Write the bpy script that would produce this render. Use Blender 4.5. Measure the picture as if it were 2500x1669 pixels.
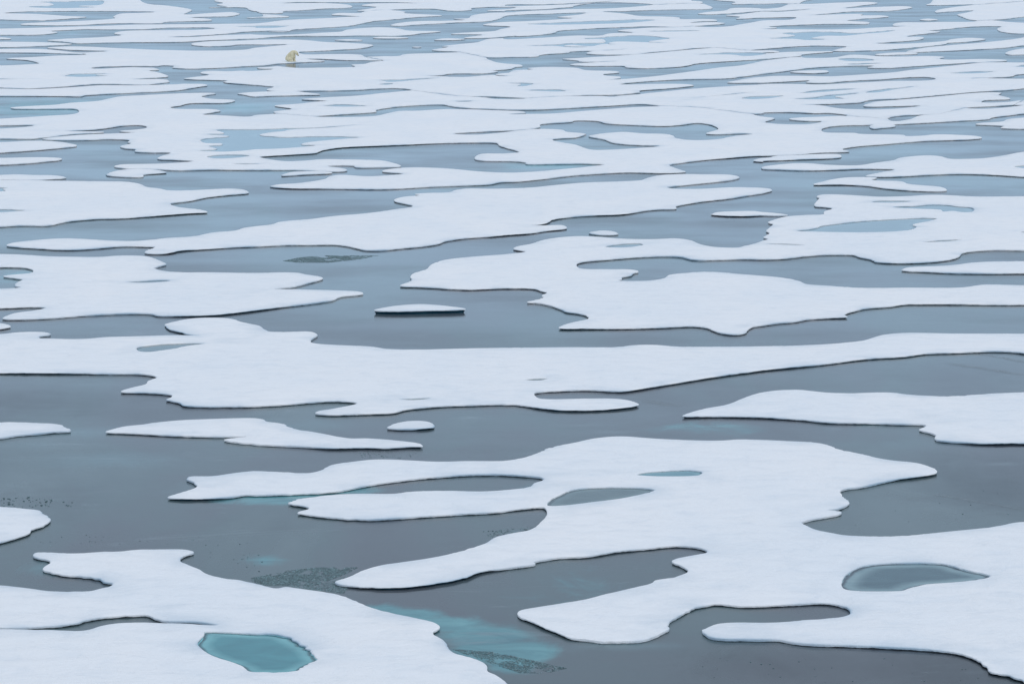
import bpy, bmesh, math, random, base64, zlib
import numpy as np
from mathutils import Vector, kdtree, noise
from mathutils.geometry import delaunay_2d_cdt

for o in list(bpy.data.objects):
    bpy.data.objects.remove(o, do_unlink=True)
scene = bpy.context.scene
R = math.radians

# ------------------------------------------------------------------ camera (deck of a ship, 20 m above the sea, 100 mm lens)
cam = bpy.data.cameras.new('camera')
cam.sensor_width = 36.0
cam.lens = 99.99
cam.clip_start = 0.5
cam.clip_end = 60000.0
cam_ob = bpy.data.objects.new('camera', cam)
scene.collection.objects.link(cam_ob)
PITCH = math.atan((834.5 + 236.0) / 6944.0)
cam_ob.location = (0, 0, 20.0)
cam_ob.rotation_euler = (math.pi / 2 - PITCH, 0, 0)
scene.camera = cam_ob

# ------------------------------------------------------------------ sky, sun, exposure
SUN_EL, SUN_AZ = 42.0, 150.0          # azimuth clockwise from +Y
world = bpy.data.worlds.new('World')
scene.world = world
world.use_nodes = True
wt = world.node_tree
wt.nodes.clear()
wo = wt.nodes.new('ShaderNodeOutputWorld')
bg = wt.nodes.new('ShaderNodeBackground')
sky = wt.nodes.new('ShaderNodeTexSky')
sky.sky_type = 'NISHITA'
sky.sun_disc = False
sky.sun_elevation = R(SUN_EL)
sky.sun_rotation = R(SUN_AZ)
sky.air_density = 1.0
sky.dust_density = 1.0
sky.ozone_density = 1.5
bg.inputs['Strength'].default_value = 0.10
# an even cloud deck over the clear sky: brightest overhead, dimmer towards the horizon all round
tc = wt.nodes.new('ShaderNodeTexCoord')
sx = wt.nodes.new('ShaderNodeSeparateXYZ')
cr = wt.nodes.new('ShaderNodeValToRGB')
# (the pale band a little above the horizon is added to brighten water reflections)
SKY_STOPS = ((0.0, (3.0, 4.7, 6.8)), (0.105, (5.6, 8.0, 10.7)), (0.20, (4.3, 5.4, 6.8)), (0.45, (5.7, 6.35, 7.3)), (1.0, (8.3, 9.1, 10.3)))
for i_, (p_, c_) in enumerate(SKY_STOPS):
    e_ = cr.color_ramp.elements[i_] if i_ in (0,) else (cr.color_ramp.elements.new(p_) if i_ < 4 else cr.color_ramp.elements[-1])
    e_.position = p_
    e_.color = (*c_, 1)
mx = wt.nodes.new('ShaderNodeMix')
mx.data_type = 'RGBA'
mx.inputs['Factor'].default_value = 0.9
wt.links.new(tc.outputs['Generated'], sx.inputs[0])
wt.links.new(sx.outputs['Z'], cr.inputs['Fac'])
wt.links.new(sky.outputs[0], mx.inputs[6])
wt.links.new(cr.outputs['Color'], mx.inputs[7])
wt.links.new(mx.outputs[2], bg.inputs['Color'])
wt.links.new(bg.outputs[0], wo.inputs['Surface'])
sun = bpy.data.lights.new('sun', 'SUN')
sun.energy = 0.7
sun.angle = R(25)
sun.color = (1.0, 0.96, 0.92)
sun_ob = bpy.data.objects.new('sun', sun)
scene.collection.objects.link(sun_ob)
d = Vector((math.sin(R(SUN_AZ)) * math.cos(R(SUN_EL)), math.cos(R(SUN_AZ)) * math.cos(R(SUN_EL)), math.sin(R(SUN_EL))))
sun_ob.rotation_euler = d.to_track_quat('Z', 'Y').to_euler()
scene.view_settings.view_transform = 'Standard'
scene.view_settings.look = 'None'
scene.view_settings.exposure = 0.03
scene.view_settings.gamma = 1.0
scene.view_settings.use_curve_mapping = False
scene.render.engine = 'CYCLES'
scene.cycles.max_bounces = 5

ZT = 0.10           # height of the snow surface above the sea
RND = random.Random(7)

# ------------------------------------------------------------------ helpers
def tag(o, label=None, cat=None, group=None, kind=None):
    if label: o['label'] = label
    if cat: o['category'] = cat
    if group: o['group'] = group
    if kind: o['kind'] = kind
    return o

def empty(name, loc):
    o = bpy.data.objects.new(name, None)
    o.location = loc
    o.empty_display_size = 0.5
    scene.collection.objects.link(o)
    return o

def mesh_obj(name, verts, faces, mat, parent=None, smooth=True, origin=None, attr=None):
    me = bpy.data.meshes.new(name)
    v = np.asarray(verts, dtype=float).reshape(-1, 3)
    if origin is not None:
        v = v - np.asarray(origin, dtype=float)
    me.from_pydata(v.tolist(), [], faces)
    if smooth:
        me.polygons.foreach_set('use_smooth', [True] * len(me.polygons))
    if attr:
        for an, vals in attr.items():
            a = me.attributes.new(an, 'FLOAT', 'POINT')
            a.data.foreach_set('value', np.asarray(vals, dtype=np.float32))
    me.materials.append(mat)
    me.update()
    o = bpy.data.objects.new(name, me)
    scene.collection.objects.link(o)
    if parent is not None:
        o.parent = parent
    elif origin is not None:
        o.location = origin
    return o

class Nodes:
    def __init__(self, name):
        self.m = bpy.data.materials.new(name)
        self.m.use_nodes = True
        self.t = self.m.node_tree
        self.p = self.t.nodes['Principled BSDF']
    def n(self, typ, **kw):
        nd = self.t.nodes.new(typ)
        for k, v in kw.items():
            setattr(nd, k, v)
        return nd
    def l(self, a, b):
        self.t.links.new(a, b)
    def pos(self, scale):
        g = self.n('ShaderNodeNewGeometry')
        mp = self.n('ShaderNodeMapping')
        mp.inputs['Scale'].default_value = scale
        self.l(g.outputs['Position'], mp.inputs['Vector'])
        return mp.outputs[0]
    def noise(self, vec, scale, detail=4, rough=.55, dist=0.0):
        nz = self.n('ShaderNodeTexNoise')
        nz.inputs['Scale'].default_value = scale
        nz.inputs['Detail'].default_value = detail
        nz.inputs['Roughness'].default_value = rough
        nz.inputs['Distortion'].default_value = dist
        self.l(vec, nz.inputs['Vector'])
        return nz.outputs['Fac']
    def ramp(self, fac, stops):
        r = self.n('ShaderNodeValToRGB')
        e = r.color_ramp.elements
        e[0].position, e[0].color = stops[0][0], (*stops[0][1], 1)
        e[1].position, e[1].color = stops[1][0], (*stops[1][1], 1)
        for p, c in stops[2:]:
            x = e.new(p); x.color = (*c, 1)
        self.l(fac, r.inputs['Fac'])
        return r.outputs['Color']
    def mix(self, fac, a, b):
        mx = self.n('ShaderNodeMix', data_type='RGBA')
        if isinstance(fac, float): mx.inputs['Factor'].default_value = fac
        else: self.l(fac, mx.inputs['Factor'])
        for s, v in (('A', a), ('B', b)):
            if isinstance(v, tuple): mx.inputs[6 if s == 'A' else 7].default_value = (*v, 1)
            else: self.l(v, mx.inputs[6 if s == 'A' else 7])
        return mx.outputs[2]
    def math(self, op, a, b=None):
        mm = self.n('ShaderNodeMath', operation=op)
        for i, v in enumerate((a, b)):
            if v is None: continue
            if isinstance(v, (int, float)): mm.inputs[i].default_value = v
            else: self.l(v, mm.inputs[i])
        return mm.outputs[0]
    def attr(self, name):
        a = self.n('ShaderNodeAttribute', attribute_name=name)
        return a.outputs['Fac']
    def bump(self, h, strength, dist):
        b = self.n('ShaderNodeBump')
        b.inputs['Strength'].default_value = strength
        b.inputs['Distance'].default_value = dist
        self.l(h, b.inputs['Height'])
        self.l(b.outputs[0], self.p.inputs['Normal'])
    def set(self, **kw):
        for k, v in kw.items():
            inp = self.p.inputs[k]
            if isinstance(v, (int, float, tuple)):
                inp.default_value = (*v, 1) if isinstance(v, tuple) and len(v) == 3 else v
            else:
                self.l(v, inp)

# ------------------------------------------------------------------ materials
def mat_snow():
    N = Nodes('wind_packed_snow')
    big = N.noise(N.pos((1, .55, 1)), .16, 5, .55, .4)
    mid = N.noise(N.pos((.55, .8, 1)), 1.6, 7, .68, .5)
    fine = N.noise(N.pos((.6, .9, 1)), 7.0, 4, .65)
    col = N.ramp(big, [(.3, (.805, .842, .878)), (.72, (.865, .875, .888))])
    streak = N.ramp(mid, [(.30, (.72, .79, .85)), (.50, (1, 1, 1))])
    mul = N.n('ShaderNodeMix', data_type='RGBA', blend_type='MULTIPLY')
    mul.inputs['Factor'].default_value = .32
    N.l(col, mul.inputs[6]); N.l(streak, mul.inputs[7])
    # thin wet snow along the rim, where the ice shows through
    rim = N.attr('rim')
    rimn = N.math('MULTIPLY', rim, N.ramp(N.noise(N.pos((1, 1, 1)), .35, 3), [(.42, (0, 0, 0)), (.62, (1, 1, 1))]))
    c2 = N.mix(rimn, mul.outputs[2], (.38, .51, .62))
    N.set(**{'Base Color': c2, 'Roughness': .75, 'Specular IOR Level': .25})
    h = N.math('ADD', N.math('MULTIPLY', mid, .7), N.math('MULTIPLY', fine, .3))
    N.bump(h, .9, .14)
    return N.m

def mat_rim():
    N = Nodes('shade_darkened_wet_ice')
    a = N.noise(N.pos((1, 1, 3)), 1.3, 4, .6)
    col = N.ramp(a, [(.35, (.006, .032, .062)), (.60, (.010, .075, .115)), (.8, (.045, .17, .21))])  # wet blue ice, its colour darkened for the shade under the snow lip
    N.set(**{'Base Color': col, 'Roughness': .35, 'Specular IOR Level': .3})
    N.bump(N.noise(N.pos((1, 1, 1)), 7, 3), .5, .03)
    return N.m

def mat_sea():
    N = Nodes('calm_arctic_water')
    teal, pale, dark = N.attr('teal'), N.attr('pale'), N.attr('dark')
    wob = N.noise(N.pos((1, .6, 1)), .55, 6, .65, .8)
    w2 = N.noise(N.pos((1, .35, 1)), .10, 5, .55, .6)
    base = N.ramp(w2, [(.30, (.062, .070, .086)), (.46, (.080, .098, .116)), (.58, (.078, .118, .130)), (.74, (.115, .160, .172))])
    tealc = N.ramp(N.noise(N.pos((.5, 1, 1)), .9, 6, .65, 1.0), [(.3, (.050, .180, .215)), (.5, (.082, .260, .290)), (.72, (.130, .350, .375))])
    def edge(a, lo, hi):
        s = N.math('ADD', a, N.math('MULTIPLY', N.math('SUBTRACT', wob, .5), .9))
        mr = N.n('ShaderNodeMapRange', interpolation_type='SMOOTHSTEP')
        mr.inputs['From Min'].default_value = lo; mr.inputs['From Max'].default_value = hi
        N.l(s, mr.inputs['Value'])
        return N.math('MULTIPLY', mr.outputs[0], N.math('MINIMUM', N.math('MULTIPLY', a, 6.0), 1.0))
    c = N.mix(N.math('MULTIPLY', edge(pale, .1, 1.0), .6), base, (.13, .22, .25))
    c = N.mix(N.math('MULTIPLY', edge(dark, .1, .9), .7), c, (.016, .022, .030))
    c = N.mix(N.math('MULTIPLY', edge(teal, .18, .70), .95), c, tealc)
    # faint lighter streaks of grease ice
    st = N.ramp(N.noise(N.pos((.35, 1.2, 1)), .35, 7, .7, 1.2), [(.58, (0, 0, 0)), (.72, (1, 1, 1))])
    c = N.mix(N.math('MULTIPLY', st, .42), c, (.20, .26, .29))
    rg = N.ramp(N.noise(N.pos((.6, 1, 1)), .12, 4), [(.4, (.12, .12, .12)), (.65, (.22, .22, .22))])
    N.set(**{'Base Color': c, 'Roughness': rg, 'IOR': 1.33})
    h = N.math('ADD', N.noise(N.pos((1, 1, 1)), .7, 3), N.math('MULTIPLY', N.noise(N.pos((1, 1, 1)), 4, 3), .12))
    N.bump(h, .05, .05)
    return N.m

def mat_pond(name, deep, shelf, rim):
    N = Nodes(name)
    d = N.attr('bank')
    wob = N.noise(N.pos((1, .7, 1)), 1.1, 4, .6, .5)
    s = N.math('ADD', d, N.math('MULTIPLY', N.math('SUBTRACT', wob, .5), .34))
    col = N.ramp(s, [(.0, rim), (.045, tuple(v * 1.5 for v in shelf)), (.085, rim), (.13, rim), (.24, shelf), (.40, shelf), (.85, deep)])
    cl = N.ramp(N.noise(N.pos((.6, 1, 1)), .8, 6, .62, 1.2), [(.3, (.70, .78, .80)), (.7, (1.35, 1.22, 1.18))])
    mu = N.n('ShaderNodeMix', data_type='RGBA', blend_type='MULTIPLY')
    mu.inputs['Factor'].default_value = .8
    N.l(col, mu.inputs[6]); N.l(cl, mu.inputs[7])
    N.set(**{'Base Color': mu.outputs[2], 'Roughness': .08, 'IOR': 1.33})
    N.bump(N.noise(N.pos((1, 1, 1)), 1.5, 3), .04, .03)
    return N.m

def flat(name, col, rough=.6, var=0.0):
    N = Nodes(name)
    if var:
        c = N.ramp(N.noise(N.pos((1, 1, 1)), 9, 3), [(.35, tuple(v * (1 - var) for v in col)), (.65, tuple(min(1, v * (1 + var)) for v in col))])
        N.set(**{'Base Color': c, 'Roughness': rough})
    else:
        N.set(**{'Base Color': col, 'Roughness': rough})
    return N.m

SNOW, RIM, SEA = mat_snow(), mat_rim(), mat_sea()
PONDS = {1: mat_pond('grey_melt_pond', (.095, .150, .165), (.125, .195, .21), (.045, .08, .095)),
         2: mat_pond('teal_melt_pond', (.045, .240, .280), (.125, .375, .41), (.018, .10, .12)),
         3: mat_pond('slate_melt_pond', (.050, .115, .145), (.17, .28, .31), (.030, .055, .075)),
         4: mat_pond('pale_melt_pond', (.10, .26, .31), (.15, .33, .38), (.04, .12, .15))}

# ------------------------------------------------------------------ the sea: one flat sheet out past the horizon
BLOBS = [(-3.82, 79.58, 0.71, 0.48, 0.8, 0), (-2.91, 78.82, 0.93, 0.66, 0.95, 0), (-1.9, 77.7, 1.15, 0.92, 1, 0), (-0.79, 76.53, 1.25, 1.16, 1, 0), (0.22, 74.7, 1.05, 1.11, 1, 0), (-0.89, 74.78, 0.78, 1.45, 0.95, 0), (-0.11, 73.52, 0.76, 0.99, 0.8, 0), (0.9, 75.56, 0.56, 0.43, 0.5, 0), (1.22, 74.87, 1.22, 0.51, 0.5, 1), (-7.57, 85.56, 0.76, 0.77, 0.6, 0), (-7.81, 94.9, 1.81, 1.08, 1, 0), (-5.94, 96.2, 1.7, 0.83, 0.8, 0), (-9.58, 94.43, 0.83, 0.6, 0.7, 0), (-10.89, 96.27, 1.27, 1.81, 0.5, 1), (-14.75, 101.62, 2.83, 1.7, 0.8, 1), (-16.29, 106.96, 1.88, 1.19, 0.8, 1), (-17.77, 104.55, 1.84, 0.98, 0.5, 1), (-7.77, 108.34, 2.22, 1.75, 0.6, 1), (-3.84, 104.96, 3.38, 1.81, 0.35, 1), (7.74, 107.91, 2.69, 1.73, 0.45, 0), (-13.98, 84.63, 1.87, 1.62, 0.35, 0), (3.02, 75.43, 1.68, 0.56, 0.9, 1), (1.57, 81.75, 2.29, 2.53, 0.34, 0), (0.26, 89.48, 0.79, 0.84, 0.4, 0), (1.13, 96.27, 1.27, 1.39, 0.35, 0), (-45.92, 282.42, 8.13, 14.95, 0.7, 0), (-26.41, 282.42, 3.66, 9.18, 0.6, 0), (-32.95, 323.02, 6.5, 8.98, 0.3, 0), (-70.0, 444.03, 7.64, 11.26, 0.4, 0), (2.84, 218.73, 3.79, 2.77, 0.8, 0), (30.97, 204.18, 4.72, 6.65, 0.25, 0), (-26.97, 153.5, 1.56, 5.18, 0.5, 0), (13.8, 108.34, 0.95, 1.22, 0.35, 0), (15.01, 104.55, 1.99, 1.3, 0.5, 1), (12.26, 104.55, 1.07, 0.65, 0.5, 1), (7.55, 114.81, 1.85, 2.93, 0.35, 1), (22.7, 148.82, 3.89, 1.95, 0.3, 1), (-16.97, 213.66, 4.63, 2.64, 0.4, 0), (-8.74, 150.46, 3.93, 1.99, 0.3, 1), (12.69, 73.11, 3.58, 2.86, 1, 2), (7.09, 73.52, 3.27, 2.48, 0.6, 2), (17.01, 97.33, 3.29, 6.41, 0.8, 2), (-16.43, 93.9, 3.04, 3.98, 0.5, 2), (10.22, 99.5, 0.88, 1.48, 0.0, 2), (-7.34, 90.7, 3.47, 2.48, 0.3, 2), (19.26, 119.91, 3.5, 5.33, 0.5, 2), (-19.06, 113.36, 3.65, 4.78, 0.7, 2), (-19.59, 122.08, 3.56, 3.31, 0.4, 2)]
def build_sea():
    NR, NC = 380, 340
    tr = np.linspace(0, 1, NR)
    dist = 55.0 * (700.0 / 55.0) ** tr
    v = []
    ux = np.linspace(-.26, .26, NC)
    X = dist[:, None] * ux[None, :]
    Y = np.repeat(dist[:, None], NC, 1)
    pts = np.stack([X, Y, np.zeros_like(X)], -1).reshape(-1, 3)
    idx = np.arange(NR * NC).reshape(NR, NC)
    f = np.stack([idx[:-1, :-1], idx[:-1, 1:], idx[1:, 1:], idx[1:, :-1]], -1).reshape(-1, 4).tolist()
    teal = np.zeros(len(pts)); pale = np.zeros(len(pts)); dark = np.zeros(len(pts))
    for bx, by, rx, ry, s, k in BLOBS:
        q = ((pts[:, 0] - bx) / rx) ** 2 + ((pts[:, 1] - by) / ry) ** 2
        w = s * np.exp(-q * .9)
        t = (teal, pale, dark)[k]
        np.maximum(t, w, out=t)
    # outer skirt in the same plane
    B = 42000.0
    n0 = len(pts)
    c = {'bl': idx[0, 0], 'br': idx[0, -1], 'tl': idx[-1, 0], 'tr': idx[-1, -1]}
    pts = np.vstack([pts, [(-B, -B, 0), (B, -B, 0), (B, B, 0), (-B, B, 0)]])
    o0, o1, o2, o3 = n0, n0 + 1, n0 + 2, n0 + 3
    f.append([o0, o1] + [int(i) for i in idx[0, ::-1]])
    f.append([o1, o2] + [int(i) for i in idx[::-1, -1]])
    f.append([o2, o3] + [int(i) for i in idx[-1, :]])
    f.append([o3, o0] + [int(i) for i in idx[:, 0]])
    z4 = [0, 0, 0, 0]
    o = mesh_obj('sea', pts, f, SEA, smooth=False, attr={'teal': list(teal) + z4, 'pale': list(pale) + z4, 'dark': list(dark) + z4})
    tag(o, kind='structure')
build_sea()

# ------------------------------------------------------------------ ice floes: outlines on the water plane in centimetres
META = [
 ('far pack ice field along the top edge, cut by many grey leads', 0.0, [(2841, 0), (340, 0), (162, 0), (32, 0), (46, 1), (26, 0), (25, 0), (14, 0), (11, 0), (26, 0), (15, 0), (14, 0), (16, 0), (5, 0), (18, 0), (18, 0), (20, 0), (17, 0), (11, 0), (13, 0), (13, 0), (11, 0), (22, 1), (9, 0), (31, 0), (10, 0), (10, 0), (13, 0), (8, 0), (8, 0), (5, 0), (5, 0), (7, 0), (4, 0), (6, 0), (9, 0), (5, 0), (37, 0), (7, 0), (4, 0), (7, 0), (8, 0), (6, 0), (6, 0), (5, 0), (10, 0), (20, 0), (10, 0), (4, 0), (28, 0), (4, 0), (5, 0), (15, 0), (7, 0), (6, 0), (4, 0), (4, 0), (5, 0), (4, 0), (5, 0), (6, 0), (11, 0), (5, 0), (8, 0), (7, 1)]),
 ('largest near floe, spreading left arms from the right side and holding two ponds', 0.0, [(660, 0), (56, 3), (35, 1), (31, 4)]),
 ('big snowy floe filling the bottom left corner around a bright teal pond', 0.0, [(242, 0), (55, 2), (78, 0)]),
 (None, 0.0, [(106, 0)]),
 ('long unbroken white floe crossing the whole middle from left edge to right edge', 0.0, [(414, 0), (31, 1), (17, 1), (17, 1)]),
 ('wide distant floe just behind the diagonal floe with a large grey pool right of centre', 0.0, [(904, 0), (167, 0), (121, 1), (14, 0), (27, 0), (20, 1), (14, 1)]),
 ('branching white floe on the right with a deep water bay opening to its right', 0.0, [(518, 0), (45, 1), (42, 1), (22, 1), (17, 1), (15, 1), (17, 1), (15, 1)]),
 (None, 0.0, [(120, 0)]),
 (None, 0.0, [(135, 0)]),
 ('far ice sheet on the upper right broken by long dark slanting leads', 0.0, [(904, 0), (88, 1), (58, 1), (14, 0), (20, 0), (11, 0), (6, 0), (8, 0), (10, 0), (12, 1)]),
 ('left hand floe with two pointed prongs and a pool cut off by the left edge', 0.0, [(171, 0), (66, 0), (18, 1)]),
 ('distant ice sheet right of centre streaked with many thin slanting ponds', 0.0, [(513, 0), (68, 0), (26, 1), (20, 1), (20, 1), (17, 1), (17, 1), (19, 1), (17, 1), (10, 1), (11, 1)]),
 ('distant flat floe on which the lone polar bear sits', 0.0, [(715, 0), (10, 0), (26, 1), (17, 1)]),
 ('long diagonal floe with a narrow left tail and forked right tips', 0.0, [(270, 0)]),
 ('sharp pointed floe coming in from the right just above the largest near floe', 0.0, [(127, 0)]),
 ('distant floe across the shallow pool directly in front of the polar bear', 0.0, [(433, 0), (20, 1), (14, 1), (18, 1), (22, 1), (12, 1), (13, 1)]),
 ('floe on the left edge whose right end splits into two blunt fingers', 0.0, [(155, 0), (21, 1), (26, 1)]),
 ('floe on the right edge with a long tapering left tip above the slim notched floe', 0.0, [(348, 0), (18, 1)]),
 (None, 0.0, [(48, 0)]),
 ('rounded floe end at the left edge just above the bottom left floe', 0.0, [(67, 0)]),
 ('far floe reaching in from the right edge at the top right corner', 0.0, [(500, 0), (14, 0)]),
 ('slim arrow shaped floe with a hairline notch lying above the largest near floe', 0.0, [(93, 0)]),
 ('far floe at the top just right of centre, combed by thin dark leads', 0.0, [(234, 0), (21, 1)]),
 (None, 0.0, [(39, 0)]),
 (None, 0.0, [(44, 0)]),
 (None, 0.0, [(31, 0)]),
 ("far flat tongue of ice at the left edge, beyond the bear's floe", 0.0, [(277, 0), (8, 0)]),
 ('slim far floe with a bowed dark front edge, upper right of centre', 0.0, [(95, 0), (23, 1)]),
 (None, 0.0, [(39, 0), (9, 0)]),
 ('narrow pointed floe tip poking in from the left edge beside the arrow shaped floe', 0.0, [(50, 0)]),
 ('thin low floe with a soft grey tip in the narrow channel at the right edge', 0.0, [(51, 0)]),
 ('upper and wider of two stubby floes stacked at the left edge', 0.0, [(43, 0)]),
 ('short pointed floe tip at the right edge in the channel above the long tapering tip', 0.0, [(52, 0)]),
 ('slim notched floe with bent outline lying in open water on the right', 0.0, [(54, 0)]),
 (None, 0.0, [(47, 0)]),
 ('lower and thinner of two stubby floes stacked at the left edge', 0.0, [(33, 0)]),
 ('lone lens shaped islet with a dark undercut side, mirrored in central grey water', 0.1, [(26, 0)]),
 (None, 0.0, [(7, 0)]),
 ('thin ribbon of ice with a thick dark side close under the wide distant floe', 0.0, [(35, 0)]),
 ('small floe with a broken blue corner left of centre in open water', 0.0, [(35, 0)]),
 ('small oval snow islet floating off the tip of the arrow shaped floe', 0.0, [(28, 0)]),
 ("flat islet with a curved dark belly, right of the diagonal floe's lower tip", 0.0, [(29, 0)]),
 ('tiny rounded floe end at the left edge above the long middle floe', 0.0, [(26, 0)]),
 (None, 0.0, [(9, 0)]),
 (None, 0.0, [(10, 0)]),
 (None, 0.0, [(9, 0)]),
 ('thin wedge of ice floating just under the front arm of the wide distant floe', 0.0, [(21, 0)]),
 (None, 0.0, [(7, 0)]),
 ('tiny oval islet between the diagonal floe and the branching floe', 0.0, [(22, 0)]),
 (None, 0.0, [(8, 0)]),
 ('small far islet with a dark side in the slanting channel on the upper right', 0.0, [(18, 0)]),
 ('stubby far islet touching the left edge near the top', 0.0, [(19, 0)]),
 ('thin far sliver of ice in the long lead near the right edge', 0.0, [(19, 0)]),
 (None, 0.0, [(12, 0)]),
 ('small far islet in the broad dark lead near the top, left of centre', 0.0, [(23, 0)]),
 (None, 0.0, [(5, 0)]),
 (None, 0.0, [(10, 0)]),
 (None, 0.0, [(9, 0)]),
 ('widest of the ice slivers in the broad lead beyond the bear', 0.0, [(16, 0)]),
 (None, 0.0, [(5, 0)]),
 ('rightmost of the ice slivers in the broad lead beyond the bear', 0.0, [(16, 0)]),
 (None, 0.0, [(5, 0)]),
 (None, 0.0, [(7, 0)]),
 ('leftmost of the ice slivers in the broad lead beyond the bear', 0.0, [(15, 0)]),
 (None, 0.0, [(6, 0)]),
 (None, 0.0, [(6, 0)]),
 ('tiny far speck of ice in the dark lead at the upper right', 0.0, [(14, 0)]),
 ('smallest speck of ice in the broad lead beyond the bear', 0.0, [(11, 0)])]
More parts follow.
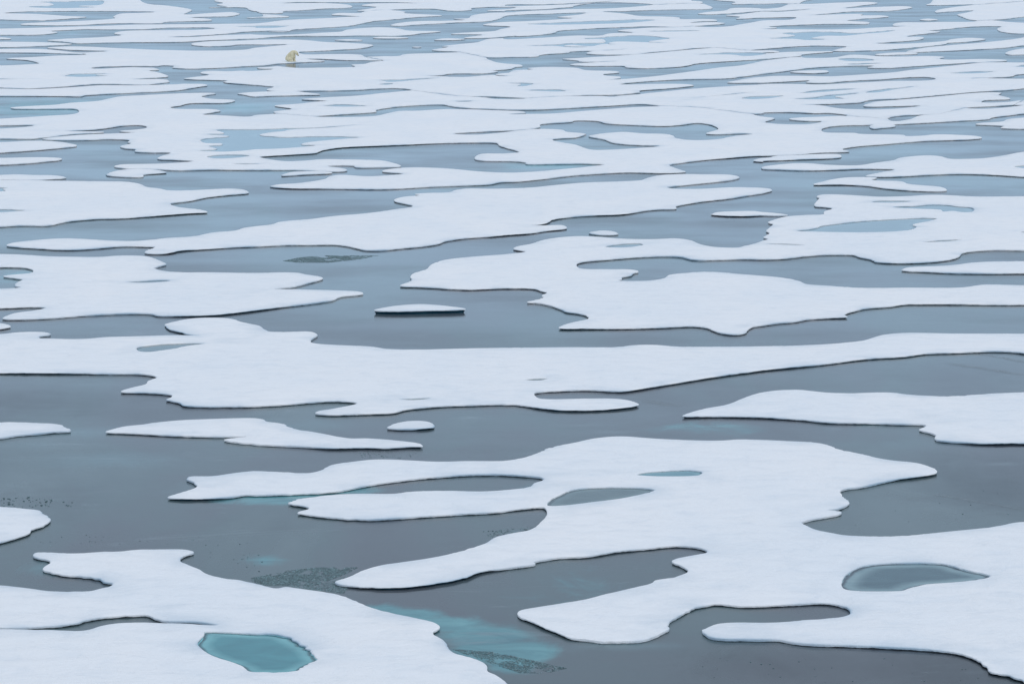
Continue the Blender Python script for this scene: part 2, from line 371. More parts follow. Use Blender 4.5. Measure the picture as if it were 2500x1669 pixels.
OUTLINES = [
[-54904,212250,-210,-843,104,-813,302,-1001,20,-285,-542,54,-413,1326,-142,129,24,-1509,-1144,-850,38,-312,92,-268,319,-282,92,-266,36,-310,-1143,708,128,-1078,627,-833,-236,-456,135,-639,218,-636,598,-448,-247,-956,729,-2729,401,-1400,242,-752,535,-616,-228,-433,167,-766,290,-943,352,-199,219,647,437,-658,226,625,531,-1115,-264,-259,98,-448,695,-414,54,-946,-316,536,-1295,14,-83,-148,55,-247,81,-194,1060,-1344,297,1267,630,-1273,1260,-38,830,-1256,1054,0,74,586,316,-575,442,-45,211,-566,87,-572,-268,505,-489,21,-144,-627,-1132,20,-514,1193,-45,-575,-1018,-21,-135,-832,467,-554,114,-406,71,-553,-410,-137,-139,191,-350,1327,-102,269,-807,1023,-183,488,-159,716,-117,333,-471,56,38,-430,255,-766,469,-416,-248,-404,178,-816,246,-871,180,-533,375,-234,459,-795,-188,-458,135,-1372,295,-1179,360,-1206,338,856,180,-207,261,-717,-425,-1204,967,-502,-53,-813,-484,-230,96,-395,168,-456,647,-958,-240,-651,210,-826,291,-1039,381,-1167,191,-863,164,-582,425,-671,114,-633,-65,-329,71,-330,111,-356,571,-691,594,489,663,-1188,-295,-787,-878,-50,19,-216,158,-654,440,-1605,339,-1121,368,-663,306,-117,407,-838,403,-46,388,-493,60,-139,95,-483,59,-165,364,-512,1057,-32,391,-629,-55,-1136,-759,-26,-164,195,-195,860,-70,200,-367,532,-1210,4,44,-575,168,-676,388,-1405,214,-711,187,-503,666,-94,245,780,103,-286,49,-411,-136,-358,387,-234,56,-138,26,-150,-109,-384,437,-375,-46,-560,-241,378,-471,47,-83,193,-46,364,-79,214,-503,456,-101,-28,87,-486,648,-2386,382,-1300,118,152,-208,433,-21,262,414,-8,232,-524,87,-825,153,-556,-423,682,-99,-479,34,-165,126,-405,81,-343,258,-804,82,-411,699,-618,303,-757,-302,-324,-290,350,10,-163,120,-508,1296,-4698,391,-1324,704,-709,-40,-305,140,-361,36,-179,-259,-414,46,-329,262,-994,285,-979,266,-472,52,-609,157,-670,2275,-8206,183,-562,140,-249,19,-379,112,-446,147,-515,166,-421,305,247,347,-294,75,-192,43,-246,-56,-317,-464,-25,-4,-203,253,-967,178,-558,223,-234,5,-628,275,-1048,489,-1719,104,-237,277,-115,-4,-368,-174,16,62,-253,110,-234,34,196,213,5,217,-386,85,-238,-48,-610,58,-158,841,-29,179,-223,431,-26,293,-354,-137,-286,-150,187,-279,6,-90,-226,-845,-4,-386,524,35,-183,119,-453,482,-1735,123,-409,74,-187,165,-241,216,-85,-7,-274,271,-526,216,204,206,-5,150,-189,63,193,467,-46,172,-250,125,-442,42,-96,210,-112,-80,-361,49,-281,112,-283,172,-80,165,-251,-71,-207,72,-413,419,-594,23,-139,-86,-51,5,-65,28,-71,379,-239,77,193,242,6,89,-177,-42,-414,-754,-15,-181,-190,-402,256,-146,378,-47,189,-34,271,-47,95,-461,87,-129,294,123,68,-2,61,-46,104,-806,376,79,-377,197,-724,186,-636,72,-192,288,-65,146,-185,384,-28,445,-655,-123,-164,17,-84,66,-151,343,-353,89,-206,-156,-323,-141,175,-291,56,-29,80,-88,385,71,110,-9,69,-45,79,-604,-70,80,-345,104,-299,388,-279,189,-465,130,-127,68,-173,-61,-340,-345,14,33,-166,157,-576,105,-352,68,-178,165,-226,266,-26,431,-667,185,-175,18,-196,-116,-726,-390,498,-79,-182,35,-232,93,-358,239,-856,123,-376,737,95,274,-250,-11,-250,-329,-17,-200,-482,-243,121,14,-124,70,-286,161,-585,92,-301,119,-170,70,157,186,16,3,67,-24,57,-158,89,-19,255,209,34,118,311,421,19,-12,106,-101,178,98,361,529,45,0,240,-100,162,-49,173,48,223,235,-140,231,337,157,-13,273,-329,652,159,57,-101,48,-193,34,-324,-31,-103,28,-91,105,-62,292,-468,470,-85,-205,-914,-151,3,-122,150,-64,-150,-231,-6,-167,160,-359,9,-254,325,-241,-325,-492,-9,-59,-157,-168,155,-205,-1,-11,-82,23,-115,34,-87,213,-52,154,-291,403,-38,193,-433,130,-178,236,-171,358,-34,91,-223,36,-135,3,-71,-65,-46,10,-245,-64,-122,-887,246,-150,285,-43,-441,-429,-205,-49,-156,104,-276,4,-145,-137,-143,-132,131,-358,-3,10,-187,126,-482,705,-2540,87,-292,77,-186,212,-159,525,-5,129,-135,217,-3,57,134,196,26,162,403,242,4,128,-136,208,-28,27,-62,93,-349,71,-200,59,-426,-23,-69,-202,138,-95,-137,-405,3,-383,406,-152,-265,-139,131,-118,-138,-193,137,-403,-5,3,-119,99,-398,181,-633,79,-200,294,-155,401,-8,150,-132,310,266,348,5,349,-263,227,-22,35,-96,-22,-145,-403,-320,21,-157,36,-125,163,-241,112,-314,389,-325,94,-234,202,71,325,-335,415,-15,203,-131,77,-211,95,-91,-46,-376,6,-430,6,-71,51,-211,6,-76,-72,-142,-235,121,-134,221,-539,418,-31,94,-16,178,-19,52,-222,179,-268,463,-114,48,-20,44,-1,42,94,75,-11,111,-35,77,-145,6,-58,-121,-330,25,-94,271,-128,164,-149,328,-66,181,-110,380,-39,81,-196,5,-37,-255,-422,136,-125,126,-82,-12,15,-152,108,-417,283,-1019,78,-266,45,-123,11,259,58,77,-7,303,159,283,131,6,221,-205,16,-150,-78,-694,22,-158,72,-149,-7,-207,45,-154,2,-44,-82,-137,-127,107,-153,-155,149,-161,45,-92,38,-156,91,-137,18,-150,-64,-290,23,-131,362,-1332,135,-437,259,-86,30,-62,35,-229,133,-66,61,-122,-1,-173,-88,-236,-136,-36,24,-161,80,-296,32,-83,-11,203,152,147,56,298,49,21,100,-105,244,-24,47,-98,54,-238,37,-82,300,-38,30,-69,24,-102,21,-235,47,-114,236,-7,19,752,66,41,90,311,213,11,502,-464,55,-129,6,-235,26,-69,509,-488,5,-134,-67,-141,-145,-47,-110,141,-147,8,-79,-133,-84,-387,24,-142,62,-163,14,-75,-35,-221,35,-100,96,-143,-229,-542,-137,-110,-121,67,-38,66,-32,142,-25,64,-160,226,-36,93,-25,104,-3,189,-19,99,-25,72,-455,154,-21,42,-14,97,28,124,-195,93,-41,98,2,171,-14,65,-22,39,-182,-13,-77,-226,22,-285,-61,-206,-74,-41,7,-111,90,-363,66,-186,143,44,63,-101,110,-317,32,-223,24,-65,185,-17,52,98,117,-99,360,-6,30,-38,23,-147,87,-184,-38,-239,-331,98,-135,-198,-315,-102,104,-409,468,-1688,91,-309,35,-88,428,40,198,-114,206,-336,-31,-385,-144,2,-126,179,-331,0,-15,-71,32,-147,91,-336,748,-2701,102,-345,235,-113,68,-125,-101,-317,-3,-152,58,-238,292,-1058,77,-258,36,-91,93,-97,149,165,60,94,122,431,63,37,0,68,-26,84,-202,239,-17,35,-11,77,20,185,118,129,18,445,92,128,21,236,-16,55,-81,87,-88,53,-108,165,-95,205,-344,121,8,198,-115,225,-23,79,-15,84,41,162,387,-329,203,-22,135,-230,16,-58,-4,-33,-59,-50,86,-118,132,157,202,-100,14,-30,-1,-28,-122,-116,6,-37,48,-152,27,-41,115,4,21,229,54,0,18,-54,9,-171,65,-200,48,-111,249,-269,82,-29,27,-65,27,-146,46,-154,-46,-103,-380,-22,-160,-263,7,-96,32,-69,76,-115,74,-41,56,-122,-13,-87,-100,-97,-3,-207,-28,-83,-230,-184,-19,-128,-74,58,-204,-14,-16,-87,55,-360,-10,-153,-149,-82,-177,36,19,-102,71,-267,1031,-3722,92,-314,58,-163,44,-145,296,-217,126,-29,50,-97,41,-269,23,-82,90,-93,129,107,276,0,34,-42,13,-77,7,-326,-18,-132,34,-191,-12,-106,-56,-78,-467,-133,-61,-84,11,-71,43,-150,78,-150,16,-175,35,-157,450,-1623,28,-85,15,-20,74,118,212,59,26,-36,151,-348,33,-55,140,-70,167,41,26,-55,6,-78,-75,-101,-12,-120,25,-61,93,-87,104,-204,156,45,159,-157,233,-68,89,-72,53,-132,38,-51,223,-71,92,-154,54,2,68,89,33,-77,-18,-124,6,-30,13,-18,50,10,16,176,67,76,80,-10,31,-57,28,-94,8,-76,-17,-63,-94,-90,-19,-79,9,-174,19,-86,49,-164,-8,-356,-152,-216,-74,-8,-35,32,-100,163,-296,134,-25,80,-36,195,-1,146,-14,63,-45,65,-127,67,-33,64,-4,75,31,115,-18,53,-119,151,-10,61,21,127,-9,49,-17,37,-89,67,-334,64,-44,73,0,107,-35,67,-190,88,-137,155,-53,-6,-99,-202,-77,-48,15,-81,52,-196,317,-1142,67,-216,108,-98,113,149,23,-13,22,-51,-19,-74,-57,-34,-58,-306,4,-65,26,-87,234,-181,56,-13,168,-150,30,-45,35,-97,16,-70,5,-48,-18,-70,-202,-160,2,-63,24,-155,49,-160,-34,-74,6,-72,59,-226,900,-3243,44,-151,32,-76,112,-11,86,45,264,285,133,89,452,5,121,87,217,248,193,89,279,-43,253,-125,54,3,4,16,-7,30,-51,89,-1,26,154,-32,140,270,-18,111,-26,68,-145,100,-31,95,-29,115,-8,53,5,44,114,105,114,3,215,-216,63,-2,10,56,-22,475,7,41,21,-28,52,-224,40,-127,37,-47,29,82,-3,60,-31,104,-96,196,-14,49,-8,75,5,116,25,101,87,111,209,-55,119,-108,120,-225,106,-153,417,-275,350,-189,438,-389,562,-349,335,-127,5,133,44,142,336,689,106,272,26,143,-7,93,-20,83,-91,123,-331,306,-430,626,-204,242,-217,154,-290,113,-174,155,-32,55,-12,45,-5,48,37,231,94,225,174,217,423,206,444,54,56,50,122,-2,63,-48,291,-3,55,-47,161,-4,54,-47,161,-3,62,-48,275,-54,192,-114,53,-89,10,-48,2,-48,-41,-142,-196,-342,-231,-126,-46,-88,-28,-154,-6,-213,9,-300,41,-649,34,-280,79,-355,29,-228,-5,-199,-52,-240,-155,-351,-405,-648,-177,-213,-324,-267,-80,-127,-40,-143,-4,-196,12,-100,15,-69,23,-73,29,-53,134,-123,172,-80,130,-43,229,1,298,167,95,125,217,383,174,169,240,4,227,-81,225,2,55,55,37,102,5,91,-9,236,2,75,23,104,38,76,136,130,236,94,161,121,82,9,38,52,12,98,-15,165,-65,334,-47,170,-84,173,-262,304,-34,67,-8,56,36,114,134,142,186,142,144,7,122,110,52,234,48,428,2,410,-12,131,-18,126,-77,322,-57,174,-51,117,-74,58,-315,-562,-242,-552,-82,-88,-57,100,-25,158,-10,167,-22,1095,-20,465,-27,264,-54,309,-102,395,-111,341,-235,664,-164,407,-132,286,-266,397,-76,173,-105,329,-90,340,-111,494,-116,611,-143,898,-92,665,-85,733,-42,610,3,223,43,361,108,277,167,217,256,148,368,-2,272,-146,271,-300,135,-261,81,-265,26,-123,23,-161,26,-358,11,-584,5,-1127,14,-319,23,-249,25,-159,43,-189,158,-498,49,-200,21,-130,11,-149,0,-158,-37,-574,6,-138,19,-161,64,-223,182,-434,30,-109,14,-92,-9,-84,-38,-86,-281,-242,-6,-53,130,7,176,106,253,2,140,-144,54,-129,29,-143,28,-186,81,-656,70,-369,112,-427,26,59,11,-31,45,-331,121,-572,28,-67,58,-56,209,-2,70,104,22,80,5,87,-6,134,-46,456,0,153,17,111,237,249,364,859,113,159,273,239,75,115,63,190,15,105,7,151,-8,217,-20,213,-45,362,-50,302,-81,326,-133,302,-210,293,-126,123,-147,64,-694,-170,-28,62,-5,77,67,257,115,239,134,138,225,-3,360,-178,499,0,74,60,783,-1,261,-193,199,-250,46,-122,-333,-33,-71,57,-140,2,-261,-129,-89,-120,-47,-122,-82,-313,-51,-300,-11,-136,-1,-132,7,-97,18,-98,260,-506,39,-140,17,-182,-2,-177,-23,-205,-192,-992,-57,-354,-2,-64,6,-64,19,-50,150,15,-26,-294,-7,-414,-10,-213,-22,-141,-34,-60,-98,0,-185,121,-57,-45,-56,-193,-27,-146,-21,-213,-1,-137,13,-104,18,-75,53,-107,110,-150,345,-348,35,-78,-4,-72,-181,-131,-282,-524,-530,-595,-156,-219,-60,-124,-65,-198,-77,-310,-85,-457,-74,-177,-60,-201,-130,-128,-253,-3,-428,-160,-128,-4,-39,-37,-399,-43,-45,-39,-401,0,-125,-43,-157,-127,-399,-502,-289,-166,-942,-684,-300,-115,-271,39,-55,36,-184,-1,-219,-116,-406,-292,-177,-75,-156,-2,-83,65,1,50,32,58,96,84,187,85,67,94,43,186,-7,119,-21,110,-34,114,-48,109,-117,132,-71,47,-254,4,-95,97,-24,63,-12,51,8,88,25,46,158,91,50,131,5,170,-22,278,-159,100,-49,-39,-82,11,-35,82,-76,301,-24,57,-38,41,-96,-2,-65,-113,-88,-65,-89,-285,46,-64,183,-57,63,-91,88,-71,30,-50,14,-63,-2,-69,-44,-149,-30,-206,-24,-46,-192,-46,-119,-81,-4,-15,12,-41,72,-107,-2,-58,-97,-84,-179,-57,0,-61,50,-80,23,-71,-12,-230,-176,-254,-120,-84,-175,-4,-110,-106,-63,-7,-62,-76,-15,-42,8,-51,76,-128,11,-34,3,-30,-31,-69,-95,-97,5,-24,13,-22,84,-60,59,-114,30,-40,46,-12,44,35,34,-32,10,-33,11,-74,41,-105,33,-138,54,-100,27,-79,45,-210,19,-113,9,-22,143,-50,197,-142,50,-64,76,-131,75,-190,51,-70,137,58,267,32,144,-157,57,-11,215,-137,116,-149,94,21,157,-126,102,4,147,230,-4,53,-10,36,-83,140,-17,46,-11,247,6,93,31,74,121,85,10,46,-9,193,-14,96,-21,105,-24,77,-22,47,-43,74,-36,34,7,20,142,-36,619,-284,349,-301,110,-72,145,-38,351,1,71,37,78,73,65,120,59,226,26,235,-4,136,-19,100,-34,95,-122,238,-12,44,-8,51,2,73,74,125,193,166,127,241,53,45,72,-1,329,-147,281,0,43,36,97,4,165,120,203,390,72,84,165,82,145,3,51,37,245,-41,129,-120,43,-120,13,-100,-13,-106,-49,-157,-105,-216,-135,-116,-181,-3,-43,-35,-156,-3,-36,-34,-406,-39,-129,-76,-62,-82,-46,-140,-27,-185,-12,-171,2,-238,12,-132,25,-117,132,-319,30,-99,10,-80,2,-71,-24,-162,-73,-208,-170,-337,-410,-378,-136,-237,-56,-174,-3,-45,7,-51,35,-73,237,-269,236,-462,83,-83,58,-3,250,176,448,154,76,3,40,29,344,2,179,66,144,156,251,361,345,321,268,208,125,256,149,379,94,110,96,70,178,70,199,1,192,-100,149,0,334,168,193,-1,203,-100,118,0,67,39,81,76,94,174,173,576,235,480,33,109,5,74,-45,79,-99,38,-207,1,-134,85,-85,184,-95,449,-97,305,-73,152,-59,81,-145,88,-85,-42,-99,-117,-101,-170,-113,-278,-52,-176,-27,-134,-20,-172,-12,-340,-8,-91,-19,-101,-35,-84,-70,-100,-173,-159,-223,-362,-157,-215,-208,-141,-198,-37,-134,78,-71,98,-40,86,-17,9,-86,-93,-347,-256,-139,-199,-164,-290,-92,-101,-71,-37,-184,0,-92,37,-22,44,20,43,156,115,162,168,264,372,95,180,126,297,181,511,140,266,262,188,262,76,17,-22,-10,-41,-307,-314,246,-21,65,56,33,119,0,88,-12,187,4,105,53,214,108,209,539,797,101,213,57,201,53,264,211,1373,38,187,60,185,318,736,248,706,85,159,283,351,87,160,14,89,-6,91,-53,141,-492,567,-80,115,-71,151,-31,153,-2,115,19,343,-11,139,-27,149,-117,383,-202,414,147,234,428,377,179,0,125,-190,73,-230,99,-377,80,-223,55,-70,168,6,132,167,65,211,12,96,2,100,-3,179,-15,314,3,197,27,166,58,163,161,242,195,169,120,62,214,-5,61,-99,13,-87,2,-87,-7,-132,-27,-258,-69,-375,-52,-159,-104,-180,-261,-352,-23,-65,-9,-77,2,-52,14,-63,64,-124,249,-270,8,35,12,274,15,139,31,128,38,75,110,121,290,114,192,164,167,287,339,748,112,159,16,100,29,492,91,549,108,461,91,302,194,500,-20,13,-351,-660,-299,-414,-333,-354,-542,-452,-170,-60,-90,133,-22,171,-5,185,3,190,17,149,37,109,80,86,570,3,442,358,380,483,801,1369,6,-19,-11,-58,-92,-249,-366,-863,-12,-46,5,-19,195,223,141,0,182,-125,221,-247,147,-235,122,-279,64,-249,64,69,137,-49,147,334,107,-69,42,29,149,337,143,-52,189,13,53,116,28,153,32,406,5,276,-25,200,-143,358,-12,130,9,177,45,344,85,488,129,539,96,236,42,-95,28,-198,73,-1098,49,-408,57,-206,180,-415,42,-227,2,-120,-20,-197,-110,-535,-19,-133,-5,-96,2,-70,26,-85,208,-21,307,170,156,8,228,170,155,-5,67,-144,59,133,34,-137,59,167,31,-175,23,43,40,174,89,648,108,606,101,435,103,354,121,359,210,540,392,816,217,352,263,343,520,489,383,216,413,0,80,-79,119,-213,70,-268,22,-422,-13,-272,-31,-342,-101,-836,-123,-840,-105,-641,-155,-895,-74,-387,-40,-174,-114,-419,-28,-121,-16,-119,5,-103,32,-64,217,-3,200,110,97,9,355,276,82,14,174,179,80,121,255,533,109,148,84,22,117,134,302,611,103,143,403,206,893,872,210,131,299,71,182,183,141,21,70,108,16,53,8,82,-22,124,-89,131,25,60,105,95,115,173,81,25,82,123,17,59,14,80,18,201,-78,157,54,106,273,0,133,-142,59,-143,-8,-60,-23,-96,-54,-163,-90,-171,-141,-164,-32,-83,-12,-57,7,-14,439,417,227,135,476,147,961,760,10,26,-3,20,-281,223,-80,190,-81,26,-36,137,-1,149,14,60,21,47,155,211,91,49,-15,99,-76,69,9,78,52,78,364,5,61,-90,67,-260,345,-77,51,81,11,100,-81,53,-35,295,233,111,92,-158,38,-180,89,-110,53,-262,-7,-90,-20,-79,-97,-186,-36,-114,-35,-241,21,-64,508,431,24,67,33,224,82,101,113,-52,94,69,317,1,47,-66,126,4,19,30,51,183,43,95,10,42,-114,248,17,216,21,82,26,68,178,31,123,-306,32,62,44,143,1212,4369,71,275,10,110,-162,95,-94,-80,-267,-7,-83,-78,-336,-9,-58,-116,-28,-218,-55,-78,-183,91,-152,240,-147,0,-121,-80,-288,164,-94,-95,-138,-193,-33,-82,-24,-388,12,-136,94,-98,221,-4,261,-171,111,-263,56,-280,75,-29,80,-290,117,-120,-17,-83,-22,-38,-285,-167,-113,2,-50,74,-312,4,-96,385,-191,-71,-54,95,-48,225,-1,367,18,160,52,201,9,58,-70,130,-38,206,-215,287,10,46,88,94,103,31,27,66,31,146,-12,231,-63,135,4,172,-55,195,223,60,195,167,229,-2,62,-83,81,72,87,269,58,133,-10,114,-44,109,-280,97,-25,107,26,162,90,383,120,80,26,62,58,232,42,46,39,-131,-30,-276,41,-122,409,-112,449,-952,132,-108,85,-239,304,-14,110,-81,48,72,23,142,23,26,17,-182,-38,-132,5,-83,74,-10,89,100,60,158,121,426,665,2402,48,190,16,102,-169,315,-75,-10,-136,-171,-112,111,58,137,-35,122,-217,-69,-131,378,10,244,-85,152,1,83,33,156,-97,420,-298,-4,-26,-67,56,-44,14,-142,-206,-130,-163,179,-116,-75,-17,160,50,106,136,114,165,27,204,373,682,209,165,-114,98,-277,106,-33,6,-411,52,-246,442,-8,48,83,87,283,365,1318,49,199,14,100,-160,39,-114,392,-82,14,-127,-145,21,-93,-19,-55,-127,-108,-367,-107,-50,391,5,53,51,168,4,88,-316,436,-77,-5,-132,-147,-49,71,-163,539,14,60,95,98,19,112,-22,30,-125,-12,-98,-186,-109,-114,-204,-30,-52,-131,-16,-179,-34,-144,-106,-232,313,-55,15,-188,104,-18,48,-119,55,-216,-19,-55,-282,89,-45,96,-216,8,-55,99,-165,-5,-90,-86,-268,645,-93,446,-17,368,52,116,208,118,281,14,24,38,23,111,-41,119,60,141,123,-102,136,-314,380,1,148,214,321,-116,46,-98,185,101,39,-144,-14,-78,-28,-70,-270,73,-39,-62,14,-129,47,-127,367,-2,52,61,7,168,22,77,248,335,168,120,438,1,135,-130,119,-396,157,-247,-7,-61,-71,-161,-12,-74,113,-1,134,454,1314,4741,99,386,18,118,-243,157,-346,-242,-226,-3,-216,241,-196,55,98,176,97,71,154,368,64,81,202,-7,55,-145,-30,-208,121,-134,586,123,71,112,110,360,375,1350,217,852,-231,-92,-75,250,-306,155,-119,495,-122,45,-59,196,63,156,58,41,554,-141,156,-382,176,-171,-22,-217,45,69,160,531,544,1973,61,291,29,346,-87,119,-2,374,-98,169,-507,167,-67,217,410,235,160,274,287,0,69,-143,314,63,108,326,211,755,125,482,23,142,-308,-103,-57,147,-424,167,0,280,-56,74,34,199,65,186,60,37,170,-16,104,-293,222,96,29,157,-19,500,-337,368,9,79,43,58,421,3,57,-152,434,-209,95,301,59,243,-1,233,126,330,-65,89,19,125,62,147,127,84,41,107,25,115,-160,41,-141,-274,-200,-174,-172,178,13,148,57,198,143,210,-80,217,-328,184,-231,-316,-153,-11,-174,535,34,455,-135,15,-515,-356,-99,-164,-53,-162,-35,-306,35,-326,194,-213,81,-338,-18,-113,-59,-138,-541,-45,-50,453,-150,46,-123,310,-82,-144,-71,-205,-29,-124,-15,-267,-91,-581,16,-187,-41,-103,-240,0,9,102,84,110,-2,91,-414,23,-38,277,-178,43,-90,290,-281,-137,-113,247,228,229,52,-146,246,-3,137,157,400,9,169,198,30,108,0,118,-92,97,24,277,-139,66,8,64,75,168,-34,222,-206,-152,-180,35,9,63,25,51,164,85,48,151,68,292,28,238,52,99,138,-4,104,-309,194,-188,544,-6,57,37,17,115,-206,48,25,157,78,209,356,-309,184,112,142,296,157,16,83,-237,-262,-141,-18,-245,65,-57,332,334,132,-102,174,123,156,288,92,40,185,-338,569,-19,79,-310,106,-57,15,-287,134,47,115,340,241,855,169,624,57,283,-287,-106,-87,-173,-88,-281,-165,-211,-298,-11,7,123,138,280,31,175,-142,344,7,228,151,254,750,25,151,297,154,180,196,666,90,393,-339,471,-143,576,9,67,44,77,222,11,101,-180,165,247,38,123,17,157,-93,76,-9,509,-143,17,-154,-175,-12,66,73,190,12,74,-70,43,-316,-373,-105,104,308,340,66,192,25,243,44,63,60,-178,276,121,79,-290,167,166,400,-122,75,209,186,642,354,1282,115,481,-311,845,528,87,84,138,48,215,-92,790,127,107,136,-195,68,122,54,224,-152,527,28,185,94,206,332,150,171,553,650,2338,198,749,63,291,-14,204,-182,-122,19,294,-393,-169,-75,224,-222,24,-12,422,-304,501,-389,23,-17,638,-99,426,220,370,758,-252,93,-702,321,-50,-9,-84,-74,-241,-1,-105,454,-23,58,-226,220,104,110,362,33,186,-56,744,-108,284,-442,30,-90,275,21,97,80,206,7,115,-411,294,-35,323,380,395,254,0,375,-734,347,-25,148,-338,91,269,153,527,1238,4463,235,882,132,618,212,634,109,714,113,316,29,123,-109,472,346,143,342,1177,540,1952,253,956,45,371,-497,-294,-335,603,-478,-296,-59,293,-578,15,-61,295,-882,332,-312,929,-290,-42,-53,-163,-28,-458,-102,-262,-433,-1,-49,288,-306,57,3,368,107,337,24,125,-217,-141,29,490,-317,-274,-189,626,-325,-309,-435,190,910,448,173,-594,93,276,50,320,-101,507,56,256,74,231,231,524,-114,289,474,151,285,-644,250,-60,-28,-168,-45,-86,-243,-86,-49,-174,23,-86,428,312,434,-634,437,-19,63,-307,441,-2,337,319,115,-319,685,-24,216,-655,-3,-94,-60,-158,-456,-350,-705,307,-109,-263,-77,-658,410,-22,77,-303,230,278,290,-581,223,185,66,-194,257,305,628,16,230,385,22,220,-223,-104,514,983,158,515,333,1186,478,1727,251,968,-162,835,172,156,136,-316,129,310,198,714,43,315,-287,540,479,38,123,373,188,663,147,579,44,263,-794,-288,-266,432,27,137,49,108,200,119,37,270,-649,-349,-442,597,232,488,289,7,115,-361,371,367,643,-1090,270,20,173,390,274,901,476,1731,143,579,64,399,-500,150,-22,1415,-125,146,39,677,-168,498,21,547,343,598,259,9,39,-359,225,334,123,-1528,247,-435,221,304,193,632,540,1939,335,1340,261,862,187,832,257,786,86,612,185,395,185,587,750,2686,293,1146,-970,37,602,410,-96,468,114,484,127,294,762,268,199,635,479,1695,708,2562,356,1368,-147,382,-518,-954,-205,-51,-7,304,236,277,65,165,30,232,-231,27,-309,-485,-16,294,409,701,977,170,173,656,281,953,72,579,283,696,256,852,1117,4026,275,1134,-295,-329,-18,516,-577,44,-63,553,-1499,-591,-156,-394,53,-503,-311,-457,-133,-807,-121,-473,-400,-153,78,1038,-206,323,488,997,76,239,147,627,175,514,316,268,105,263,29,189,-186,144,-43,1095,-1111,35,-467,901,1309,256,24,-552,853,-653,531,-1703,658,-45,38,-550,541,5,163,369,-476,246,-99,667,47,220,105,213,465,0,339,-1068,238,680,228,823,129,567,-168,525,446,747,-479,377,868,712,276,961,141,781,280,770,281,926,1586,5702,490,1863,162,798,-550,106,-84,-206,-61,-342,126,-265,-187,-470,-993,-76,-122,-307,-37,-220,288,-923,-242,-518,-834,724,82,429,267,261,85,202,65,338,-387,96,-43,980,469,362,85,-653,339,607,681,72,1061,1346,408,-195,323,1024,710,2533,1667,6098,129,527,-448,-349,155,1493,-745,-742,65,437,301,534,102,418,-251,138,-775,-1477,-611,-545,940,-355,-87,-482,-375,-892,-736,682,-42,1778,58,682,285,1236,-13,966,-1424,-5,-510,-787,-81,784,-1997,7,-563,-794,-991,16,-96,778,-463,-778,-966,-7,-252,778,-114,-174,-89,-343,-121,-610,-131,-386,-855,-850,-499,1259,1036,333,156,355,21,402,-2295,17,-151,-266,-68,-410,225,-589,-470,-492,35,-973,-275,-415,-382,23,-61,740,-1157,46,-190,932,296,985,-42,424,-2577,-22,-112,-249,-59,-410,414,-145,-61,-583,-533,-207,-359,-741,-50,272,138,1235,-795,85,-109,764,-1094,-28,-986,-1557,-142,154,173,1238,-71,193,-2785,0,-722,-781,-101,753,-782,28,-431,-791,-190,787,-2149,0,-132,-266,-37,-410,289,-431,-238,-474,-287,81,-293,1493,-859,-1544,-605,-30,-132,81,1,235,53,297,464,225,108,477,-59,266,-5903,5,-318,-666,-485,665,-501,-1521,-754,-333,707,-691,-15,-293,-82,-281,-567,-204,-25,-520,322,-196,-28,-530,-149,-738,-382,1376,-179,-103,-51,-270,-79,-927,-117,-217,-137,83,-91,1433,-610,-752,-886,16,-34,387,74,312,536,76,102,570,-773,172,-132,-241,-317,-1990,-485,-798,-648,-27,-187,726,-464,74,-241,1267,1540,226,521,849,204,1044,103,979,-354,1035,-998,0,-521,-787,-342,795,-5238,0,-468,-795,-305,787,-1150,7,-370,-794,-341,794,-823,-1555,-631,-60,-354,-1269,976,-1777,588,-58,294,-842,5,-390,-44,-196,-496,-39,-645,1494,-474,-27,-174,-609,-196,609,-373,-1197,-132,1195,-501,24,-98,-254,33,-456,561,-427,-2,-748,-43,-292,-260,-85,-572,1461,-668,502,872,478,-39,566,-581,140,-19,250,24,272,251,864,203,-663,321,719,555,-716,50,352,-18,252,-248,867,-2400,60,-51,286,67,444,503,145,28,257,-15,279,-167,147,-1847,-7,-253,-765,-489,762,-341,-787,-370,766,-493,-1548,-74,172,-13,340,15,610,-45,391,-693,64,-122,-280,14,-1206,-108,-804,-840,-302,41,-495,563,-86,338,-830,30,-525,-162,-843,-1126,1443,-1084,-842,-19,-379,37,-226,343,-812,907,-84,39,-196,-14,-386,-309,-700,-192,584,-555,-464,-456,501,-1077,2218,-1987,870,-41,229,14,385,274,762,500,-619,18,495,-234,830,383,936,1565,47,60,508,-130,271,-2180,-5,-683,-1581,-301,30,-712,1556,-1816,-5,-330,-790,-412,787,-1755,0,-64,-217,5,-1186,-100,-167,-508,1570,-2241,7,-90,-177,66,-535,387,-306,-138,-567,-511,25,-254,1433,-112,-538,-271,661,-4269,0,-34,-565,292,-839,-430,-274,41,-1294,-151,-173,-338,586,-512,-577,-390,770,-746,-747,-581,859,-355,1094,751,400,12,447,-118,310,-10840,7,-400,-978,140,-1270,213,-829,1030,-813,0,403,-211,1667,73,233,998,-1360,127,-592,18,-272,-205,-1563,-340,-78,-1780,1559,-494,1236,-287,-429,-119,497,-21,691,-208,786,77,689,-170,419,-2285,-59,23,-360,141,-355,1093,-56,143,-439,89,-495,-8,-125,-2810,1108,-397,778,-4389,0,128,-1551,-436,748,-357,-244,162,-826,149,-404,268,554,78,-276,141,-969,268,-254,109,-385,15,-229,-781,-79,-199,110,-922,2197,-1019,207,-78,583,822,78,-60,477,-119,249,-4515,23,-106,-281,75,-579,130,-546,431,-267,385,-1349,1385,-3127,1767,-200,79,-263,22,-305,-594,-73,-106,-715,-472,741,-725,-546,-1366,1377,-83,224,-56,285,21,526,-298,956,86,528,-478,1728,-1044,1856],
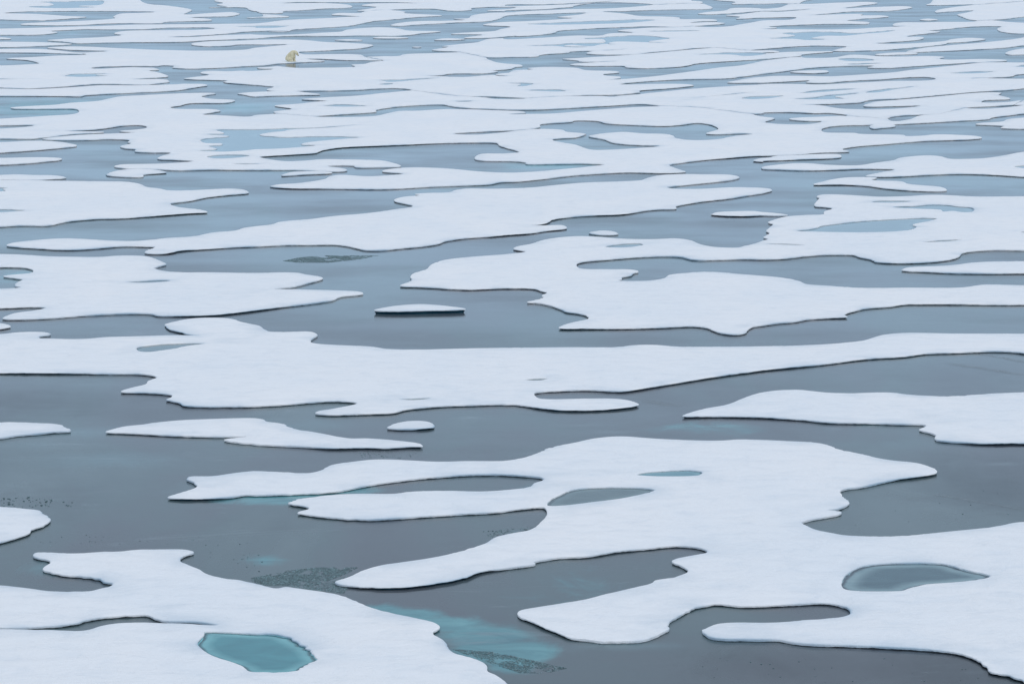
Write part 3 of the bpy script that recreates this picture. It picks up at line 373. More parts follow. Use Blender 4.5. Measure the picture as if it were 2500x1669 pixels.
[3495,75570,22,76,193,19,176,288,344,-102,24,-55,0,-108,-41,-300,-1,-151,86,-385,191,-13,72,-94,395,-3,205,-113,4,-68,-24,-84,-94,-41,-13,-67,94,-119,105,94,58,-31,18,-78,12,-285,95,-117,3,-55,-29,-176,105,-188,-229,-222,-198,-26,-67,-157,-6,-120,11,-117,32,-60,403,-12,46,-108,36,-231,91,-203,132,81,258,2,190,-102,105,-152,164,161,103,-181,276,-9,127,-436,198,-128,-4,-50,-44,-100,35,-100,158,221,-24,210,5,78,47,212,87,246,237,32,148,-354,316,-11,351,-191,165,-247,250,-218,154,-329,314,-185,124,85,253,5,75,82,244,13,191,329,109,107,100,-2,103,-169,274,-132,36,-315,64,-238,2,-107,-34,-253,8,-75,206,-136,174,-266,39,-124,10,-276,-10,-166,-36,-93,-174,-85,-155,86,-541,841,-378,264,-238,9,-52,81,-80,-6,-98,-158,-434,-98,-73,-80,-139,0,-82,83,-421,-79,-67,207,-32,430,-70,234,12,81,41,111,103,184,4,50,-135,19,-154,-86,-184,97,-120,171,-427,-7,-76,-228,-93,-116,-286,-186,-333,-6,-32,-85,8,-76,245,-198,72,-158,179,-113,62,-149,378,-13,166,-220,10,-66,-8,-37,-268,-208,-72,-107,-48,-145,-9,-106,18,-102,225,-406,-138,-346,-40,-35,-184,4,-70,93,-230,648,-127,0,-93,-185,-237,25,-177,166,-236,-161,-127,-5,-337,573,-158,121,-62,105,1,153,24,135,310,410,-20,181,50,185,-72,117,-59,-33,-139,-303,-322,-9,-36,25,-20,108,86,63,7,34,-8,26,-208,13,-136,172,-171,-1,-94,-287,-39,-216,-97,-24,-55,94,-9,298,-88,296,-167,110,-152,-4,-269,-172,-435,-3,-118,-87,-150,337,-169,107,-142,-2,-67,-74,-193,170,-142,-3,-77,-86,-478,-3,-29,-57,8,-89,116,-87,-101,-138,-9,-29,6,-31,218,-19,141,-96,45,-98,2,-48,-10,-57,-68,-210,-74,-105,-331,-1,-81,84,-84,-83,-105,151,-66,534,-179,24,-100,123,117,136,160,15,15,41,-8,29,-191,103,-70,-9,-100,-169,-195,84,-220,-436,-164,-77,-124,65,-143,-122,51,-123,169,-138,149,-344,7,-93,-12,-45,-184,-186,-339,-3,-121,-77,-94,313,-167,35,-121,246,-321,10,-103,96,-25,78,-34,239,-43,107,-374,13,-190,195,-18,81,10,69,194,269,285,95,84,-110,67,-206,91,-155,36,-232,362,-8,156,175,253,0,64,-78,63,77,191,14,10,34,-6,112,-52,334,-100,175,123,148,318,2,105,-89,170,179,25,-46,2,-93,-55,-108,160,-173,138,311,116,110,174,0,84,-89,728,1,144,182,144,-178,174,-4,78,87,153,13,126,168,134,15,113,260,106,37,-150,245,-246,109,-125,177,-198,-181,-437,188,-72,-10,-115,-178,-549,13,-22,65,0,80,75,41,53,154,104,141,9,86,-18,72,-264,-97,-102,-360,-56,161,-287,361,52,130,339,134,41,122,7,222,10,74,65,133,243,2,65,-90,243,-8,64,-84,216,100,17,45,16,214,87,115,106,17,56,161,51,25,169,-481,522,-232,36,-222,82,-272,194,-364,62,-233,157,152,519,-102,311,-727,182,-25,102,-120,107,49,28,74,16,134,-50,323,-201,170,-108,-149,-119,20,2,86,54,129,14,59,1,50,-63,109,-37,180,-116,184,11,101,108,184,9,144,-29,155,-215,53,-64,151,-53,395,-285,249,-5,55,26,161,-3,42,-227,132],
[-10326,71953,-67,-159,110,-225,77,-269,81,-214,18,-112,-4,-99,-81,-178,-290,45,-61,-207,-3,-109,16,-125,245,-135,241,-10,106,-101,78,-145,342,-259,62,74,249,2,223,-106,35,-136,7,-233,-47,-102,-89,-587,-55,-103,-120,90,-142,289,-114,111,-355,9,-121,220,-95,104,-176,36,-64,109,3,155,-32,109,-121,80,-13,94,14,147,-48,136,-107,102,-321,-76,-115,206,-90,277,-63,36,-82,-106,3,-47,52,-174,-67,-155,-15,-267,-133,-296,6,-55,26,-70,93,-70,26,-90,22,-257,-22,-424,9,-169,41,-172,69,-131,142,-87,136,157,31,-32,28,-94,-329,-440,-92,73,-203,0,-250,-152,-34,68,-86,332,-36,69,-283,17,-124,76,-83,-125,-22,-415,-163,131,-301,-1,-55,-78,-170,-18,-36,-112,12,-313,9,-90,53,-315,-89,-40,-65,75,-39,110,-38,197,-81,546,-27,134,-29,101,-71,125,-179,33,-61,110,-63,240,-24,169,19,28,32,-66,28,-127,25,-41,255,-8,223,-163,65,81,292,4,122,162,161,18,-3,79,-54,190,40,310,-11,144,-38,194,-56,178,-57,80,-108,-5,-84,-139,-10,41,-1,54,28,113,5,239,376,56,89,159,184,104,11,86,-88,141,-34,109,-6,153,48,151,-6,47,-30,77,-144,28,-126,-258,-150,-6,-44,52,-20,58,-10,63,40,177,485,15,117,103,127,424,88,99,109,-86,101,90,166,-23,42,-154,0,-101,-121,-244,3,-56,13,-41,39,-17,71,87,256,15,12,91,-17,64,-155,60,-23,103,2,92,34,112,262,195,256,5,92,91,232,-89,103,181,215,-206,11,-38],
[-12075,62163,25,-994,-149,-138,142,-948,-82,-520,363,-504,-35,-162,-1197,-80,-62,-531,-475,-373,-930,196,437,493,-31,565,-114,286,56,237,1426,470,-77,356,-117,-158,-42,291,-241,215,-429,-245,-490,681,-192,524,15,111,499,73,161,-171,-19,-333,348,-422,707,-278,336,392,-45,266,-339,609],
[-9603,58233,-15,77,5,65,64,74,266,71,211,125,319,538,136,139,105,-77,47,-112,71,-301,77,-470,62,-455,68,-645,32,-460,0,-226,-34,-157,-65,-127,-216,-130,-19,-95,9,-53,25,-58,319,-391,33,-73,11,-53,2,-53,-23,-94,-155,-223,-336,-221,-150,5,-303,224,-151,171,-131,203,-45,105,-16,58,-8,56,19,97,206,242,103,186,26,144,1,177,-24,198,-63,329,-76,339,-94,353,-95,227],
[14635,83943,933,76,397,-1020,-198,-551,971,85,413,-1080,-123,-333,50,-334,589,-433,-534,-323,150,-592,-419,-821,-532,991,-1414,684,-1209,-437,-169,378,357,641,1955,-167,15,295,145,444,-468,50,547,232,88,568,-1859,-199,-17,515,514,637],
[-17061,72434,693,-649,718,77,10,-245,262,-620,-824,52,-64,-459,228,-752,534,-1017,364,-143,306,-774,-950,58,-61,150,-9,340,-95,324,-1284,630,289,99,-9,205,-198,397,391,948,-260,334,-78,841,-406,-417,-357,414,234,576],
[-11724,55537,697,-207,71,-739,67,-278,573,-498,-407,-606,-463,325,-771,-140,-287,588,20,111,1049,346,-164,348,-362,69,-74,355],
[-9375,80744,1786,-104,283,-1116,926,-1032,-913,-843,-2042,1199,-120,145,38,325,-61,263,169,369,-138,422],
[-4204,80281,593,-660,1718,331,135,-159,43,-341,-48,-385,55,-327,890,94,585,-756,-490,-757,-1353,521,-198,-571,502,-288,-200,-398,-599,677,140,779,507,564,-435,-186,109,595,-186,156,-344,-769,-1173,334,-283,238,58,217,-57,524,-882,292],
[14148,76598,471,79,737,-1156,22,-943,-489,-572,538,-1993,-1023,624,-115,478,126,428,-620,1191,-846,-71,30,403,87,177,1279,-257,55,625],
[19648,85044,808,-23,280,-1066,-107,-712,-2142,24,1063,-2919,-139,-485,-471,-17,-496,584,-557,2272,504,600,-27,391,330,573,1334,38],
[8781,75930,661,-827,-265,-297,-41,-396,414,-452,553,374,-388,793,942,210,636,-1108,166,-992,-1545,621,-844,-280,-679,892,-159,848,-11,581,104,243],
[11993,72934,500,50,2243,-2613,-339,-640,-1847,1425],
[-6602,71058,144,-502,-227,-24,1283,-1103,25,-666,-80,-224,-303,118,-77,628,-109,178,-96,-171,109,-585,-444,502,-512,-244,-444,485,31,440,-63,240,-470,308,935,973],
[13708,79529,407,-726,-761,-269,442,-1140,-249,-334,263,-233,-199,-352,-835,115,-271,930,-816,237,-277,957,-560,301,405,488,126,-305,-209,-239,1305,-561,631,120,-14,844],
[-16967,77510,156,-692,-63,-281,246,-211,200,-602,1,-369,-898,189,224,-388,-587,-309,-162,136,107,198,-141,431,-491,372,394,638,-489,285,11,397,816,-514,118,215,-229,178,110,444],
[-1340,75120,320,109,573,-1257,517,176,435,-701,-422,-258,123,363,-224,199,-135,-644,-438,38,-96,-884,-359,-13,-378,525,61,457,-113,286,205,514,-152,336],
[16924,76146,254,418,494,-412,753,-1627,-893,-490,183,-511,-543,-521,-308,1367,171,328,-244,73,364,34],
[5869,80985,252,709,971,-1755,-954,-136,398,-85,24,-595,-529,-863,292,-1394,-328,-382,-743,1828,783,371,-290,1266,406,576],
[-14670,69535,531,149,84,-699,79,-248,8,-432,549,-1459,-704,-262,-468,686,-93,341,46,486,403,282,-176,538,198,224],
[-13332,75121,926,-289,-514,-737,526,-681,-405,-323,-875,395,148,539,-533,348,10,261,-102,445,102,256],
[-3663,47023,-11,-162,-24,-175,-68,-345,-56,-144,-75,-80,-211,6,-44,48,-13,42,0,58,17,120,-4,34,-15,34,-97,75,-185,46,-35,69,45,107,75,87,220,161,361,-36,104,107,10,-14],
[12358,70536,571,138,-35,-470,-98,-196,535,-1508,-320,-281,-777,1360,-37,571,269,246],
[7822,68788,11,78,71,203,163,157,86,233,195,176,69,-2,99,-382,88,-147,85,-298,140,-261,75,-19,116,-185,21,-83,5,-288,66,-95,269,-98,20,-112,-134,-194,-142,4,-105,183,-95,360,-116,183,-157,-20,-25,-79,-14,-202,-25,-94,-114,-8,-102,300,-68,95,-308,20],
[413,76179,585,-553,-39,-394,113,-474,-369,-601,-589,813,38,369,-349,653,15,390,274,403],
[9851,80620,523,17,272,-1178,-676,-326,86,-732,-1138,557,-10,274,271,595,535,-163,150,433],
[-13016,56461,-90,-306,257,-64,115,-301,9,-222,-503,-396,-42,25,49,139,-65,203,-158,51,95,227,-174,254,115,482],
[-13819,77552,-869,-1097,-60,-699,-245,452,76,256,-800,142,-18,581,492,340],
[-10260,81441,-155,-637,695,-217,22,-800,-173,-165,-845,241,-377,1269,103,568],
[-7911,74966,1221,174,687,-614,112,-541,-1391,270],
[-14518,65050,-56,-888,-220,-84,-895,918,318,344],
[-14337,65119,433,374,840,-479,-507,-646,-430,362,-31,-437,-319,505],
[-4575,75026,651,591,867,-1066,-711,-689],
[-10579,72745,227,534,729,-661,1019,275,134,-538,-1734,-181],
[-2138,71780,-774,-675,426,-643,-100,-203,-330,-86,-576,870,398,484,-57,265,54,167],
[988,77409,1049,225,924,-856,-1781,-403,198,644],
[-2138,68349,-35,-120,-10,-147,7,-191,20,-144,139,-273,143,-19,79,-131,23,-101,66,-554,0,-133,-17,-89,-139,-13,-206,370,-176,104,-113,217,-149,94,-75,-46,63,-88,56,-247,-136,-92,-24,50,-39,229,-142,168,16,90,102,174,306,97,10,33,-4,56,-49,98,-30,134,-7,125,15,93,182,345,252,5,11,-25,-7,-41],
[-4318,78287,291,416,677,-1872,-772,-655,-55,478,18,402,-224,547],
[-16350,63911,7,-488,-1160,-44,190,908],
[15011,70796,378,236,68,-1297,770,-131,-962,-639,-382,1397,134,243],
[-13980,80867,-128,-437,730,-202,-172,-789,183,-353,-435,-257,396,-408,-1174,943],
[1804,79842,638,449,642,-1479,-1334,147,-497,600,788,-157],
[14150,65397,189,242,346,-745,776,-421,-708,-248,-507,528],
[-1894,80623,727,-319,502,567,562,-1279,-2264,560],
[-12805,80751,399,345,299,-635,-17,-585,296,-283,-66,-862,-555,458,-97,203,15,470,-161,252],
[1383,68805,27,60,130,-159,145,152,122,-315,108,-90,195,-10,119,-225,133,-32,32,-136,13,-240,-16,-121,-35,-60,-232,-1,-77,78,-232,-151,-64,116,-127,422,-138,52,-17,406],
[-16050,79269,125,-444,-210,-495,482,158,155,-295,-13,-443,-798,226,-258,375,-59,482,-245,163],
[15062,67046,608,498,195,-619,-721,-579],
[5176,68527,4,54,13,29,95,-3,157,-175,46,-183,-209,-66,-11,-48,-7,-200,-20,-84,-123,-135,-232,-12,-104,-153,-163,-4,-16,56,66,92,6,65,-11,80,-192,164,72,153,21,223,24,60,123,-140,162,68,76,-80,175,-3,36,42,11,76],
[-16563,67330,284,376,787,-747,-676,-214],
[-8865,76991,74,643,912,-686,-1,-560,-284,-121],
[2950,68212,5,56,51,85,192,98,167,-3,115,-161,253,-9,29,-65,25,-234,119,-310,-315,-46,-83,-70,-103,231,-222,14,-79,209],
[-13402,63358,75,-381,138,-290,-28,-173,-376,-80,-191,393,9,432],
[-13068,49962,299,249,445,-435,34,-344,-130,-11,-134,433],
[6919,78537,880,39,125,-548,-622,-368],
[-4100,71947,503,388,337,-400,-677,-611],
[-15366,63059,118,199,215,-316,91,-363,-711,-6],
[327,72744,346,319,435,-638,-410,-363],
[-15459,60689,252,312,159,-358,-175,-427,-319,174],
[-18659,71686,686,-699,-538,-104,-152,314,-13,201,-410,244],
[6179,68145,-25,-147,-38,-103,-146,-105,-132,81,-212,-73,-57,275,107,64,244,313,238,-94,24,-81],
[15554,70963,466,-8,160,-733,-389,-220,21,855],
[-2728,76048,-26,-355,458,-372,91,-538,395,-251,-735,231,28,444,-439,603],
[-2400,53937,-240,-291,-24,24,60,160,121,162,91,3,11,-26],
[395,10577,-21,-4,-18,-7,-26,-14,-22,-16,-22,-21,-51,-61,-73,-74,-20,-26,-13,-21,-9,-18,-39,-84,-16,-32,-19,-34,-11,-13,-22,-23,-22,-18,-15,-9,-15,-4,-19,-3,-24,0,-12,2,-74,0,-63,-11,-46,0,-25,4,-101,28,-34,8,-18,2,-28,0,-23,-4,-19,-8,-18,-9,-77,-53,-20,-18,-11,-16,-6,-11,-21,-66,-15,-31,-5,-10,-10,-13,-11,-8,-11,-3,-28,2,-75,22,-66,12,-20,5,-30,-17,-33,-21,-49,-43,-10,-8,-15,-7,-12,-3,-53,2,-12,-4,-6,-8,-3,-10,-1,-16,1,-11,4,-12,5,-9,19,-32,18,-44,4,-20,2,-16,-1,-9,-3,-15,-8,-19,-62,-110,-6,-16,-1,-7,2,-7,6,-7,13,-5,33,-8,32,-1,52,6,17,3,21,7,25,10,24,13,26,22,15,8,7,0,15,-4,21,0,16,2,173,35,42,12,19,9,25,19,104,107,23,20,26,18,74,47,64,33,60,23,60,19,40,9,31,4,42,0,28,-2,13,-2,26,-7,69,-24,13,-6,10,-9,5,-7,7,-16,3,-16,0,-7,-3,-10,-4,-9,-20,-28,-9,-17,-3,-10,-3,-22,-7,-21,-6,-11,-8,-8,-9,-8,-27,-18,-23,-12,-41,-17,-27,-7,-24,-4,-23,0,-20,2,-65,9,-48,0,-44,-4,-23,-4,-23,-6,-15,-8,-16,-13,-13,-8,-13,-5,-27,-4,-29,0,-12,2,-59,0,-47,-9,-32,-10,-34,-13,-17,-9,-29,-18,-19,-16,-8,-8,-21,-27,-8,-15,-3,-10,-2,-9,0,-7,3,-8,6,-9,9,-9,24,-11,15,-9,12,-15,4,-8,2,-6,1,-7,0,-8,-3,-13,-25,-30,-4,-10,-2,-10,0,-5,3,-4,6,-5,21,-10,38,-26,15,-8,22,-10,30,-12,39,-14,40,-9,25,-2,30,5,27,7,128,43,226,61,26,11,24,18,27,16,51,27,16,7,10,1,7,-1,3,-3,3,-4,3,-7,4,-21,2,-39,0,-40,-2,-23,-3,-25,-31,-136,-13,-35,-7,-14,-6,-8,-9,-11,-13,-12,-39,-29,-23,-24,-12,-14,-11,-16,-6,-13,-5,-13,-15,-50,-5,-13,-11,-17,-20,-30,-45,-58,-24,-31,-23,-26,-31,-28,-33,-25,-45,-29,-51,-30,-17,-11,-16,-14,-22,-24,-15,-20,-15,-25,-10,-19,-15,-39,-11,-22,-8,-14,-20,-27,-6,-10,-3,-7,-1,-6,1,-8,3,-6,4,-5,10,-10,26,-17,20,-10,33,-9,37,-7,14,-1,29,0,30,4,19,7,23,11,17,8,34,20,31,22,27,22,19,19,12,15,9,14,13,28,8,14,13,17,12,13,17,14,33,14,19,13,39,20,35,24,7,8,3,5,1,5,1,12,1,6,2,6,6,8,19,18,30,21,15,7,15,5,23,3,26,2,17,4,8,4,16,8,12,8,51,40,23,14,35,16,50,18,14,6,42,22,17,7,17,3,17,0,12,-2,25,-9,17,-12,9,-11,5,-8,5,-9,4,-12,3,-13,-1,-11,-2,-5,-3,-7,-8,-8,-69,-53,-15,-12,-12,-18,-6,-10,-2,-7,-1,-8,2,-12,3,-9,19,-32,5,-13,9,-27,3,-20,0,-6,-3,-14,-7,-20,-12,-23,-10,-16,-9,-11,-12,-10,-39,-23,-8,-7,-5,-4,-2,-6,-5,-23,-5,-8,-7,-10,-18,-18,-42,-38,-13,-13,-63,-57,-48,-53,-10,-9,-21,-15,-83,-53,-66,-43,-14,-12,-6,-8,-6,-12,-2,-13,0,-12,1,-8,6,-21,7,-19,8,-13,18,-26,33,-63,13,-22,27,-40,23,-43,5,-7,9,-9,11,-4,28,-8,14,-7,13,-8,10,-6,16,-4,26,0,48,7,12,2,9,4,13,8,13,14,16,22,26,42,14,21,5,10,2,9,1,8,-4,24,-1,10,2,19,2,8,5,16,7,20,23,46,33,60,15,23,11,14,13,11,15,12,10,5,12,4,13,0,17,-4,42,-14,9,-2,20,0,38,5,40,9,41,7,48,11,21,4,16,1,9,-1,12,-4,13,-7,14,-11,11,-15,4,-8,6,-14,5,-21,0,-19,-2,-23,-4,-10,-4,-8,-11,-14,-7,-6,-13,-9,-15,-6,-26,-8,-43,-12,-67,-22,-30,-8,-28,-4,-21,0,-53,4,-27,-2,-12,-2,-10,-4,-7,-3,-5,-4,-12,-11,-10,-12,-23,-34,-6,-11,-3,-8,-1,-9,1,-6,6,-16,7,-24,5,-10,3,-4,9,-10,9,-6,11,-4,13,-3,30,0,9,1,56,-4,41,-1,8,-2,7,-4,21,-19,6,-5,16,-8,18,-7,23,-5,14,-2,65,-6,32,-5,68,-13,40,-8,59,-15,49,-15,27,-11,15,-10,12,-10,5,-6,13,-19,11,-21,7,-21,8,-26,2,-11,5,-72,2,-9,4,-10,3,-5,5,-6,25,-20,10,-14,38,-70,73,-152,20,-39,29,-52,28,-45,25,-31,25,-19,20,-3,3,1,43,48,9,11,67,147,74,212,5,16,18,59,2,6,17,59,18,58,3,11,18,58,2,11,3,7,8,32,3,9,7,30,4,10,7,32,3,9,8,33,3,9,8,31,3,11,8,33,4,11,8,32,3,9,51,217,3,14,39,166,1,11,5,18,1,11,5,20,1,9,5,20,1,11,4,19,2,10,4,20,2,10,4,21,2,11,5,21,1,9,5,21,1,10,5,21,1,11,5,20,1,11,10,49,50,339,14,257,-1,10,-33,133,-5,4,-26,11,-42,-4,-51,-18,-60,-30,-41,-24,-66,-43,-130,-87,-26,-13,-17,-1,-11,-6,-12,-9,-47,-39,-27,-18,-36,-19,-40,-18,-97,-41,-73,-33,-23,-9,-39,-11,-22,-4,-27,-4,-55,2,-46,4,-19,6,-20,10,-13,10,-36,33,-14,14,-15,20,-7,13,-8,20,-9,30,-8,21,-3,11,0,10,3,9,5,10,13,17,14,15,11,9,48,34,30,25,16,15,7,12,1,7,1,10,-1,6,-4,6,-12,7,-27,10,-3,1,-1,3,2,3,3,2,32,11,7,4,7,7,6,9,10,22,18,31,8,21,3,19,-1,13,-7,53,-8,81,3,29,5,18,8,14,11,11,20,13,26,13,20,14,35,33,39,40,24,23,23,19,32,21,52,27,42,28,21,18,9,9,6,9,6,13,3,12,2,14,0,16,-1,16,-4,20,-13,35,-12,27,-17,26,-7,10,-20,15,-44,20,-29,21,-19,17,-18,21,-42,65,-58,65,-11,15,-8,15,-8,20,-15,49,-12,25,-8,13,-15,17,-17,15,-26,10,-33,7,-75,20,-58,12,-70,11,-28,-2,-41,-18,-21,-4,-43,0,-67,8,-75,15,-39,10,-50,19,-50,23,-14,5,-23,4],
[1433,8316,-2,-4,-7,-9,-16,-15,-27,-18,-21,-11,-18,-8,-41,-13,-64,-15,-20,-9,-14,-10,-25,-25,-8,-8,-14,-21,-8,-9,-7,-5,-8,-4,-14,-3,-54,-1,-38,2,-25,6,-8,3,-6,4,-7,9,-4,9,-2,14,0,32,3,25,7,38,8,31,6,23,7,18,10,24,14,27,19,32,8,12,9,11,10,10,15,10,30,11,36,9,30,4,34,3,39,0,15,-1,17,-3,18,-7,8,-5,12,-12,8,-12,24,-42,8,-11,42,-42,15,-20,7,-14,0,-4],
[486,9582,-6,-16,-19,-29,-24,-29,-46,-46,-34,-28,-34,-20,-47,-25,-79,-47,-16,-8,-32,-11,-11,-3,-12,2,-5,4,-2,5,-1,7,0,22,2,15,7,31,12,36,11,27,27,53,12,34,7,16,10,14,17,14,27,15,31,11,46,7,51,0,48,-7,31,-11,15,-8,11,-9,4,-9],
[671,9879,-3,-11,-6,-18,-7,-12,-4,-3,-10,-6,-16,-5,-28,-4,-45,-2,-11,2,-27,0,-25,4,-24,6,-13,6,-8,6,-2,6,-1,5,2,9,6,10,13,11,21,14,26,12,25,7,49,10,18,2,27,0,13,-3,14,-5,11,-8,4,-7,2,-10],
[-1062,8678,-78,-4,-36,-5,-22,-6,-20,-14,-9,-4,-11,-2,-15,1,-20,0,-21,-6,-34,-13,-30,-6,-11,0,-12,2,-50,16,-17,3,-4,0,-13,-4,-8,-4,-8,-8,-3,-9,-1,-11,2,-12,4,-12,7,-11,11,-13,8,-5,17,-8,6,-5,8,-11,7,-16,2,-12,0,-8,-8,-41,-3,-33,3,-18,4,-7,5,-7,7,-8,16,-15,15,-11,11,-6,46,-21,43,-14,9,-5,14,-9,19,-16,13,-15,14,-19,12,-20,4,-8,3,-12,0,-8,-2,-9,-5,-8,-14,-14,-22,-27,-5,-5,-14,-6,-14,-2,-17,-2,-32,0,-21,2,-20,3,-17,5,-10,5,-28,17,-46,22,-34,15,-15,6,-14,2,-14,2,-44,0,-111,-9,-27,0,-22,3,-71,12,-13,2,-31,0,-18,-4,-10,-5,-8,-5,-12,-13,-4,-10,-23,-81,-9,-150,7,-195,23,-211,33,-204,3,-13,1,-8,10,-44,2,-9,10,-43,2,-11,10,-42,2,-11,11,-48,3,-8,4,-13,2,-6,3,-12,3,-6,2,-11,3,-7,3,-11,2,-7,4,-12,2,-7,3,-12,2,-5,3,-13,3,-6,3,-11,2,-7,8,-26,67,-163,21,-36,58,-96,82,-83,6,-6,89,-44,32,-16,156,-39,8,-2,182,-24,196,-10,196,1,8,0,22,1,195,11,192,21,164,28,111,31,14,4,71,37,7,8,8,12,7,16,1,8,2,18,-3,24,-5,21,-8,29,-20,55,-8,23,-5,22,-7,33,-8,30,-8,31,-27,89,-12,45,-21,90,-11,38,-13,42,-13,32,-8,16,-13,17,-4,9,-3,20,0,12,1,9,0,15,-5,17,-4,14,-9,17,-10,17,-10,12,-11,11,-34,32,-7,12,-7,17,-10,38,-2,15,-4,28,-4,20,-6,16,-9,23,-16,30,-3,9,-2,10,-1,13,2,7,10,20,5,16,1,8,0,14,-2,8,-4,13,-6,12,-10,17,-12,12,-108,89,-38,36,-10,11,-22,30,-38,62,-32,51,-16,21,-14,13,-21,15,-31,19,-62,34,-32,19,-6,1,-7,0,-5,-3,-9,-10,-3,-3,-5,-1,-6,2,-26,26,-13,11,-38,35,-31,26,-9,7,-8,4,-19,4,-10,5,-17,13,-21,18,-17,19,-12,16,-7,14,-14,33,-8,13,-59,87,-5,9,-2,7,-4,28,1,13,3,20,2,10,3,6,13,19,9,17,2,9,-2,6,-4,7,-11,12,-15,10,-18,5],
[-851,7646,-1,9,1,3,2,3,6,2,17,0,23,-3,40,-8,48,-12,13,-1,24,1,14,-2,12,-4,16,-11,17,-18,7,-11,8,-13,8,-16,20,-41,25,-62,17,-38,6,-16,4,-22,0,-11,0,-11,-2,-10,-1,-6,-18,-29,-19,-36,-10,-22,-6,-9,-6,-5,-7,-2,-12,-3,-15,-1,-29,1,-34,3,-3,2,-4,3,-2,5,-11,30,-7,13,-8,11,-20,27,-45,47,-12,14,-10,14,-14,23,-15,33,-13,31,-9,28,-2,23,3,33,7,43,0,10],
[-1054,7764,-20,-2,-21,-5,-14,-5,-17,-8,-16,-15,-9,-10,-6,-9,-12,-20,-8,-9,-11,-9,-9,-3,-16,0,-43,9,-29,3,-126,8,-65,-1,-7,-1,-18,0,-7,-1,-72,-4,-28,-2,-70,-10,-21,1,-5,3,-3,3,0,5,1,4,3,3,5,2,20,5,26,3,89,7,182,0,21,1,50,7,29,7,16,6,15,6,9,6,16,10,5,5,9,11,20,31,15,15,15,12,9,5,10,3,20,5,38,7,34,11,10,-1,4,-2,4,-3,6,-8,12,-23,6,-9,12,-14,8,-7,6,-4,8,-3,14,-3,21,-1,31,0,22,-4,17,-6,18,-10,21,-14,4,-3,2,-4,-1,-1,-7,-2,-21,2,-18,3,-26,10,-19,3,-68,7,-46,6],
[1746,7119,-51,-141,-66,-145,-53,-60,-49,2,-22,16,-30,34,-35,56,-64,-125,-84,11,-354,22,4,-81,21,-128,-4,-54,-10,-37,-20,-36,-49,-60,-50,-79,-27,-20,-38,-7,-57,5,-51,12,-27,14,-16,23,-14,68,-10,171,13,41,-11,43,-17,136,-13,31,-22,24,-76,-11,-37,-35,-21,-38,-9,-40,-4,-103,-32,-103,-13,-175,-7,-29,-7,-8,-14,19,-24,74,-68,295,-30,56,-41,39,-59,-16,37,-116,9,-45,-2,-50,-18,-32,-77,-43,-145,-38,-36,-57,-36,-24,-28,-3,-26,6,-29,15,-44,33,-135,-15,-223,-12,-224,-1,-196,10,-189,25,-152,39,-125,60,-90,91,-74,124,-17,38,-68,40,-27,22,-28,37,-34,74,-13,7,-53,-56,-47,-32,186,-668,70,35,25,2,19,-7,20,-22,23,-82,15,-31,15,-19,22,-14,91,-28,40,-21,2985,0,6,7,0,20,-19,88,1,33,9,33,14,20,40,30,29,12,30,3,46,-15,30,-33,20,-65,28,-133,254,910,-61,10,-81,-1,-27,9,-23,26,-35,97],
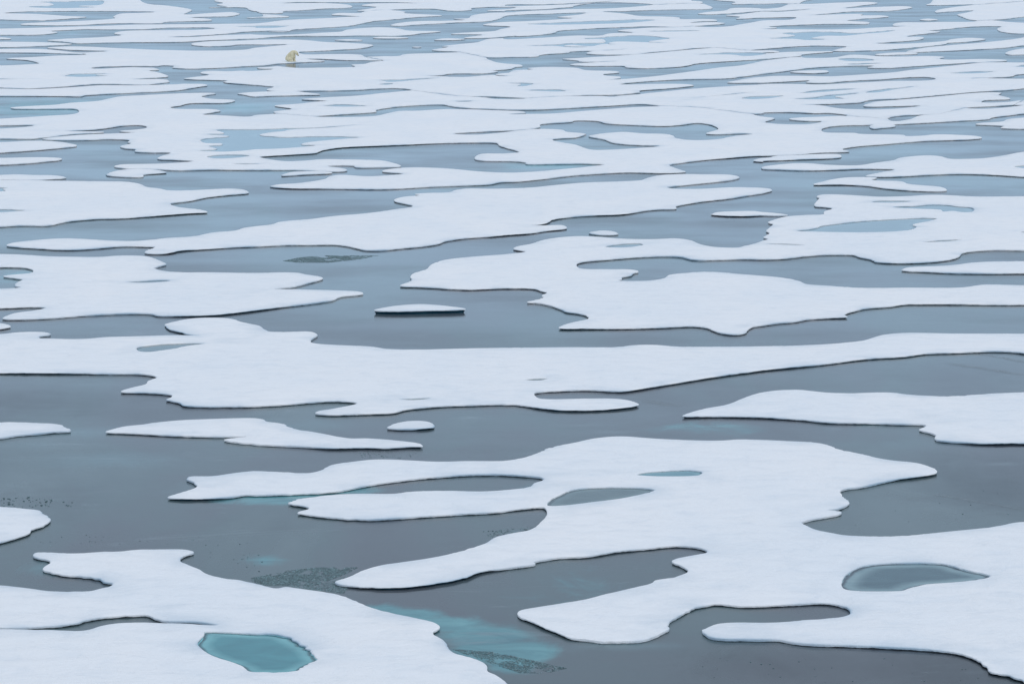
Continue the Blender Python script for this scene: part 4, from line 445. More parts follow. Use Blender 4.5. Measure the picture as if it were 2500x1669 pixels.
[-1490,13692,-36,-10,-19,-10,-28,-22,-25,-30,-12,-20,-43,-92,-9,-25,-2,-11,1,-11,2,-16,11,-34,11,-62,6,-17,8,-17,63,-90,36,-60,10,-15,12,-12,13,-10,34,-13,1,-1,-1,-1,-63,12,-26,0,-12,3,-54,-4,-158,-37,-106,-17,-30,-11,-38,-31,-26,-13,-38,-10,-49,0,-89,21,-33,1,-8,7,-6,12,-4,13,-3,23,1,11,4,11,9,11,31,30,4,9,1,10,-4,11,-9,15,-15,17,-17,13,-21,7,-45,4,-36,-7,-25,-10,-16,-9,-26,-26,-18,-13,-31,-9,-52,0,-161,29,-96,10,-145,38,-38,7,-49,0,-17,-4,-30,-20,-16,-29,-10,-62,2,-93,15,-134,23,-146,13,-59,6,-32,30,-129,7,-24,12,-53,40,-137,44,-124,35,-78,38,-58,27,-23,23,-11,29,-6,29,0,31,6,96,26,49,8,136,0,20,-2,114,0,13,-3,51,0,12,-3,96,-2,13,-3,100,0,34,3,11,-3,33,0,69,-11,154,0,20,-4,29,-13,11,-7,15,-13,22,-29,7,-14,5,-11,2,-12,1,-8,-5,-18,-18,-43,-4,-18,-1,-22,3,-30,0,-14,0,-12,-3,-14,-10,-23,-31,-48,-29,-57,-5,-13,-4,-19,-1,-14,4,-9,11,-6,23,-2,30,-1,72,-15,46,-15,13,-7,11,-10,8,-10,4,-8,3,-13,1,-14,-1,-35,-4,-13,-12,-25,-2,-8,2,-8,8,-11,40,-36,16,-17,7,-16,11,-38,6,-10,14,-9,28,-8,43,-7,29,-3,92,0,51,5,92,24,44,14,117,56,36,14,33,10,20,3,24,0,26,-5,13,-6,20,-17,12,-17,2,-6,0,-7,-7,-17,-25,-36,-46,-54,-20,-21,-35,-28,-9,-10,-7,-13,-5,-16,-1,-14,0,-6,3,-10,4,-5,7,-5,15,-7,31,-10,21,-3,19,0,17,3,94,24,52,7,30,8,16,8,11,10,10,16,15,29,8,11,8,9,24,17,88,49,35,14,28,8,170,26,20,3,44,0,26,-6,14,-9,45,-44,32,-26,44,-33,26,-13,25,-7,18,-3,69,0,48,7,47,15,29,13,32,18,33,21,19,18,13,22,3,16,0,9,-2,13,-8,22,-12,26,-21,33,-21,18,-18,10,-17,6,-27,5,-42,0,-10,-2,-52,-2,-92,-15,-38,0,-18,3,-11,5,-9,6,-7,11,-8,27,-6,37,-3,32,0,26,4,16,8,12,14,11,17,8,43,11,57,19,40,8,46,0,17,-3,37,-13,61,-26,16,0,14,6,30,21,32,28,277,263,36,33,52,41,90,67,84,72,15,11,32,21,230,130,74,53,100,77,43,26,42,20,60,24,47,14,22,2,20,9,15,12,54,51,23,17,16,8,44,13,88,12,123,32,52,9,44,-3,31,-9,20,-10,13,-11,49,-54,117,-161,62,-82,67,-81,48,-49,47,-37,45,-18,21,3,17,6,16,17,19,27,34,69,24,62,14,42,37,121,12,50,7,23,27,122,3,21,10,43,14,89,5,31,11,117,1,102,-12,68,-26,41,-43,27,-49,11,-73,0,-56,-7,-226,-44,-85,-10,-75,0,-17,3,-202,0,-15,3,-38,0,-154,26,-42,0,-39,-7,-27,-10,-29,-17,-24,-17,-22,-21,-21,-29,-19,-29,-56,-95,-19,-23,-19,-16,-89,-54,-40,-20,-39,-16,-82,-25,-92,-18,-119,-16,-63,-6,-30,0,-12,-3,-48,0,-16,-3,-176,0,-49,10,-23,11,-33,22,-20,8,-29,7,-28,0,-34,-7,-26,-10,-14,-8,-30,-30,-13,-8,-26,-9,-19,-4,-115,0,-17,3,-84,0,-17,-3,-45,0,-13,-3,-36,0,-11,-3,-109,-6,-179,-18,-72,-10,-131,-26,-102,0,-41,7,-33,11,-12,7,-16,15,-33,37,-19,13,-32,12,-112,28,-56,19,-35,14,-20,16,-16,17,-10,20,-3,14,-2,29,2,45,5,45,14,72,1,14,-2,21,-6,25,-8,23,-8,16,-12,19,-13,11,-20,4,-67,-15,-46,-7,-31,0,-10,5,-8,9,-10,15,-20,46,-9,28,-20,77,-8,21,-11,17,-45,52,-38,50,-21,36,-26,54,-16,23,-18,17,-33,14,-19,4],
[-1408,12871,-10,-15,-61,-50,-19,-26,-26,-51,-9,-14,-15,-16,-48,-45,-18,-22,-8,-7,-16,-4,-13,1,-17,10,-11,16,-8,20,-6,20,-7,30,-1,26,3,15,8,18,13,18,23,21,43,30,21,12,30,13,32,9,38,7,47,0,21,-3,12,-5,2,-4],
[-332,11420,-4,-9,-22,-21,-13,-9,-16,-5,-17,-3,-18,3,-27,9,-4,3,-2,4,1,3,2,3,16,8,52,15,24,5,21,0,6,-1],
[146,11902,-7,-18,-10,-16,-9,-9,-14,-6,-19,-1,-9,3,-17,11,-4,6,-2,5,2,6,8,8,14,7,24,9,14,3,22,0,6,-3],
[-3314,30261,-193,-66,-534,-427,-34,-52,-42,-116,-60,-318,-20,-174,-15,-65,-22,-54,-45,-64,-118,-111,-67,-78,-99,-247,-42,-64,-229,-184,-68,-75,-40,-64,-5,-29,3,-28,13,-42,14,-32,31,-37,75,-31,157,0,67,14,59,-14,145,42,40,-2,43,-27,26,-34,17,-40,20,-64,28,-120,29,-187,6,-93,-2,-59,-12,-93,-11,-44,-20,-53,-28,-39,-161,-128,-301,-307,-78,-64,-122,-77,-306,-147,3,-20,57,-193,30,-124,16,-77,18,-114,26,-119,35,-127,57,-148,26,-86,24,-103,14,-73,2,-31,-3,-51,-11,-35,-10,-15,-146,19,-14,15,-13,32,-12,41,-9,65,-7,31,-13,33,-18,26,-28,19,-40,0,-21,-18,-16,-38,-2,-52,17,-120,2,-38,-4,-16,-29,-24,-4,-27,4,-14,9,-19,31,-26,5,-11,2,-16,14,-238,11,-103,22,-157,4,-86,2,-226,5,-52,100,-40,123,12,14,14,27,71,23,26,50,13,67,-29,214,164,89,54,37,13,68,12,31,-11,162,0,77,-17,29,74,101,142,21,45,38,119,45,83,68,65,176,131,30,41,-3,16,-9,14,-34,16,-163,35,-91,1,-67,12,-12,12,-2,9,2,9,178,109,69,59,66,126,121,318,21,44,42,48,31,17,26,0,21,-14,20,-21,25,-44,24,-56,22,-71,10,-50,8,-73,2,-45,-4,-50,-8,-48,-18,-41,-34,-47,-115,-123,-15,-29,-2,-23,7,-16,19,-20,138,-68,12,-20,-3,-21,-60,-51,-321,-173,-85,-58,-58,-58,-81,-109,-77,-150,-29,-68,-7,-35,8,-14,89,-68,81,-23,143,-1,106,22,47,24,45,55,15,6,74,-1,44,-12,60,-32,40,-40,14,-29,8,-36,2,-68,-1,-78,3,-35,9,-30,32,-49,7,-23,2,-20,-9,-58,-32,-111,-15,-84,2,-39,7,-46,25,-76,33,-66,21,-21,56,-36,20,-28,10,-42,3,-119,4,-33,8,-30,14,-22,37,-22,58,-11,62,-10,99,-1,21,-14,8,-13,7,-33,-1,-49,-38,-235,-12,-162,1,-67,5,-27,9,-23,40,-35,105,-31,104,-55,38,-26,16,-21,3,-18,-5,-18,-31,-45,-77,-72,-91,-61,-80,-29,-228,-40,-20,-28,-15,-32,-16,-69,-2,-18,1,-25,6,-25,9,-24,25,-42,38,-43,57,-41,71,-25,129,-28,136,-64,53,-18,49,0,151,49,50,9,83,0,24,-8,52,0,84,-17,71,0,24,-8,59,8,210,0,52,-18,181,-97,78,-26,42,1,34,9,17,12,19,27,5,23,0,36,-4,36,-9,32,-36,77,-27,45,-99,124,-5,24,2,17,27,40,50,21,37,1,65,-23,15,-16,9,-17,5,-21,7,-67,7,-26,9,-15,19,-12,53,-1,92,25,100,2,38,9,29,25,7,19,1,35,-3,39,-6,38,-24,76,-80,217,-31,60,-25,34,-58,41,-154,46,-114,11,-120,26,-39,-10,-28,-20,-71,-86,-43,-35,-74,-37,-41,2,-36,26,-35,37,-28,37,-53,83,-55,103,-28,64,-6,21,-3,25,6,30,73,72,259,164,53,40,21,25,18,46,8,98,19,126,31,89,33,65,58,94,49,59,41,32,392,189,239,149,120,53,140,41,129,22,32,-10,46,6,56,-7,37,-31,14,-29,7,-40,13,-184,15,-90,35,-131,58,-182,53,-184,9,-42,1,-34,-8,-32,-21,-32,-91,-68,-40,-12,-40,9,-59,-1,-32,-16,-27,-37,-8,-28,-16,-76,-11,-101,-6,-109,1,-81,4,-48,8,-45,12,-38,22,-28,54,-27,65,-11,80,-1,42,-10,45,-23,37,-40,26,-45,7,-23,2,-23,-5,-69,2,-25,8,-18,18,-13,76,-2,107,26,99,10,98,25,54,0,90,-27,35,-20,25,-31,1,-19,-6,-23,-37,-56,-166,-190,-245,-243,-126,-101,-77,-43,-54,-18,-54,0,-57,18,-84,41,-49,33,-61,51,-156,171,-38,34,-74,42,-126,44,-85,-1,-66,-38,-52,-52,-47,-75,-24,-61,-10,-47,0,-33,6,-36,14,-21,25,-24,94,-68,25,-25,6,-12,2,-19,-12,-30,-54,-57,-82,-66,-49,-34,-40,-18,-54,2,-84,67,-59,34,-29,9,-25,-15,-27,-43,-16,-35,-12,-42,-8,-47,-2,-105,-12,-51,-34,-82,-30,-57,-37,-62,-74,-99,-26,-24,-96,-57,-32,-42,-16,-42,-8,-41,1,-25,8,-25,26,-29,41,-30,51,-29,49,-16,62,-8,128,8,27,-7,49,-1,195,-30,79,-21,72,0,52,17,123,58,207,129,57,23,270,85,51,24,40,44,37,102,17,32,35,23,35,2,43,17,71,61,150,161,175,224,62,63,111,78,162,98,74,35,77,1,169,-56,49,-9,102,34,61,43,11,20,2,13,0,20,-64,263,-7,64,-23,137,-2,35,4,39,6,28,15,35,25,44,95,139,88,113,114,124,58,51,113,83,126,108,73,52,52,20,66,12,84,28,123,48,69,42,113,116,59,46,240,81,8,15,3,32,-35,149,-1,47,6,35,20,54,32,59,59,88,61,77,64,59,165,126,208,198,98,83,62,41,86,42,243,78,94,44,69,57,32,38,24,42,9,26,5,30,-1,58,-14,61,-20,47,-48,49,-129,77,-59,24,-89,-2,-33,-25,-57,-72,-33,-30,-90,-56,-48,-12,-16,22,0,28,6,62,-4,29,-27,32,-310,48,-39,33,-6,22,-7,61,-23,26,-199,25,-30,17,-18,32,-10,65,2,101,16,149,18,94,19,76,25,70,38,79,30,52,39,51,46,49,38,25,68,27,102,14,115,34,3,-8,-29,-56,-26,-70,-15,-64,-10,-72,-4,-83,5,-96,11,-32,16,0,80,105,81,71,27,30,15,29,17,56,12,82,3,90,-10,63,84,32,111,62,545,366,128,70,73,53,25,28,28,45,10,27,32,120,35,69,145,181,162,217,64,65,80,53,58,15,56,2,31,12,228,1,55,13,110,-105,145,-72,35,-37,20,-46,13,-61,0,-43,-7,-71,-17,-71,-18,-51,-41,-86,45,9,46,23,37,-2,28,-59,33,-108,20,-94,96,-33,69,-82,37,-28,19,3,15,14,10,23,4,28,-13,47,-42,84,-5,31,0,29,24,49,77,96,15,31,7,43,-12,102,7,31,11,26,43,55,79,42,70,1,92,-27,99,-115,82,-41,34,-2,30,-28,5,-36,-6,-64,-14,-59,-27,-87,-3,-29,17,-108,17,-46,24,-37,141,-109,72,-70,109,-16,47,-27,102,-105,96,-44,6,8,13,38,753,2715,19,73,1,20,-73,22,-58,0,-117,-28,-43,32,-75,115,-86,48,-94,-29,-62,-1,-160,92,-58,-1,-77,-29,-70,0,-165,122,-42,-1,-92,-40,-36,32,-15,110,-30,49,-126,81,-81,20,-109,73,-52,19,-125,-6,1,-68,-9,-50,-17,-45,-55,-111,-43,-100,-25,-77,-28,-129,-5,-10,-69,9,-135,47,-395,166,-128,13,-95,-84,-20,-35,-15,-41,-65,-224,-53,-147,-64,-226,-2,-13,7,-7,36,13,45,-6,-1,-13,-10,-24,-46,-79,-85,-122,-147,-181,-131,-116,-99,-44,-35,0,-50,37,-46,102,-43,-74,-62,-163,-51,-77,-72,-181,-54,-83,-50,-133,-24,-52,-28,-40,-62,-40,-88,-81,-56,-83,-39,-94,-97,-310,-35,-83,-72,-134,-37,-55,-38,-41,-27,0,-12,40,-6,133,8,163,-4,21,-25,13,-21,-7,-32,17,-64,115,-72,15,-16,19,-46,92,-34,25,-50,3,-27,31,-21,-8,-371,-197,-100,-70,-36,-48,-8,-30,-1,-29,11,-61,41,-97,25,-40,36,-29,139,-4,20,-20,5,-30,-9,-60,-24,-81,-38,-92,-33,-63,-46,-55,-73,-41,-127,0,-43,14,-44,26,-31,32,-46,91,-18,87,0,45,4,35,12,50,24,73,67,177,20,77,4,22,0,32,-5,32,-10,28,-61,79,-34,76,-19,65,-23,113,-10,134,-10,33,-94,132,-89,233,-108,152,-75,203,-45,81,-78,70,-61,87,-66,-20,-29,28,-43,67,-78,-10,-43,47,-22,-48,-29,-26,-239,-121,-102,-87,-304,-313,-224,-261,-157,-162,-74,-56,-37,-15,-157,-15,-84,-26,-70,2,-20,33,0,24,7,16,133,75,23,21,10,27,2,45,-7,37,-23,77,-31,56,-52,33,-47,3,-372,190,-106,30,-132,0,-93,-45,-201,-160,-39,-17,-93,13,-36,-29,-27,-50,-29,-86,-102,-390,-32,-97,-49,-78,-78,-57,-154,-55,-112,0,-125,42,-80,55,-44,67,-34,-4,-17,12,-62,107,-57,13,-63,108,-56,13,-45,66,-18,-48,-22,-30,-94,-75,-53,-57,-10,-32,-5,-83,-15,-51,-20,-36,-37,-13,-108,97,-169,108,-104,45,-25,22,-16,28,-4,38,7,49,87,228,33,108,3,40,-5,54,-11,39,-20,39,-41,58,-66,57,-244,2,-43,17,-29,26,-21,31,-34,68,-25,80,-9,58,1,46,16,51,39,79,21,71,28,232,22,73,23,31,35,18,247,-14,44,18,29,39,23,73,16,85,7,86,1,39,-5,41,-12,40,-17,32,-49,56,-27,18,-98,36,-39,28,-30,37,-36,64,-56,123,-26,83,-15,65,-6,49,0,53,9,55,27,93,61,171,7,46,-1,37,-5,22,-11,19,-41,27],
[252,25825,-1,50,5,45,14,52,13,27,55,60,137,94,67,62,17,42,8,92,8,36,14,22,31,16,57,0,38,-14,66,-55,15,-29,14,-49,25,-140,13,-50,28,-52,34,-39,259,-174,132,-61,96,0,63,38,110,117,98,177,20,18,25,-1,21,-19,29,-54,26,-74,14,-55,22,-126,13,-114,6,-101,2,-80,-4,-86,-16,-94,-38,-127,-47,-125,-36,-108,-11,-55,0,-20,4,-21,27,-28,100,0,138,75,51,13,31,-14,42,-38,14,-24,2,-28,-16,-28,-100,-83,-51,-60,-51,-98,-86,-182,-37,-66,-28,-39,-36,-34,-50,-34,-62,-23,-31,0,-35,12,-33,28,-41,71,-29,79,-16,86,3,139,-9,88,-22,96,-37,67,-52,29,-79,13,-61,24,-50,50,-67,85,-34,20,-32,-1,-49,-25,-81,-80,-80,-114,-59,-110,-22,-63,-7,-34,-2,-28,6,-53,10,-38,69,-138,35,-86,20,-93,29,-193,19,-68,18,-45,30,-49,62,-70,88,-64,150,-57,21,-19,5,-24,-4,-22,-7,-16,-29,-41,-44,-49,-134,-121,-237,-140,-53,-21,-22,2,-34,23,-26,50,-15,52,-74,345,-18,72,-35,85,-107,217,-19,47,-17,65,-4,48,4,60,6,32,17,49,37,38,95,48,36,42,36,78,41,118,21,85,7,48,2,34,-1,20,-16,49,-34,46,-92,91,-24,46,-9,51,-6,119,-19,52,-47,46,-104,38,-51,-1,-79,-37,-44,-46,-95,-124,-37,-54,-80,-136,-75,-102,-76,-86,-69,-49,-85,-1,-30,13,-53,49,-24,37,-11,28,-2,32,10,29,57,55,189,124,297,155,61,49,44,47,35,55,43,85,28,88,9,45,2,37],
[-1415,25853,-127,-176,-117,-139,-70,-62,-193,-123,-58,-59,-19,-44,-12,-90,-9,-28,-18,-24,-65,-56,-27,-50,-53,-149,-11,-51,-6,-47,1,-38,8,-33,11,-24,29,-41,90,-80,79,-37,81,1,103,52,82,23,166,0,142,-34,56,-25,30,-27,4,-20,-1,-15,-17,-34,-311,-354,-63,-87,-36,-81,-11,-42,-9,-78,0,-41,7,-37,24,-21,75,-1,21,-11,5,-8,2,-12,-8,-26,-83,-120,-106,-110,-125,-91,-103,-33,-43,-21,-29,-32,-39,-70,-21,-25,-104,-82,-30,-11,-46,0,-60,21,-85,50,-36,32,-15,24,0,16,8,12,103,50,23,19,12,22,2,30,-7,37,-80,186,-9,32,-4,30,5,20,12,15,69,45,11,26,3,41,-4,49,-6,32,-7,22,-8,12,-103,-6,-27,29,-20,47,-20,59,-20,77,-16,86,-4,48,3,52,6,31,23,64,43,68,114,119,18,31,3,20,-4,25,-8,17,-59,64,-121,75,-34,31,-1,16,13,14,112,38,16,18,6,23,-2,39,-9,36,-46,141,-45,118,-5,28,4,28,15,19,32,14,94,23,121,1,22,11,76,1,43,13,206,114,242,74,100,61,240,232,17,13,4,-2],
[6304,28117,104,68,281,-267,462,-116,467,-408,-75,-94,-405,-113,-274,-243,-100,-17,-20,66,22,172,-177,212,-33,391,-170,115],
[-4335,25802,-4,-37,-17,-58,-43,-95,-48,-73,-86,-87,-239,-164,-31,-12,-66,0,-32,18,-21,27,-23,50,-16,53,-22,90,-22,119,-8,81,-2,57,10,56,32,38,31,14,64,0,214,-48,129,12,25,12,138,0,28,-20,6,-14],
[-2095,22666,-6,-36,-15,-41,-46,-81,-44,-49,-74,-48,-41,1,-40,32,-43,58,-16,38,-7,30,0,30,6,28,31,68,32,36,52,29,52,10,107,-30,41,-31,9,-20],
[-2181,21981,-1,5,3,3,47,9,24,-8,89,-1,50,-10,22,-14,-8,-18,-51,-34,-25,-10,-35,-1,-30,11,-40,25],
[4054,19652,-56,-6,-80,-22,-336,-130,-41,-8,-48,0,-19,-7,-120,-7,-24,-7,-141,1,-43,15,-83,52,-75,35,-44,15,-45,0,-51,-16,-125,-66,-53,-21,-96,-28,-45,0,-41,17,-132,92,-113,57,-70,0,-35,-25,-25,-45,-14,-43,-6,-26,-3,-37,11,-37,0,-18,-2,-24,-71,-370,-10,-59,-5,-66,2,-21,7,-20,50,-26,31,-42,12,-35,0,-23,-3,-21,-8,-25,-45,-94,-13,-30,-10,-30,-5,-35,-4,-76,-5,-35,-11,-23,-18,-15,-29,-9,-27,-1,-36,-13,-86,-44,-56,-44,-29,-42,-98,-226,-13,-42,-4,-31,3,-28,17,-46,1,-22,-3,-36,-7,-35,-28,-116,-27,-125,-11,-64,1,-32,14,-48,-1,-29,-7,-38,-42,-137,-7,-30,-3,-19,1,-27,21,-47,2,-12,-1,-11,-6,-15,-23,-35,-9,-20,-36,-95,-20,-43,-112,-198,-11,-14,-10,-7,-20,-6,-21,0,-58,21,-22,16,-16,18,-37,62,-19,47,-17,68,-14,84,-14,48,-33,58,-28,32,-20,13,-14,6,-17,0,-94,-40,-45,-7,-106,11,-55,17,-33,16,-80,68,-38,24,-61,23,-33,5,-32,-5,-26,-11,-38,-22,-35,-29,-52,-59,-31,-46,-18,-32,-20,-42,-44,-127,-23,-46,-57,-79,-15,-39,-12,-40,-7,-45,0,-16,5,-20,6,-14,24,-34,38,-44,3,-15,-6,-20,-24,-32,-28,-29,-77,-66,-162,-94,-36,-25,-64,-54,-36,-37,-20,-26,-16,-26,-26,-56,-22,-66,-13,-53,-8,-54,-11,-128,-10,-59,-14,-42,-33,-71,-10,-31,-5,-25,-7,-52,-4,-79,10,-106,1,-44,-2,-22,-3,-22,-9,-31,-34,-101,-5,-23,0,-18,5,-14,10,-8,32,-9,28,-1,54,-16,56,-21,98,-49,55,-17,31,-5,32,5,116,46,22,5,98,0,31,-4,31,-14,12,-12,10,-17,22,-66,26,-50,4,-16,0,-15,-4,-17,-17,-47,-8,-29,0,-22,5,-48,-1,-18,-4,-17,-16,-38,-25,-45,-35,-53,-2,-7,0,-5,8,-6,26,-1,19,-9,21,-23,26,-37,24,-49,38,-104,15,-50,10,-47,6,-17,10,-11,23,-15,12,-10,28,-36,12,-22,9,-25,4,-21,5,-32,2,-27,0,-17,-3,-22,-9,-23,-13,-21,-46,-61,-36,-60,-19,-39,-20,-54,-7,-29,0,-17,7,-14,20,-7,19,-1,78,10,147,0,15,3,72,4,42,7,113,30,87,31,18,4,25,0,13,-5,20,-12,16,-15,16,-24,12,-35,9,-57,6,-23,8,-22,11,-20,19,-26,13,-12,19,-11,13,-5,14,0,19,11,15,17,11,19,9,32,11,66,8,36,10,32,10,26,8,17,9,13,39,28,62,60,18,15,18,11,50,22,19,13,12,11,37,50,13,14,21,14,40,17,52,18,38,7,24,1,28,10,6,8,2,10,-1,13,-7,31,-1,16,1,12,7,23,8,20,19,36,32,54,38,55,21,25,26,23,27,14,62,26,26,16,24,22,34,39,24,18,21,6,46,-4,29,4,114,0,14,-4,66,0,15,-4,37,0,12,-3,92,-4,17,-4,70,0,39,7,46,0,242,-58,46,-8,37,0,14,-3,68,8,49,20,28,25,13,17,20,33,28,60,26,75,18,59,12,46,25,113,16,116,6,71,-1,65,-6,36,-5,17,-19,32,-19,14,-25,14,-38,8,-91,1,-90,-13,-171,-32,-34,-4,-54,0,-129,24,-54,4,-20,-5,-15,-9,-82,-81,-33,-18,-34,-8,-31,-5,-245,0,-84,-8,-118,0,-28,5,-57,21,-94,58,-70,31,-21,14,-17,19,-9,21,-14,94,-13,41,-16,33,-23,36,-25,33,-21,21,-35,29,-170,114,-63,48,-57,30,-34,11,-47,0,-40,-15,-58,-35,-58,-48,-24,-29,-10,-21,-8,-30,-9,-64,-6,-17,-11,-25,-22,-33,-34,-35,-31,-18,-34,-10,-61,-5,-38,5,-18,8,-4,6,-2,8,3,7,15,25,5,13,2,18,3,49,5,35,3,10,6,9,27,23,12,18,4,19,7,52,4,20,8,22,18,33,5,17,2,18,-3,14,-11,26,-15,18,-24,17,-25,5,-30,-4,-45,0,-23,4,-82,0,-22,6,-15,8,-16,16,-12,26,-8,43,-4,58,3,81,4,22,9,32,7,15,12,18,22,28,22,23,24,18,202,132,96,48,72,24,52,5,45,-9,22,-13,20,-25,11,-25,13,-50,11,-24,8,-13,17,-13,21,-10,28,-1,205,51,55,0,59,-14,37,0,58,10,46,19,31,20,31,25,78,74,21,17,49,29,32,14,52,15,82,0,30,-11,16,-20,4,-16,8,-65,11,-30,26,-47,17,-37,6,-30,6,-66,4,-16,8,-15,17,-17,34,-15,32,-10,62,-4,59,10,53,18,34,15,36,23,43,33,48,48,12,16,32,49,30,65,23,66,21,94,15,37,18,28,23,27,28,28,40,27,43,20,36,11,28,5,50,0,61,-14,97,-6,193,-44,40,-5,61,0,14,-4,70,9,56,21,16,6,58,41,47,55,11,17,74,145,87,233,87,282,86,321,14,58,11,39,30,136,13,47,51,234,10,56,32,144,42,228,40,233,47,344,22,288,-7,143,-5,60,-31,77,-57,49,-55,15],
[2713,18081,-9,-24,-19,-39,-49,-84,-91,-121,-27,-46,-8,-26,-2,-25,11,-68,1,-24,-12,-56,-18,-50,-25,-52,-20,-27,-36,-34,-67,-42,-41,-18,-91,-23,-42,0,-22,-6,-122,6,-78,11,-166,40,-22,12,-5,14,3,11,10,13,81,71,32,38,14,29,18,66,9,27,13,22,31,43,110,107,116,97,103,69,84,48,88,42,81,30,83,20,60,-7,15,-7,8,-10,3,-11],
[2530,18788,1,9,5,10,24,15,110,29,36,14,19,14,40,40,29,20,32,7,37,-6,46,-25,19,-25,36,-63,53,-32,21,-24,5,-18,2,-47,-3,-47,-10,-71,-12,-57,-13,-36,-18,-22,-19,-10,-21,0,-14,9,-34,60,-13,11,-16,-2,-39,-37,-10,-3,-3,4,-2,12,5,58,1,29,-3,12,-9,16,-29,17,-83,15,-114,45,-37,38,-16,26],
[772,16674,-4,-15,-11,-21,-26,-33,-33,-33,-40,-26,-17,-6,-45,1,-37,17,-8,10,-2,12,2,12,6,16,16,27,53,70,30,27,41,25,35,11,19,-6,9,-14,8,-24,5,-29],
[2703,19154,-18,-23,-40,-29,-69,-29,-69,0,-38,7,-35,17,-7,9,-1,12,5,14,10,18,35,39,25,16,37,8,61,-7,52,-14,44,-21],
[2707,16964,-11,-15,-38,-43,-40,-36,-32,-22,-33,-16,-74,-22,-35,-2,-7,6,9,14,27,22,93,62,112,54,23,6,6,-3],
[3112,17321,1,10,5,11,25,30,36,27,35,21,19,7,19,-3,4,-16,-1,-27,-9,-49,-7,-23,-9,-19,-11,-10,-39,-1,-49,23,-15,10],
[1497,16728,0,7,5,4,27,9,35,5,36,-1,34,-10,39,-22,37,-25,21,-19,4,-8,-5,-6,-24,-1,-85,16,-78,26],
[3389,13780,-114,-55,-118,-20,-111,-77,-131,129,-85,0,-19,-28,-5,-112,-24,-138,-48,-30,-128,-28,-28,-28,-23,-91,2,-73,199,34,125,0,95,-36,27,-42,11,-62,-1,-120,-30,-228,-53,-241,-57,-198,-38,-103,-35,-71,-34,-41,-92,-10,-1,-141,-32,-102,-68,-84,-95,-51,26,-61,65,-42,19,-68,140,-3,35,10,25,25,17,53,6,91,16,21,24,2,29,-33,54,-159,-86,-95,-31,-135,-37,-51,-43,-18,-49,0,-110,30,-60,-340,-56,-228,-84,-254,-43,-92,-35,-48,-39,-29,-75,-7,-72,15,-92,39,-15,-227,-43,-164,0,-51,11,-40,128,-213,26,-70,6,-58,-8,-44,-17,-33,-113,-121,-46,-60,74,28,35,4,47,0,30,-15,33,-137,-14,-264,-51,-340,-72,-367,-100,-419,-77,-290,-79,-261,96,29,37,2,172,-36,98,347,-124,23,-29,18,-17,27,-1,23,6,26,51,70,13,35,-14,116,4,48,42,86,20,100,23,32,61,42,28,9,114,-16,599,2161,-29,32,-70,28,-126,96,-128,59,-16,29,66,82,51,119,33,25,99,-77,137,-39,66,-56,796,2871,-45,124,-67,23,-46,-34,-58,-130,-27,-24,-27,-1,-76,124,-34,141],
[-3930,14742,-64,-51,-61,-149,-56,-19,229,-822,126,114,33,7,116,-110,91,-38,108,-80,139,50,52,-5,29,-24,57,-85,78,-60,16,-30,-19,-54,-138,-58,-153,-118,-13,-47,40,-134,1,-52,-91,-119,-11,-49,15,-48,57,-86,17,-56,4,-81,-19,-123,19,-62,81,-105,97,-83,163,-87,28,-40,4,-43,-52,-101,-58,-71,-207,-113,-20,-37,-10,-67,40,-145,32,-61,2,-62,65,-238,31,-39,51,-95,31,-143,20,-32,98,-89,44,-83,-4,-59,-55,-90,-24,-61,697,-2507,165,25,80,32,26,28,29,58,27,27,4,40,29,89,32,21,81,4,-32,109,-45,241,-86,4,-42,19,-32,37,-53,117,-39,129,-38,168,-16,127,-1,102,-29,11,-45,44,-80,50,-28,28,-15,34,-13,75,-15,40,-108,129,-92,145,-19,56,-23,112,-53,149,-28,171,11,67,51,30,290,72,-3,67,9,51,51,67,-11,112,9,62,39,34,54,13,-10,148,-44,343,-26,494,-42,149,-347,-39,-58,20,-57,75,-88,224,-36,20,-19,32,-7,56,13,71,-49,209,-47,41,-14,28,37,58,-30,219,-4,101,24,101,48,25,100,0,142,-32,-76,309,-93,25,-34,31,-44,80,-39,146,-23,53,-29,34,-89,52,-87,163,-134,14,-36,25,-10,72,38,140,-52,164,-32,68,-59,42,-191,63],
